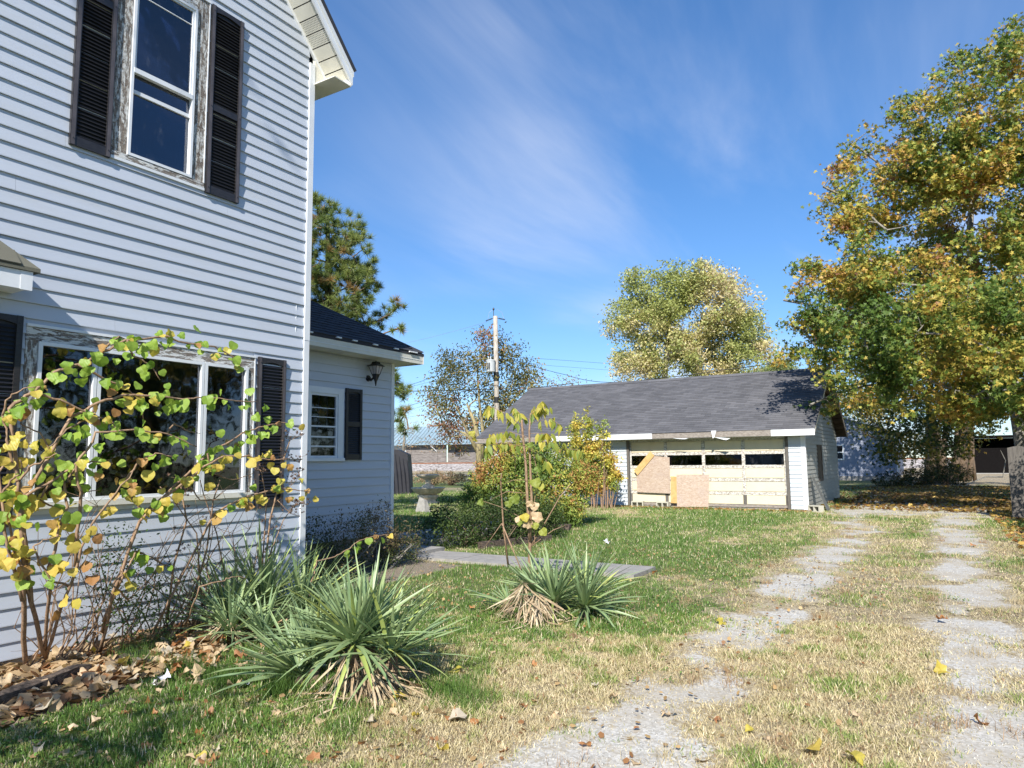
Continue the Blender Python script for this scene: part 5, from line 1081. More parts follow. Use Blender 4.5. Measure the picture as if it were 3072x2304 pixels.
def yucca(label, base, crowns, group='yuccas in the yard', dead=None):
    """crowns: (x,y,z,n,len,az_lo,az_hi,el_lo,el_hi)"""
    T = thing('yucca', label, 'yucca', base, group)
    q = MB()
    for cx, cy, cz, *_ in crowns: q.tube([(cx, cy, -.02), (cx, cy, cz)], [.045, .035], 8)
    q.build('stump', BARK, T)
    for cx, cy, cz, n, L, a0, a1, e0, e1 in crowns:
        for i in range(n):
            u = (i+.5)/n; el = e1+(e0-e1)*u**.8+rnd.gauss(0, 5); az = a0+(a1-a0)*((i*.618034) % 1)+rnd.gauss(0, 4)
            l = L*rnd.uniform(.72, 1.1)*(1 if u > .1 else .75)
            k = 0 if el > 65 else 1 if el > 50 else rnd.choice((1, 2, 5, 6)) if el > 30 else rnd.choice((2, 3, 3, 6)) if el > 12 else rnd.choice((2, 3, 4, 7))
            me = YM[k] if rnd.random() > (.25 if el < 12 else .04) else YY[rnd.randrange(3) if el < 20 else 0]
            o_ = inst('leaf', me, T, (cx+rnd.gauss(0, .012), cy+rnd.gauss(0, .012), cz+rnd.uniform(-.02, .03)), None, (l, l*rnd.uniform(.62, .92)*(.7/max(l, .45)), l))
            o_.rotation_euler = (R_(rnd.gauss(0, 14)), -R_(el), R_(az))
    return T
STRAWM = STRAW
def straw_skirt(T, cx, cy, cz, n, a0, a1, L, name='dead_leaf', spread=.35):
    mes = [sword(name, mt, 1, w, b, t, 7, .15) for b, t, w, mt in ((.5, .8, .036, STRAW), (1.0, -.9, .03, STRAW), (.2, .5, .042, STRAWD), (1.4, 1.2, .028, STRAW), (.8, -.3, .026, STRAWD))]
    for i in range(n):
        az = rnd.uniform(a0, a1); l = L*rnd.uniform(.45, 1.2); el = -abs(rnd.gauss(42, 22)); el = max(el, -78); r = abs(rnd.gauss(0, .05)); z = cz*rnd.uniform(.35, 1.05)
        if rnd.random() < .22: z = .03; r = rnd.uniform(.05, L*.8); el = rnd.uniform(-4, 10); az += rnd.gauss(0, 50); l *= .6
        if z > l*math.sin(R_(-el)) and el < 0: pass
        o_ = inst(name, mes[rnd.randrange(5)], T, (cx+r*math.cos(R_(az)), cy+r*math.sin(R_(az)), z), None, (l, l*rnd.uniform(.6, 1.4), l*rnd.uniform(.1, .9)))
        o_.rotation_euler = (R_(rnd.gauss(0, 40)), -R_(el), R_(az+rnd.gauss(0, 14)))
# world azimuth of the direction pointing back to the camera from a plant
ym = gnd(1060, 2085)
camaz = math.degrees(math.atan2(-ym[1], -ym[0]))
bx, by = ym[0], ym[1]
Y1 = yucca('large bushy yucca in front with a skirt of dead leaves at its foot', (bx, by, 0), [
    (bx, by, .33, 120, .66, 0, 360, -12, 84), (bx-.06, by+.22, .26, 66, .70, 0, 360, 30, 86), (bx+.20, by+.16, .24, 56, .66, -110, 130, 6, 72), (bx-.20, by+.16, .22, 54, .66, 60, 300, 12, 76)])
straw_skirt(Y1, bx, by, .30, 130, camaz-85, camaz+105, .46)
straw_skirt(Y1, bx+.14, by-.02, .22, 60, camaz-10, camaz+110, .44)
y2 = gnd(880, 2060)
yucca('low sprawling yucca fanning toward the house left of the large one', (y2[0], y2[1], 0), [(y2[0], y2[1]+.05, .06, 84, .66, 60, 290, 4, 66), (y2[0]+.05, y2[1]+.15, .10, 34, .62, 0, 360, 40, 80)])
y3 = gnd(790, 1870)
yucca('shaded yucca against the siding under the dry stalks', (y3[0], y3[1], 0), [(y3[0]+.05, y3[1]-.05, .14, 95, .92, 0, 360, 14, 84), (y3[0]+.05, y3[1]-.45, .12, 80, .82, 0, 360, 12, 80), (y3[0]+.35, y3[1]+.15, .10, 80, .80, -120, 150, 10, 76)])
y5 = gnd(690, 1930); Y5 = yucca('dark narrow yucca clump between the bed drift and the shaded yucca', (y5[0], y5[1], 0), [(y5[0], y5[1], .08, 60, .60, 0, 360, 8, 78), (y5[0]+.3, y5[1]+.1, .08, 50, .55, 0, 360, 10, 76)]); straw_skirt(Y5, y5[0], y5[1], .20, 60, 0, 360, .4)
y4 = gnd(1660, 1850)
Y4 = yucca('right hand yucca with a heap of dead leaves beside the sapling', (y4[0], y4[1], 0), [(y4[0]-.05, y4[1]+.12, .12, 80, .68, 0, 360, 8, 80), (y4[0]+.30, y4[1]+.08, .10, 74, .62, -100, 120, 0, 70), (y4[0]+.12, y4[1]+.5, .12, 66, .66, 0, 360, 20, 84), (y4[0]-.38, y4[1]+.38, .12, 50, .55, 80, 280, 10, 70), (y4[0]-.45, y4[1]-.1, .08, 22, .5, 130, 230, 5, 40)])
d4 = gnd(1560, 1872); straw_skirt(Y4, d4[0]-.02, d4[1]+.10, .36, 150, 0, 360, .36); straw_skirt(Y4, d4[0]+.14, d4[1]+.10, .26, 100, -120, 60, .36)

# ---- heart leaved redbud
def heart(name, mat, cup, wav, seed):
    r_ = random.Random(seed); n = 12; out = []
    for i in range(n+1):
        t = math.pi*i/n; # half outline from notch to tip
        x = 1.02*abs(math.sin(t))**.85; y = .86*math.cos(t)-.42*math.exp(-(t/.42)**2)-.30*math.exp(-((math.pi-t)/.30)**2)
        out.append((x, y+.1))
    V = []; F_ = []
    for s_ in (1, -1):
        b = len(V)
        for i, (x, y) in enumerate(out):
            u = (.30-y)/1.3; z = cup*abs(x)**1.3*.6-.35*max(0, u)**2*(.3+cup)+wav*math.sin(7*x+5*y+seed)*abs(x)
            V.append((.30-y if False else (.54-y)*.5, s_*x*.5, z*.5))
        for i in range(n+1):
            x, y = out[i]; V.append(((.54-y)*.5, s_*x*.24, (cup*abs(x*.5)**1.3*.6-.35*max(0, (.30-y)/1.3)**2*(.3+cup))*.5))
        for i in range(n):
            a, c = b+i, b+i+1; d, e = b+n+1+i, b+n+2+i
            F_.append((a, c, e, d) if s_ == 1 else (d, e, c, a))
        m0 = len(V)
        for i in range(n+1):
            x, y = out[i]; V.append(((.54-y)*.5, 0, -.35*max(0, (.30-y)/1.3)**2*(.3+cup)*.5))
        for i in range(n):
            d, e = b+n+1+i, b+n+2+i; F_.append((d, e, m0+i+1, m0+i) if s_ == 1 else (m0+i, m0+i+1, e, d))
    me = bpy.data.meshes.new(name); me.from_pydata(V, [], F_); me.materials.append(mat); me.polygons.foreach_set('use_smooth', [True]*len(F_)); return me
HM = {k: [heart('leaf', mt, c, w, s) for s, (c, w) in enumerate(((.3, .12), (.7, .2), (1.0, .3), (.15, .08)))] for k, mt in (('g', HG), ('y', HY), ('o', HO))}
rb0 = gnd(105, 2000); RB = thing('redbud_shrub', 'heart leaved shrub of green and yellow leaves in front of the large lower window', 'shrub', (rb0[0], rb0[1], 0))
RX = -5.35
BR = [
 ([(80, 2011), (72, 1800), (66, 1610), (50, 1446), (25, 1322), (8, 1247)], 1.3, 'y'), ([(134, 1976), (94, 1807), (75, 1628), (62, 1500), (30, 1222), (100, 1178), (164, 1118), (239, 1093), (308, 1058), (378, 1020), (500, 1010), (547, 1028), (641, 1038), (696, 1068), (721, 1098)], 1.1, 'g'),
 ([(62, 1500), (214, 1252), (298, 1207), (373, 1187), (433, 1187), (497, 1192), (562, 1197), (622, 1192), (696, 1202), (771, 1205)], .8, 'g'),
 ([(300, 1960), (340, 1780), (423, 1546), (497, 1486), (622, 1362), (731, 1302), (776, 1282), (845, 1267), (895, 1282)], .9, 'g'),
 ([(66, 1610), (65, 1496), (149, 1446), (234, 1391), (278, 1386), (338, 1391)], .8, 'g'), ([(230, 1700), (240, 1500), (230, 1400), (290, 1300), (400, 1290), (500, 1300), (590, 1340)], .8, 'g'),
 ([(300, 1900), (420, 1560), (522, 1471), (597, 1411), (671, 1367), (746, 1367), (805, 1381), (870, 1376)], .8, 'y'), ([(460, 1900), (640, 1540), (746, 1486), (820, 1471), (870, 1466), (930, 1476)], .7, 'y'),
 ([(308, 1867), (373, 1718), (413, 1653), (470, 1680), (505, 1700)], .7, 'g'), ([(94, 1807), (60, 1700), (20, 1560), (-20, 1480)], .8, 'y'), ([(72, 1800), (20, 1650), (0, 1420), (20, 1380), (55, 1300)], .8, 'y'),
 ([(134, 1976), (210, 1760), (260, 1600), (330, 1500), (400, 1410)], .8, 'o'), ([(134, 1976), (150, 1700), (200, 1520), (180, 1400), (120, 1300), (60, 1270)], .8, 'y'), ([(100, 1178), (180, 1200), (260, 1240), (330, 1260), (360, 1300)], .6, 'o'),
 ([(239, 1093), (300, 1130), (370, 1160), (420, 1200), (430, 1260)], .6, 'g'), ([(378, 1020), (400, 1070), (450, 1090), (480, 1140)], .5, 'g'), ([(308, 1058), (330, 1030), (360, 1010), (400, 1030), (440, 1050)], .5, 'g'),
 ([(298, 1207), (260, 1260), (200, 1290), (150, 1340)], .5, 'g'), ([(423, 1546), (380, 1440), (420, 1380), (470, 1360), (520, 1370)], .6, 'g'), ([(149, 1446), (120, 1500), (180, 1530), (230, 1560)], .5, 'y'),
 ([(210, 1760), (150, 1740), (100, 1640), (130, 1620), (180, 1610)], .5, 'y'), ([(300, 1960), (280, 1930), (285, 1890), (310, 1905)], .4, 'o'), ([(300, 1960), (270, 1985), (262, 1990), (300, 2000), (330, 2005)], .4, 'g'),
 ([(560, 1870), (600, 1760), (670, 1740), (700, 1730), (740, 1735)], .4, 'o'), ([(380, 1800), (340, 1750), (370, 1720), (360, 1700)], .4, 'y'), ([(925, 1790), (940, 1730), (954, 1683), (1004, 1671), (1039, 1652), (1070, 1626), (1102, 1614), (1127, 1608), (1162, 1604), (1184, 1609)], .4, 'g'),
 ([(622, 1362), (640, 1420), (700, 1440), (760, 1420)], .4, 'g'), ([(597, 1411), (560, 1450), (600, 1500), (660, 1500)], .4, 'y'), ([(234, 1391), (200, 1440), (250, 1480), (300, 1470)], .4, 'o'), ([(500, 1300), (520, 1270), (560, 1290), (600, 1300)], .4, 'g'),
 ([(8, 1247), (20, 1200), (60, 1170), (110, 1160)], .4, 'g'), ([(50, 1446), (90, 1400), (130, 1380), (170, 1360)], .5, 'o'), ([(0, 1500), (30, 1440), (70, 1420), (60, 1380)], .5, 'y')]
nl = 0
for bi, (pl, rr, kind) in sorted(enumerate(BR), key=lambda t: (t[0] != 25, t[0])):
    ox = rnd.uniform(-.25, .30) if bi else 0
    if bi == 25: ox = .15
    pts = []
    for i, (x, y) in enumerate(pl):
        u = i/(len(pl)-1); X = RX+ox*u-(.75 if y > 1750 and bi not in (25,) else .0)*max(0, (y-1750)/300)
        pts.append(Vector(onx(x, y, X)))
        if pts[-1].z < 0: pts[-1].z = 0
    # smooth
    S = []
    for a, b in zip(pts, pts[1:]):
        k = 4
        for j in range(k): S.append(a.lerp(b, j/k)+Vector((rnd.gauss(0, .006), rnd.gauss(0, .006), rnd.gauss(0, .004))))
    S.append(pts[-1]); n = len(S); r0 = .0125*rr+.002
    mb = MB(); mb.tube(S, [r0*(1-.78*i/n)+.0012 for i in range(n)], 5); mb.build('stem', BARKY, RB, smooth=True)
    tot = 0; last = 0
    start = .42 if len(pl) > 5 else .25
    Ls = sum((b-a).length for a, b in zip(S, S[1:])); acc = 0
    for i in range(1, n):
        seg = (S[i]-S[i-1]).length; acc += seg
        if acc/Ls < start: last = acc; continue
        if acc-last > (.070 if bi != 25 else .10):
            last = acc
            for rep in range(2 if (rnd.random() < .55 and bi != 25) else 1):
                if nl > 296: break
                u = acc/Ls; sz = rnd.uniform(.062, .108)*(1.0 if u < .8 else .72)
                K = kind; r = rnd.random(); low = S[i].z < 1.55
                if kind == 'g': K = 'g' if r < (.62 if low else .80) else 'y' if r < .93 else 'o'
                elif kind == 'y': K = 'y' if r < .6 else 'g' if r < .78 else 'o'
                else: K = 'o' if r < .45 else 'y'
                if S[i].y < 2.2 and r > .3: K = 'y' if r < .8 else 'o'
                off = Vector((rnd.gauss(.02, .035), rnd.gauss(0, .045), rnd.gauss(-.03, .035)))
                o_ = inst('leaf', HM[K][rnd.randrange(4)], RB, S[i]+off, None, sz); nl += 1
                # tip hangs down, face turned toward the yard
                d = Vector((rnd.gauss(.25, .35), rnd.gauss(.1, .45), rnd.gauss(-.85, .35))).normalized(); nrm = Vector((rnd.gauss(.75, .4), rnd.gauss(-.45, .5), rnd.gauss(.45, .35))); nrm = (nrm-d*nrm.dot(d)).normalized(); yv = nrm.cross(d)
                o_.rotation_euler = Matrix((d, yv, nrm)).transposed().to_euler()
EXL = []
for bi, (pl, rr, kind) in enumerate(BR[:20]):
    for i in range(1, len(pl)):
        for k in range(1+(bi < 10)):
            u = rnd.random(); x = pl[i-1][0]*(1-u)+pl[i][0]*u+rnd.gauss(0, 22); y = pl[i-1][1]*(1-u)+pl[i][1]*u+rnd.gauss(0, 22)
            if y > 1620 or x < -30: continue
            p = onx(x, y, RX+rnd.uniform(-.35, .25)); EXL.append((p, kind if rnd.random() < .7 else rnd.choice('ggy'), rnd.uniform(.055, .10)))
for kk, mt in (('g', HG), ('y', HY), ('o', HO)):
    q = MB()
    for p, k, sz in EXL:
        if k != kk: continue
        me = HM[kk][rnd.randrange(4)]; d = Vector((rnd.gauss(.25, .35), rnd.gauss(.1, .45), rnd.gauss(-.85, .35))).normalized(); nrm = Vector((rnd.gauss(.75, .4), rnd.gauss(-.45, .5), rnd.gauss(.45, .35))); nrm = (nrm-d*nrm.dot(d)).normalized(); M = Matrix((d, nrm.cross(d), nrm)).transposed()
        q.add([Vector(p)+(M @ v.co)*sz for v in me.vertices], [tuple(f.vertices) for f in me.polygons])
    q.build({'g': 'green_leaves', 'y': 'yellow_leaves', 'o': 'orange_leaves'}[kk], mt, RB, smooth=True, kind='stuff')
# dry stalk shrub with seed pods
rs0 = gnd(770, 1850); RS = thing('seed_pod_shrub', 'leafless shrub with clusters of dry brown seed pods by the house corner', 'shrub', (rs0[0], rs0[1], 0))
pm = MB(); 
for k in range(5):
    a = 2*math.pi*k/5; pm.add([(0, 0, 0), (.010*math.cos(a-.55), .010*math.sin(a-.55), .012), (.016*math.cos(a), .016*math.sin(a), .022), (.010*math.cos(a+.55), .010*math.sin(a+.55), .012)], [(0, 1, 2, 3)])
POD = pm.mesh('seed_pod', PODM)
SXs = [([(770, 1850), (795, 1700), (810, 1560), (832, 1470), (850, 1380), (870, 1320), (895, 1310)], .012), ([(770, 1850), (790, 1650), (800, 1500), (785, 1420), (790, 1400)], .008), ([(795, 1700), (850, 1560), (880, 1520), (905, 1510), (925, 1515)], .006), ([(832, 1470), (870, 1460), (890, 1440), (900, 1420)], .004), ([(850, 1380), (880, 1380), (900, 1390)], .003), ([(832, 1500), (870, 1540), (900, 1550)], .004),
       ([(500, 1880), (520, 1700), (560, 1560), (545, 1480), (540, 1440)], .011), ([(560, 1860), (620, 1650), (640, 1500), (660, 1440)], .010), ([(700, 1860), (650, 1600), (610, 1480), (600, 1440)], .007), ([(610, 1870), (590, 1600), (520, 1500), (480, 1460)], .007), ([(640, 1500), (690, 1460), (720, 1440)], .004), ([(560, 1560), (620, 1520), (680, 1530)], .004)]
npod = 0
for pl, r in SXs:
    pts = [Vector(onx(x, y, -5.62-(.35 if y > 1800 else 0))) for x, y in pl]
    for p in pts: p.z = max(p.z, 0)
    mb = MB(); mb.tube(pts, [r*(1-.7*i/len(pts)) for i in range(len(pts))], 5); mb.build('stalk', BARKY, RS, smooth=True)
    for i in range(2, len(pts)):
        for k in range(6):
            if npod > 230: break
            p = pts[i-1].lerp(pts[i], rnd.random()); e = p+Vector((rnd.gauss(0, .05), rnd.gauss(0, .05), rnd.uniform(0, .07))); mb = MB(); mb.tube([p, (p+e)/2+Vector((0, 0, .01)), e], .0015, 3); mb.build('twig', BARKY, RS)
            for j in range(2):
                o_ = inst('seed_pod', POD, RS, e+Vector((rnd.gauss(0, .012), rnd.gauss(0, .012), rnd.gauss(0, .01))), (rnd.uniform(-.8, .8), rnd.uniform(-.8, .8), rnd.uniform(0, 6)), rnd.uniform(.7, 1.25)); npod += 1
# thicket of bare stems with small green leaves
th0 = gnd(330, 1950); TH = thing('bare_stem_thicket', 'tangle of thin bare stems and small green weeds under the large window', 'shrub', (th0[0], th0[1], 0))
for i in range(60):
    x0 = rnd.uniform(60, 720); b0 = Vector(onx(x0, 1950, -5.95)); b0.z = 0; b0.y += rnd.uniform(-.1, .2); lean = rnd.gauss(.15, .35); h = rnd.uniform(.5, 1.25)
    S = [b0+Vector((.3*u*rnd.random()*1.2, lean*u*h+.05*math.sin(6*u), h*u)) for u in (0, .25, .5, .75, 1)]
    mb = MB(); mb.tube(S, [.0075, .006, .005, .0035, .0018], 4)
    for k in range(5):
        a = S[rnd.randrange(1, 5)]; e = a+Vector((rnd.gauss(.03, .08), rnd.gauss(0, .14), rnd.uniform(.03, .22))); mb.tube([a, (a+e)/2+Vector((0, 0, .015)), e], [.0026, .0018, .001], 3)
    mb.build('bare_stem', BARKY if i % 3 else BARK, TH)
P = []
for i in range(9):
    c = Vector(onx(rnd.uniform(300, 560), rnd.uniform(1560, 1900), -5.75)); 
    for k in range(170): P.append((c.x+rnd.gauss(0, .10), c.y+rnd.gauss(0, .13), max(.02, c.z+rnd.gauss(0, .12))))
P = np.array(P); leafobj('weed_leaves', P, .032, OVAL, palette(P, [(0, (.06, .11, .03)), (.5, (.12, .19, .05))], 4), TH, WL[TH.name], kind='stuff')
def small_shrub(name, label, cat, blobs, n, size, stops, stems=14, f=1.5, up=.4, group=None, bark=BARK, clumpn=None, shape=OVAL, droop=None, stemh=1.0):
    """blobs (x,y,z,rx,ry,rz)"""
    b0 = blobs[0]; T = thing(name, label, cat, (b0[0], b0[1], 0), group); B = np.array(blobs); w = (B[:, 3]*B[:, 4]*B[:, 5])**(2/3); k = rng.choice(len(B), clumpn or n//14, p=w/w.sum())
    d = rng.normal(size=(len(k), 3)); d /= np.linalg.norm(d, axis=1)[:, None]; C = B[k, :3]+d*B[k, 3:]*(.35+.65*rng.random((len(k), 1))**.6); C[:, 2] = np.maximum(C[:, 2], .04)
    mb = MB(); nodes = []
    for i in range(stems):
        b = blobs[rnd.randrange(len(blobs))]; s0 = Vector((b0[0]+(b[0]-b0[0])*.75+rnd.gauss(0, .06), b0[1]+(b[1]-b0[1])*.75+rnd.gauss(0, .06), 0)); s1 = Vector((b[0]+rnd.gauss(0, b[3]*.4), b[1]+rnd.gauss(0, b[4]*.4), b[2]*stemh)); mb.tube([s0, s0.lerp(s1, .5)+Vector((rnd.gauss(0, .04), rnd.gauss(0, .04), 0)), s1], [.016, .011, .006], 5); nodes += [(s0.lerp(s1, u), .01) for u in (.4, .6, .8, 1)]
    sub = C[rng.choice(len(C), min(len(C), 260), replace=False)]; sprawl(nodes, [tuple(p) for p in sub], .01, mb, rtip=.0015, n=3, wob=.2); mb.build('stems', bark, T)
    per = rng.multinomial(n, np.ones(len(C))/len(C)); P = np.repeat(C, per, 0)+rng.normal(0, .06, (n, 3)); P[:, 2] = np.maximum(P[:, 2], .015)
    leafobj('leaves', P, size, shape, palette(P, stops, f), T, (b0[0], b0[1], 0), up=up, droop=droop); return T
DKG = [(0, (.035, .06, .016)), (.45, (.05, .085, .02)), (.6, (.085, .12, .028))]
h0 = gnd(1400, 1640)
small_shrub('dark_hedge', 'dark green low hedge growing in the house shadow along the path', 'hedge', [(-7.9, 10.3, .25, .5, .5, .35), (-7.4, 10.9, .32, .5, .6, .42), (-7.0, 11.6, .35, .5, .6, .45), (-7.6, 11.9, .4, .6, .7, .5), (-7.2, 12.8, .45, .6, .7, .5), (-8.1, 11.2, .4, .5, .6, .45), (-6.85, 12.4, .35, .4, .6, .4)], 15000, .055, DKG, 40, clumpn=900)
YGB = [(0, (.11, .18, .04)), (.40, (.20, .28, .06)), (.50, (.34, .38, .08)), (.60, (.42, .37, .08)), (.68, (.42, .22, .08))]
small_shrub('arching_bush', 'broad arching bush with small green and yellow leaves in front of the garage siding', 'bush', [(-9.3, 15.2, 1.05, 1.0, .9, .85), (-8.5, 15.0, 1.1, .9, .8, .85), (-7.9, 15.1, .85, .75, .7, .75), (-9.9, 15.3, .95, .6, .7, .6), (-9.0, 15.0, 1.65, .7, .6, .45), (-8.1, 15.4, 1.5, .7, .5, .4), (-7.6, 14.8, .40, .5, .5, .4), (-10.3, 15.0, .6, .4, .5, .4), (-8.3, 14.5, .5, .6, .5, .5), (-7.35, 15.3, 1.15, .45, .4, .4)], 34000, .075, YGB, 60, clumpn=2100, droop=.2)
ysb = gnd(1806, 1526)
ys = small_shrub('young_yellow_shrub', 'upright shrub of small yellow leaves growing by the garage siding', 'shrub', [(ysb[0], ysb[1]-.1, 1.0, .42, .3, .5), (ysb[0]-.35, ysb[1]-.1, 1.3, .35, .3, .45), (ysb[0]+.3, ysb[1]-.1, 1.4, .35, .3, .5), (ysb[0]-.6, ysb[1]-.5, 2.3, .16, .15, .75), (ysb[0]-.2, ysb[1]-.5, 2.4, .15, .15, .8), (ysb[0]+.3, ysb[1]-.5, 2.3, .18, .15, .6), (ysb[0]+.05, ysb[1]-.4, 1.7, .5, .2, .5), (ysb[0]-.75, ysb[1]-.1, 1.7, .3, .2, .4), (ysb[0]-.95, ysb[1], 2.3, .14, .12, .45), (ysb[0]+.5, ysb[1]-.1, .95, .25, .2, .4), (ysb[0]-.5, ysb[1], .8, .35, .25, .35)], 9500, .10, [(0, (.26, .32, .07)), (.40, (.48, .44, .09)), (.55, (.62, .48, .10)), (.68, (.42, .24, .06))], 26, clumpn=420, bark=BARKY, droop=.3)
small_shrub('wing_shrub', 'twiggy low shrub with tiny leaves in the shade against the low wing', 'shrub', [(-7.15, 6.6, .4, .28, .45, .45), (-7.1, 7.3, .42, .3, .4, .45), (-7.15, 8.0, .5, .25, .35, .5), (-7.1, 8.5, .3, .25, .3, .35), (-7.1, 6.2, .3, .3, .3, .35), (-6.9, 6.0, .2, .3, .3, .25), (-6.7, 6.5, .15, .35, .4, .2)], 15000, .034, [(0, (.05, .07, .02)), (.5, (.09, .11, .035)), (.62, (.16, .12, .06))], 46, clumpn=760, bark=BARKG)
small_shrub('corner_weeds', 'patch of pale dry weeds at the foot of the house corner', 'weeds', [(-5.95, 5.9, .12, .25, .3, .18), (-5.7, 5.6, .10, .3, .3, .14)], 1300, .04, [(0, (.12, .15, .05)), (.5, (.30, .27, .12)), (.6, (.45, .38, .25))], 14, clumpn=120)
small_shrub('left_weeds', 'small leafy weed at the left edge of the bed', 'weeds', [(*[gnd(20, 1990)[0]-.1, gnd(20, 1990)[1]-.05], .16, .16, .16, .18)], 900, .03, [(0, (.05, .09, .02)), (.5, (.10, .15, .04))], 8, clumpn=70)
small_shrub('walk_weeds', 'thin dry weeds beside the walk past the low wing', 'weeds', [(-8.6, 9.9, .2, .2, .3, .25), (-9.6, 13.2, .25, .3, .5, .3), (-10.0, 15.0, .2, .4, .4, .25)], 1500, .035, [(0, (.10, .11, .04)), (.5, (.25, .19, .08))], 18, clumpn=150)
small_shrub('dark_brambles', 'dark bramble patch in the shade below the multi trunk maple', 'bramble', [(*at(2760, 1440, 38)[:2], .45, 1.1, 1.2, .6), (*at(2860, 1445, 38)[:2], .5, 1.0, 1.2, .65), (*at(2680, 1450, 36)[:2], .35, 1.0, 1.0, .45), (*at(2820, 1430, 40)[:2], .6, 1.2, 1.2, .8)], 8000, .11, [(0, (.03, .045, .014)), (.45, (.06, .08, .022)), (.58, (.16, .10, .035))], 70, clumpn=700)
small_shrub('lawn_brush', 'dry reddish brush on the lawn behind the fountain', 'brush', [(*at(1300, 1430, 46)[:2], .5, 2.2, 1.5, .45), (*at(1370, 1430, 46)[:2], .45, 2.0, 1.5, .4)], 2600, .12, [(0, (.25, .2, .1)), (.5, (.36, .24, .15))], 120, clumpn=300, stemh=1.6)
# ---- sapling with long compound leaves
sb = gnd(1592, 1800); SP = thing('sapling', 'young tree with drooping yellow green compound leaves rising from the right yucca', 'tree', (sb[0], sb[1], 0))
def spn(x, y, dx=0): p = at(x, y, SD+dx); return Vector(p)
_c = _M.T @ (np.array([sb[0], sb[1], -1.55])); SD = float(-_c[2])
for pl, r in (([(1588, 1800), (1588, 1720), (1590, 1620), (1582, 1500), (1578, 1400), (1568, 1300), (1565, 1260)], .024), ([(1590, 1620), (1595, 1500), (1590, 1380), (1588, 1290), (1592, 1240)], .018), ([(1592, 1640), (1640, 1560), (1680, 1490), (1712, 1452)], .009), ([(1592, 1640), (1660, 1590), (1700, 1575)], .006), ([(1582, 1480), (1520, 1475), (1470, 1500)], .005), ([(1578, 1440), (1540, 1440), (1500, 1455)], .004), ([(1525, 1700), (1510, 1580), (1502, 1440), (1505, 1420)], .012), ([(1505, 1570), (1560, 1700), (1575, 1770)], .009), ([(1505, 1570), (1470, 1620), (1440, 1660)], .004), ([(1640, 1800), (1720, 1730), (1790, 1680)], .008)):
    pts = [spn(x, y, rnd.uniform(-.05, .05)) for x, y in pl]
    if pl[0][1] >= 1700: pts[0].z = max(0, pts[0].z)
    mb = MB(); mb.tube(pts, [r*(1-.55*i/(len(pts)-1)) for i in range(len(pts))], 7); mb.build('stem', BARKY, SP, smooth=True)
def ovleaf(name, mat):
    V = []; F_ = []; n = 6
    for i in range(n+1):
        u = i/n; w = .19*math.sin(math.pi*min(1, u*1.02)**.8)*(1-.25*u); z = -.18*u*u
        V += [(u, -w, z+.06*w*4), (u, 0, z), (u, w, z+.06*w*4)]
    for i in range(n): a = 3*i; F_ += [(a, a+1, a+4, a+3), (a+1, a+2, a+5, a+4)]
    me = bpy.data.meshes.new(name); me.from_pydata(V, [], F_); me.materials.append(mat); me.polygons.foreach_set('use_smooth', [True]*len(F_)); return me
SPY = leafmat('sapling_leaf', (.33, .36, .06), (.52, .44, .07)); SPG = leafmat('sapling_leaf_green', (.18, .26, .05), (.30, .34, .06))
OV = [ovleaf('leaf', SPY), ovleaf('leaf', SPG), ovleaf('leaf', SPY)]
for pl in ([(1575, 1290), (1530, 1248), (1480, 1222), (1462, 1226)], [(1588, 1250), (1620, 1215), (1625, 1205)], [(1590, 1270), (1650, 1255), (1680, 1275)], [(1580, 1310), (1530, 1295), (1480, 1300), (1470, 1312)], [(1580, 1340), (1520, 1330), (1465, 1335), (1460, 1350)], [(1590, 1320), (1650, 1325), (1700, 1345), (1735, 1350)], [(1590, 1300), (1640, 1300), (1690, 1328)], [(1590, 1260), (1560, 1240), (1545, 1225)], [(1590, 1350), (1630, 1370), (1640, 1385)], [(1590, 1255), (1600, 1225), (1640, 1222)]):
    pts = [spn(x, y, rnd.uniform(-.25, .2)) for x, y in pl]; mb = MB(); mb.tube(pts, .003, 4); mb.build('leaf_stalk', BARKY, SP)
    S = [a.lerp(b, j/4) for a, b in zip(pts, pts[1:]) for j in range(6)]+[pts[-1]]
    for i, s_ in enumerate(S[2:]):
        for sd in ((-1, 1) if i % 2 == 0 else (rnd.choice((-1, 1)),)):
            d = Vector((rnd.gauss(0, .3)+sd*.25, rnd.gauss(0, .3), -1)).normalized(); nr = Vector((.3, -.7, .3))+Vector((rnd.gauss(0, .5), rnd.gauss(0, .4), rnd.gauss(0, .3))); nr = (nr-d*nr.dot(d)).normalized(); o_ = inst('leaf', OV[rnd.randrange(3)], SP, s_, None, rnd.uniform(.09, .15)); o_.rotation_euler = Matrix((d, nr.cross(d), nr)).transposed().to_euler()
vn_ = tag(thing('grape_vine', 'broad lobed vine leaves climbing low on the sapling stem', 'vine', tuple(spn(1600, 1600))))
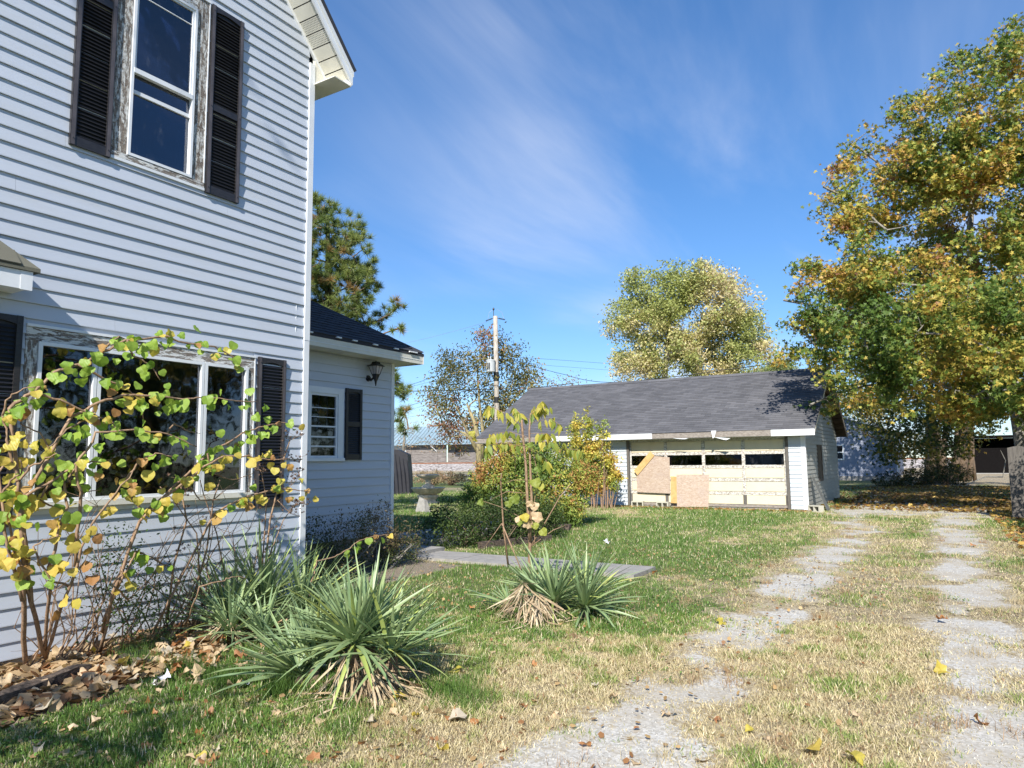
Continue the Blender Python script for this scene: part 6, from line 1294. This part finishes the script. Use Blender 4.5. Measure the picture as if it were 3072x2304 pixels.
for (x, y, s, k) in ((1590, 1330, .07, 1), (1612, 1400, .08, 1), (1605, 1440, .11, 1), (1620, 1455, .08, 0), (1540, 1490, .11, 1), (1525, 1505, .08, 1), (1590, 1505, .09, 2), (1605, 1510, .10, 2), (1570, 1545, .10, 0), (1560, 1560, .08, 1), (1615, 1540, .13, 2), (1580, 1565, .11, 2), (1555, 1552, .09, 2), (1605, 1570, .08, 0), (1625, 1590, .09, 0), (1440, 1500, .08, 1), (1415, 1295, .07, 0), (1425, 1308, .09, 0)):
    mat = (DT, DT, DB)[k] if k == 2 else (SPY, SPG)[k]; me = heart('leaf', (SPY, SPG, DT)[k], .5, .35, rnd.randrange(99)); o_ = inst('leaf', me, vn_, spn(x, y, -.1), None, s*1.1); d = Vector((rnd.gauss(.2, .3), rnd.gauss(0, .3), -.8)).normalized(); nr = Vector((.3, -.8, .3))+Vector((rnd.gauss(0, .3), 0, rnd.gauss(0, .3))); nr = (nr-d*nr.dot(d)).normalized(); o_.rotation_euler = Matrix((d, nr.cross(d), nr)).transposed().to_euler()
q = MB(); q.tube([spn(1605, 1640), spn(1600, 1540), spn(1612, 1420), spn(1595, 1330)], .004, 4); q.tube([spn(1605, 1560), spn(1560, 1550), spn(1500, 1520), spn(1440, 1500)], .003, 4); q.build('tendril', BARKY, vn_)
# ---- timbers, scraps, pebbles
def timber(label, a, b, w, h, z=0., cat='timber'):
    a = Vector(a); b = Vector(b); d = (b-a); L = d.length; q = MB(); n = 8
    for i in range(n): pass
    yy = d.normalized(); xx = Vector((yy.y, -yy.x, 0)); vs = []; 
    for i in range(n+1):
        p = a+yy*L*i/n; j = [rnd.gauss(0, .006) for _ in range(6)]
        vs += [p-xx*(w/2+j[0])+Vector((0, 0, z)), p+xx*(w/2+j[1])+Vector((0, 0, z)), p+xx*(w/2+j[2]-.01)+Vector((0, 0, z+h+j[3])), p-xx*(w/2-.01+j[4])+Vector((0, 0, z+h+j[5]))]
    fs = [(i*4+k, i*4+(k+1) % 4, (i+1)*4+(k+1) % 4, (i+1)*4+k) for i in range(n) for k in range(4)]+[(3, 2, 1, 0), tuple(n*4+k for k in range(4))]
    q.add(vs, fs); return tag(q.build('landscape_timber', TIE, None, tuple(a), smooth=False), label, cat, 'rotting timbers edging the beds')
t0 = gnd(-60, 2150); t1 = gnd(250, 2035); timber('cracked dark timber edging the bed at the lower left', (t0[0], t0[1], 0), (t1[0], t1[1], 0), .13, .10)
t0 = gnd(335, 2010); t1 = gnd(450, 1978); timber('short rotten timber half hidden behind the leaf drift', (t0[0], t0[1], 0), (t1[0], t1[1], 0), .12, .08)
timber('brown timber lying by the dark hedge in the shade', (-7.1, 10.55, 0), (-6.6, 12.2, 0), .14, .12); timber('brown timber end at the foot of the arching bush', (-8.0, 14.1, 0), (-7.15, 14.2, 0), .15, .13)
sc_ = gnd(470, 2060); me = heart('scrap', LITTER, .4, .5, 3); o_ = inst('paper_scrap', me, None, (sc_[0], sc_[1], .05), (.2, -.3, .4), .13); tag(o_, 'crumpled white paper scrap among the fallen leaves', 'scrap')
sc_ = gnd(735, 2072); o_ = inst('paper_scrap', me, None, (sc_[0], sc_[1], .05), (.5, .2, 2.4), .05); tag(o_, 'tiny white plastic scrap in the grass left of the large yucca', 'scrap')
sc_ = gnd(1816, 1632); o_ = inst('paper_scrap', me, None, (sc_[0], sc_[1], .05), (.3, .2, 1.), .14); tag(o_, 'small white litter on the lawn between right yucca and garage', 'scrap')
def rocks(name, P, s0, s1, mat, **t):
    base_v = np.array([(1, 0, 0), (-1, 0, 0), (0, 1, 0), (0, -1, 0), (0, 0, 1), (0, 0, -1)])*.5; bf = np.array([(0, 2, 4), (2, 1, 4), (1, 3, 4), (3, 0, 4), (2, 0, 5), (1, 2, 5), (3, 1, 5), (0, 3, 5)])
    n = len(P); s = rng.uniform(s0, s1, (n, 1, 1))*rng.uniform(.6, 1.3, (n, 1, 3)); Rm = rand_rot(n); V = np.einsum('nij,nkj->nki', Rm, base_v[None]*s*rng.uniform(.7, 1.2, (n, 6, 1)))+P[:, None]; F_ = (bf[None]+(np.arange(n)*6)[:, None, None]).reshape(-1, 3)
    return npmesh(name, V.reshape(-1, 3), F_, mat, smooth=False, **t)
a, b = np.array(gnd(20, 2075)), np.array(gnd(240, 2010)); u = rng.random((170, 1)); P = a*(1-u)+b*u+rng.normal(0, .05, (170, 3))*np.array([1.4, 1, 0]); P[:, 2] = .02; rocks('pebbles', P, .02, .06, GRAVW, kind='stuff')
# gravel stones over the tracks
n = 26000; gxr = rng.uniform(-3.2, 1.4, n); gyr = 1.5+rng.random(n)**1.7*14; _, gb_ = masks(gxr, gyr); k = gb_ > rng.uniform(.42, .75, n); gxr, gyr = gxr[k], gyr[k]
rocks('loose_gravel', np.stack([gxr, gyr, gz(gxr, gyr)+.006], 1), .006, .018, GRAVS, kind='stuff')
# ------------------------------------------------------------ fallen leaves
def flatleaf(name, mat, curl, seed, lob=True):
    r_ = random.Random(seed); n = 11; V = [(0, 0, .02)]; 
    for i in range(n):
        a = 2*math.pi*i/n; r = (.5 if i % 2 == 0 else .34)*(r_.uniform(.8, 1.15) if lob else 1.1); V.append((r*math.cos(a), r*math.sin(a), curl*r*r*(1.6*math.cos(2*a+seed)+.6)+r_.uniform(0, .06)))
    F_ = [(0, i+1, (i+1) % n+1) for i in range(n)]; me = bpy.data.meshes.new(name); me.from_pydata(V, [], F_); me.materials.append(mat); return me
FL = {k: [flatleaf('fallen_leaf', mt, c, s) for s, c in enumerate((.3, .6, .9, -.5))]+[heart('fallen_leaf', mt, .6, .5, 5), heart('fallen_leaf', mt, -.5, .6, 6)] for k, mt in (('t', DT), ('b', DB), ('p', DP), ('y', HY))}
def drop_leaf(x, y, s, k, label, grp, z=.03):
    me = FL[k][rnd.randrange(6)]; o_ = inst('fallen_leaf', me, None, (x, y, z+rnd.uniform(0, .02)), (rnd.gauss(0, .35), rnd.gauss(0, .35), rnd.uniform(0, 6.28)), s); tag(o_, label, 'fallen leaf', grp); return o_
cnt = 0
# heap in the bed
names_ = {'t': 'tan', 'b': 'rust brown', 'p': 'pale', 'y': 'yellow'}
for i in range(150):
    x, y = rnd.gauss(470, 170), rnd.gauss(1990, 38)
    if x < 150: y = rnd.gauss(2120, 25)
    if 230 < x < 420 and rnd.random() < .5: y = rnd.gauss(2050, 20)
    g_ = gnd(x, y); k = rnd.choices('tbpy', (5, 2.2, 2.5, .4))[0]; drop_leaf(g_[0], g_[1], rnd.uniform(.06, .115), k, f'{names_[k]} dead leaf in the drift between the bed timber and the yuccas', 'leaves drifted in the bed', z=.035+.05*rnd.random())
for (x, y, s, k, lab) in ((1365, 2025, .12, 'y', 'bright yellow leaf at the right foot of the large yucca'), (1372, 2178, .14, 'p', 'large pale leaf lying on a brown one below the large yucca'), (1355, 2170, .10, 'b', 'rust leaf tucked beside the large pale leaf'), (1105, 2180, .10, 'p', 'grey pale leaf standing in the grass below the large yucca'), (1195, 2110, .12, 'y', 'yellow maple leaf on the grass right below the yucca skirt'), (1255, 2075, .13, 't', 'broad tan leaf right of the yucca skirt'), (1320, 2165, .10, 't', 'tan leaf left of the large pale leaf'), (860, 2060, .13, 'b', 'orange brown leaf in front of the low sprawling yucca'), (2440, 2270, .12, 'y', 'pale yellow leaf at the bottom of the driveway grass'), (2565, 2300, .12, 'y', 'yellow leaf cut by the bottom edge of the driveway'), (2825, 2030, .11, 'y', 'golden leaf lying on the right wheel track'), (2155, 1870, .11, 'y', 'lone pale yellow leaf on the left side of the driveway'), (1965, 1725, .1, 'b', 'brown leaf just beyond the right end of the path'), (2920, 1640, .12, 'b', 'orange leaf on the grass right of the far track'), (2820, 1870, .10, 'b', 'brown leaf in the middle of the driveway')):
    g_ = gnd(x, y); drop_leaf(g_[0], g_[1], s, k, lab, None)
for i in range(134):
    for _ in range(20):
        x, y = rnd.uniform(0, 3072), 2304-abs(rnd.gauss(0, 260)); p = math.exp(-max(0, x-700)/700)+.06
        if y > 1650 and rnd.random() < p: break
    g_ = gnd(x, y); k = rnd.choices('tbpy', (4, 3, 1., .7))[0]; far = x > 1500
    drop_leaf(g_[0], g_[1], rnd.uniform(.04, .085), k, f'{names_[k]} dead leaf scattered on the '+('driveway grass' if far else 'front lawn below the yuccas'), 'leaves scattered on the grass', z=.015)
# litter stuff: bed, shade under the maple, edges
def litter(name, P, size, cols, **t):
    V, F_, k = leafcloud(P, size, (np.array([(.5, 0, .04), (.15, .42, 0), (-.4, .3, .05), (-.45, -.25, 0), (.1, -.45, .05)]), [(0, 1, 2), (0, 2, 3), (0, 3, 4)]), up=2.2); return npmesh(name, V, F_, LEAF, None, col=np.repeat(cols, k, 0), kind='stuff')
n = 2600; y = rng.uniform(1.9, 5.4, n); xe = -4.85-.28*np.maximum(0, y-2.6); x = xe-rng.random(n)**.9*(xe+6.2); P = np.stack([x, y, rng.uniform(.015, .07, n)], 1)
c = palette(P, [(0, (.40, .28, .16)), (.42, (.50, .38, .24)), (.52, (.30, .15, .07)), (.6, (.45, .32, .18))], 5); litter('bed_leaf_litter', P, .095, c)
n = 16000; x = rng.normal(1.2, 2.8, n); y = rng.uniform(23, 42, n); k = (x > -3) | (rng.random(n) < .5); x, y = x[k], y[k]
lim = (np.abs(x+.8) < 1.9) & (y < 27) & (rng.random(len(x)) < .55); x, y = x[~lim], y[~lim]; P = np.stack([x, y, np.full(len(x), .03)+rng.random(len(x))*.03], 1); c = palette(P, [(0, (.20, .13, .04)), (.45, (.40, .27, .05)), (.52, (.20, .10, .035)), (.60, (.28, .19, .08))], 1.2); litter('maple_leaf_litter', P, .13, c)  # leaf colours darkened to carry the shade under the maple
n = 1300; x = np.abs(rng.normal(0, 1.2, n))+.95; y = 23-14*rng.random(n)**1.6; P = np.stack([x, y, np.full(n, .035)], 1); c = palette(P, [(0, (.45, .30, .08)), (.5, (.50, .36, .10)), (.6, (.36, .18, .06))], 2); litter('edge_leaf_litter', P, .10, c)
n = 1500; P = np.stack([rng.uniform(-6.5, -.6, n), rng.uniform(2.0, 12, n), np.full(n, .03)], 1); c = palette(P, [(0, (.36, .24, .12)), (.5, (.45, .30, .14)), (.6, (.28, .14, .06))], 2); litter('small_leaf_bits', P, .035, c)
n = 1200; x = rng.uniform(-14.5, -3.3, n); P = np.stack([x, 22.1-np.abs(rng.normal(0, .35, n)), np.full(n, .03)], 1); c = palette(P, [(0, (.40, .27, .10)), (.55, (.32, .17, .07))], 2); litter('garage_foot_litter', P, .07, c)
# dry twigs on the ground in the shade right
q = MB(); a = Vector(gnd(2900, 1460)); a.z = .1; e = Vector(gnd(3010, 1450)); e.z = .35; q.tube([a, a.lerp(e, .5)+Vector((0, 0, .2)), e], [.02, .03, .03], 5); q.tube([e, e+Vector((.2, .1, .9)), e+Vector((0, .1, 1.5))], [.03, .025, .01], 5); tag(q.build('fallen_branch', BARKG, None, tuple(a)), 'bare fallen branch leaning in the dark shade right of the trunks', 'branch')
# ------------------------------------------------------------ grass
def blades(n_try, rmin, rmax, dens_pow, w0, h0, two, seed):
    r2 = np.random.default_rng(seed); 
    th = r2.uniform(R_(-6), R_(72), n_try)       # measured from +Y toward -X
    u = r2.random(n_try); p_ = 2-dens_pow; rr = (rmin**p_+u*(rmax**p_-rmin**p_))**(1/p_)
    x = -np.sin(th)*rr; y = np.cos(th)*rr
    gr, ba = masks(x, y); fr = r2.random(n_try)
    k = fr > np.clip(ba*1.15-.05, 0, .93)**.85
    k &= ~((x < -6.2) & (y < 5.75)) & ~((x < -7.2) & (y < 8.8)) & ~((y > 22.2) & (y < 29.7) & (x < -3.4) & (x > -14.7))
    k &= ~((y > 8.95) & (y < 9.82) & (x > -7.45) & (x < -3.45)) & ~((y > 8.9) & (y < 16) & (x < -7.9) & (x > -10.2))
    bed = (x < -4.8-.28*np.maximum(0, y-2.6)) & (y < 5.6); k &= ~(bed & (r2.random(n_try) < .9))
    k &= ~((y > 24) & (x > -3) & (r2.random(n_try) < .55))
    x, y, gr, ba, rr = x[k], y[k], gr[k], ba[k], rr[k]; n = len(x)
    tuft = fbm(P3(x, y), 3.2, 3); fine = fbm(P3(x+9, y+3), 9, 2)
    h = h0*(.35+1.5*np.clip(tuft-.32, 0, 1))*r2.uniform(.5, 1.4, n)*(1-.45*ba)*(1+.02*rr); w = w0*(1+.22*np.maximum(0, rr-2.5))*r2.uniform(.7, 1.3, n)
    h = h*(1+.035*np.maximum(0, rr-4))
    az = r2.uniform(0, 2*np.pi, n); lean = np.abs(r2.normal(.45, .4, n))+.35*(1-gr); D = np.stack([np.cos(az), np.sin(az), np.zeros(n)], 1); wd = r2.uniform(0, 2*np.pi, n); Wv = np.stack([np.cos(wd), np.sin(wd), np.zeros(n)], 1)*w[:, None]*.5
    B = np.stack([x, y, gz(x, y)], 1); tipz = h*np.cos(np.clip(lean, 0, 1.35)); tip = B+D*(h*np.sin(np.clip(lean, 0, 1.35)))[:, None]; tip[:, 2] += tipz
    q = .12+gr*.85+(tuft-.5)*1.1+(fine-.5)*1.1+r2.normal(0, .14, n); c = np.empty((n, 3)); c[:] = (.54, .46, .28)
    c[q > .30] = (.46, .42, .20); c[q > .42] = (.30, .35, .11); c[q > .56] = (.19, .28, .065); c[q > .80] = (.12, .21, .045)
    rb = r2.random(n); c[rb < .10] = (.72, .62, .43); c[(rb > .965)] = (.30, .16, .09); c *= r2.uniform(.75, 1.25, (n, 1))
    if two:
        mid = B*.5+tip*.5; mid[:, 2] += h*.10; V = np.stack([B-Wv, B+Wv, mid+Wv*.75, mid-Wv*.75, tip], 1).reshape(-1, 3); o = (np.arange(n)*5)[:, None]; F_ = [np.array([[0, 1, 2, 3]])+o, np.array([[3, 2, 4]])+o]; return V, F_, np.repeat(c, 5, 0)
    V = np.stack([B-Wv, B+Wv, tip], 1).reshape(-1, 3); o = (np.arange(n)*3)[:, None]; return V, [np.array([[0, 1, 2]])+o], np.repeat(c, 3, 0)
V, F_, c = blades(380000, 1.6, 7.5, 1.1, .0036, .056, True, 1); npmesh('near_grass', V, F_, LEAF, None, col=c, kind='stuff')
V, F_, c = blades(700000, 5.5, 36, 1.2, .0032, .042, False, 2); npmesh('lawn_grass', V, F_, LEAF, None, col=c, kind='stuff')
def tufts(label_n, spots, n_each, h, w, colr):
    Vs = []; cs = []; 
    for (x, y, r) in spots:
        n = n_each; ax, ay = rng.normal(x, r, n), rng.normal(y, r, n); az = rng.uniform(0, 6.28, n); ln = np.abs(rng.normal(.4, .35, n)); hh = h*rng.uniform(.4, 1.2, n); wd = rng.uniform(0, 6.28, n); Wv = np.stack([np.cos(wd), np.sin(wd), 0*wd], 1)*w*.5
        B = np.stack([ax, ay, 0*ax], 1); T_ = B+np.stack([np.cos(az)*np.sin(ln)*hh, np.sin(az)*np.sin(ln)*hh, np.cos(ln)*hh], 1); Vs.append(np.stack([B-Wv, B+Wv, T_], 1).reshape(-1, 3)); cc = np.array(colr[rnd.randrange(len(colr))])*rng.uniform(.6, 1.3, (n, 1)); cs.append(np.repeat(cc, 3, 0))
    V = np.concatenate(Vs); return npmesh(label_n, V, np.arange(len(V)).reshape(-1, 3), LEAF, None, col=np.concatenate(cs), kind='stuff')
sp_ = [(*gnd(x, y)[:2], r) for x, y, r in ((620, 2040, .10), (560, 2020, .08), (680, 2060, .07), (430, 2010, .06), (390, 1990, .06), (1400, 2110, .09), (1340, 2090, .07), (840, 2085, .05), (470, 1960, .08))]
tufts('tall_green_grass', sp_, 420, .17, .005, [(.10, .19, .035), (.13, .22, .05), (.08, .15, .03)])
sp_ = []
for i in range(150):
    x, y = rnd.uniform(-3.4, 1.6), 2.2+rnd.random()**1.3*15; sp_.append((x, y, rnd.uniform(.03, .09)))
tufts('dry_grass_tufts', sp_, 60, .10, .0045, [(.50, .41, .25), (.42, .33, .18), (.36, .24, .14)])
# clover mats
n = 26000; x = rng.uniform(-5, 1.6, n); y = 2+rng.random(n)**1.4*17; cl_ = fbm(P3(x+50, y+50), 1.1, 4); g_, b_ = masks(x, y); k = (cl_+.25*g_ > .66) & (b_ < .5); P = np.stack([x[k], y[k], .015+rng.random(k.sum())*.03], 1)
cols = np.array([(.10, .19, .035)])*rng.uniform(.7, 1.5, (len(P), 1)); V, F_, kk = leafcloud(P, .022, (np.array([(.5, 0, 0), (0, .45, .03), (-.5, 0, 0), (0, -.45, .03)]), [(0, 1, 2, 3)]), up=2.5); npmesh('clover', V, F_, LEAF, None, col=np.repeat(cols, kk, 0), kind='stuff')
# ------------------------------------------------------------ neighbours outside the frame that shade or reflect
def side_tree(label, x, y, h, r, n=5200, ls=.34):
    base = (x, y, 0); lobes = [(x+rnd.uniform(-r*.5, r*.5), y+rnd.uniform(-r*.5, r*.5), h*(.35+.13*i), r*(.75-.09*i)) for i in range(5)]
    tree_thing('side_tree', label, 'tree', base, [base, (x, y, h*.3), (x, y, h*.8)], [.25, .2, .06], lobes, 90, n, ls, OVAL, [(0, (.05, .08, .02)), (.5, (.10, .13, .03)), (.6, (.25, .2, .05))], BARK, clump=.55, shell=.3)
side_tree('dark green tree outside the frame opposite the house windows', 13, 9, 8, 3.2); side_tree('green tree farther along the neighbouring lot outside the frame', 13.5, 16, 9, 3.5); side_tree('nearest tree of the neighbouring lot outside the frame', 12, 2, 7, 3.0)
side_tree('rounded tree beyond the fence outside the frame', 11, 27, 9, 3.4)
small_shrub('boundary_hedge', 'tall hedge just outside the right edge casting shade on the grass', 'hedge', [(2.35, y_, 1.25, .45, .9, 1.25) for y_ in (13.2, 14.6, 16.0, 17.4)]+[(2.45, 18.6, 1.8, .55, .9, 1.7), (2.9, 19.6, 1.8, .6, .9, 1.7)], 9000, .10, DKG, 40, clumpn=900)
fy_ = (-8.2, -8.0, 0)
FYT = tree_thing('front_yard_tree', 'large tree outside the frame that shades the lower left lawn', 'tree', fy_, [fy_, (-8.2, -8, 4), (-7.6, -7.6, 8), (-6.8, -7.2, 12)], [.35, .3, .22, .1], [(-2.3, -3.3, 4.3, .7), (-2.9, -3.0, 4.0, .6), (-1.5, -3.8, 4.7, .45), (-3.6, -2.9, 3.7, .6), (-3.3, -6.0, 13.0, .5), (-3.0, -5.6, 13.5, .35), (-7, -7.5, 11, 2.), (-8.5, -8, 10, 2.2), (-6.5, -8, 8, 1.6)], 130, 3600, .16, OVAL, [(0, (.1, .14, .03)), (.5, (.3, .25, .05))], BARK, clump=.22, shell=.3)
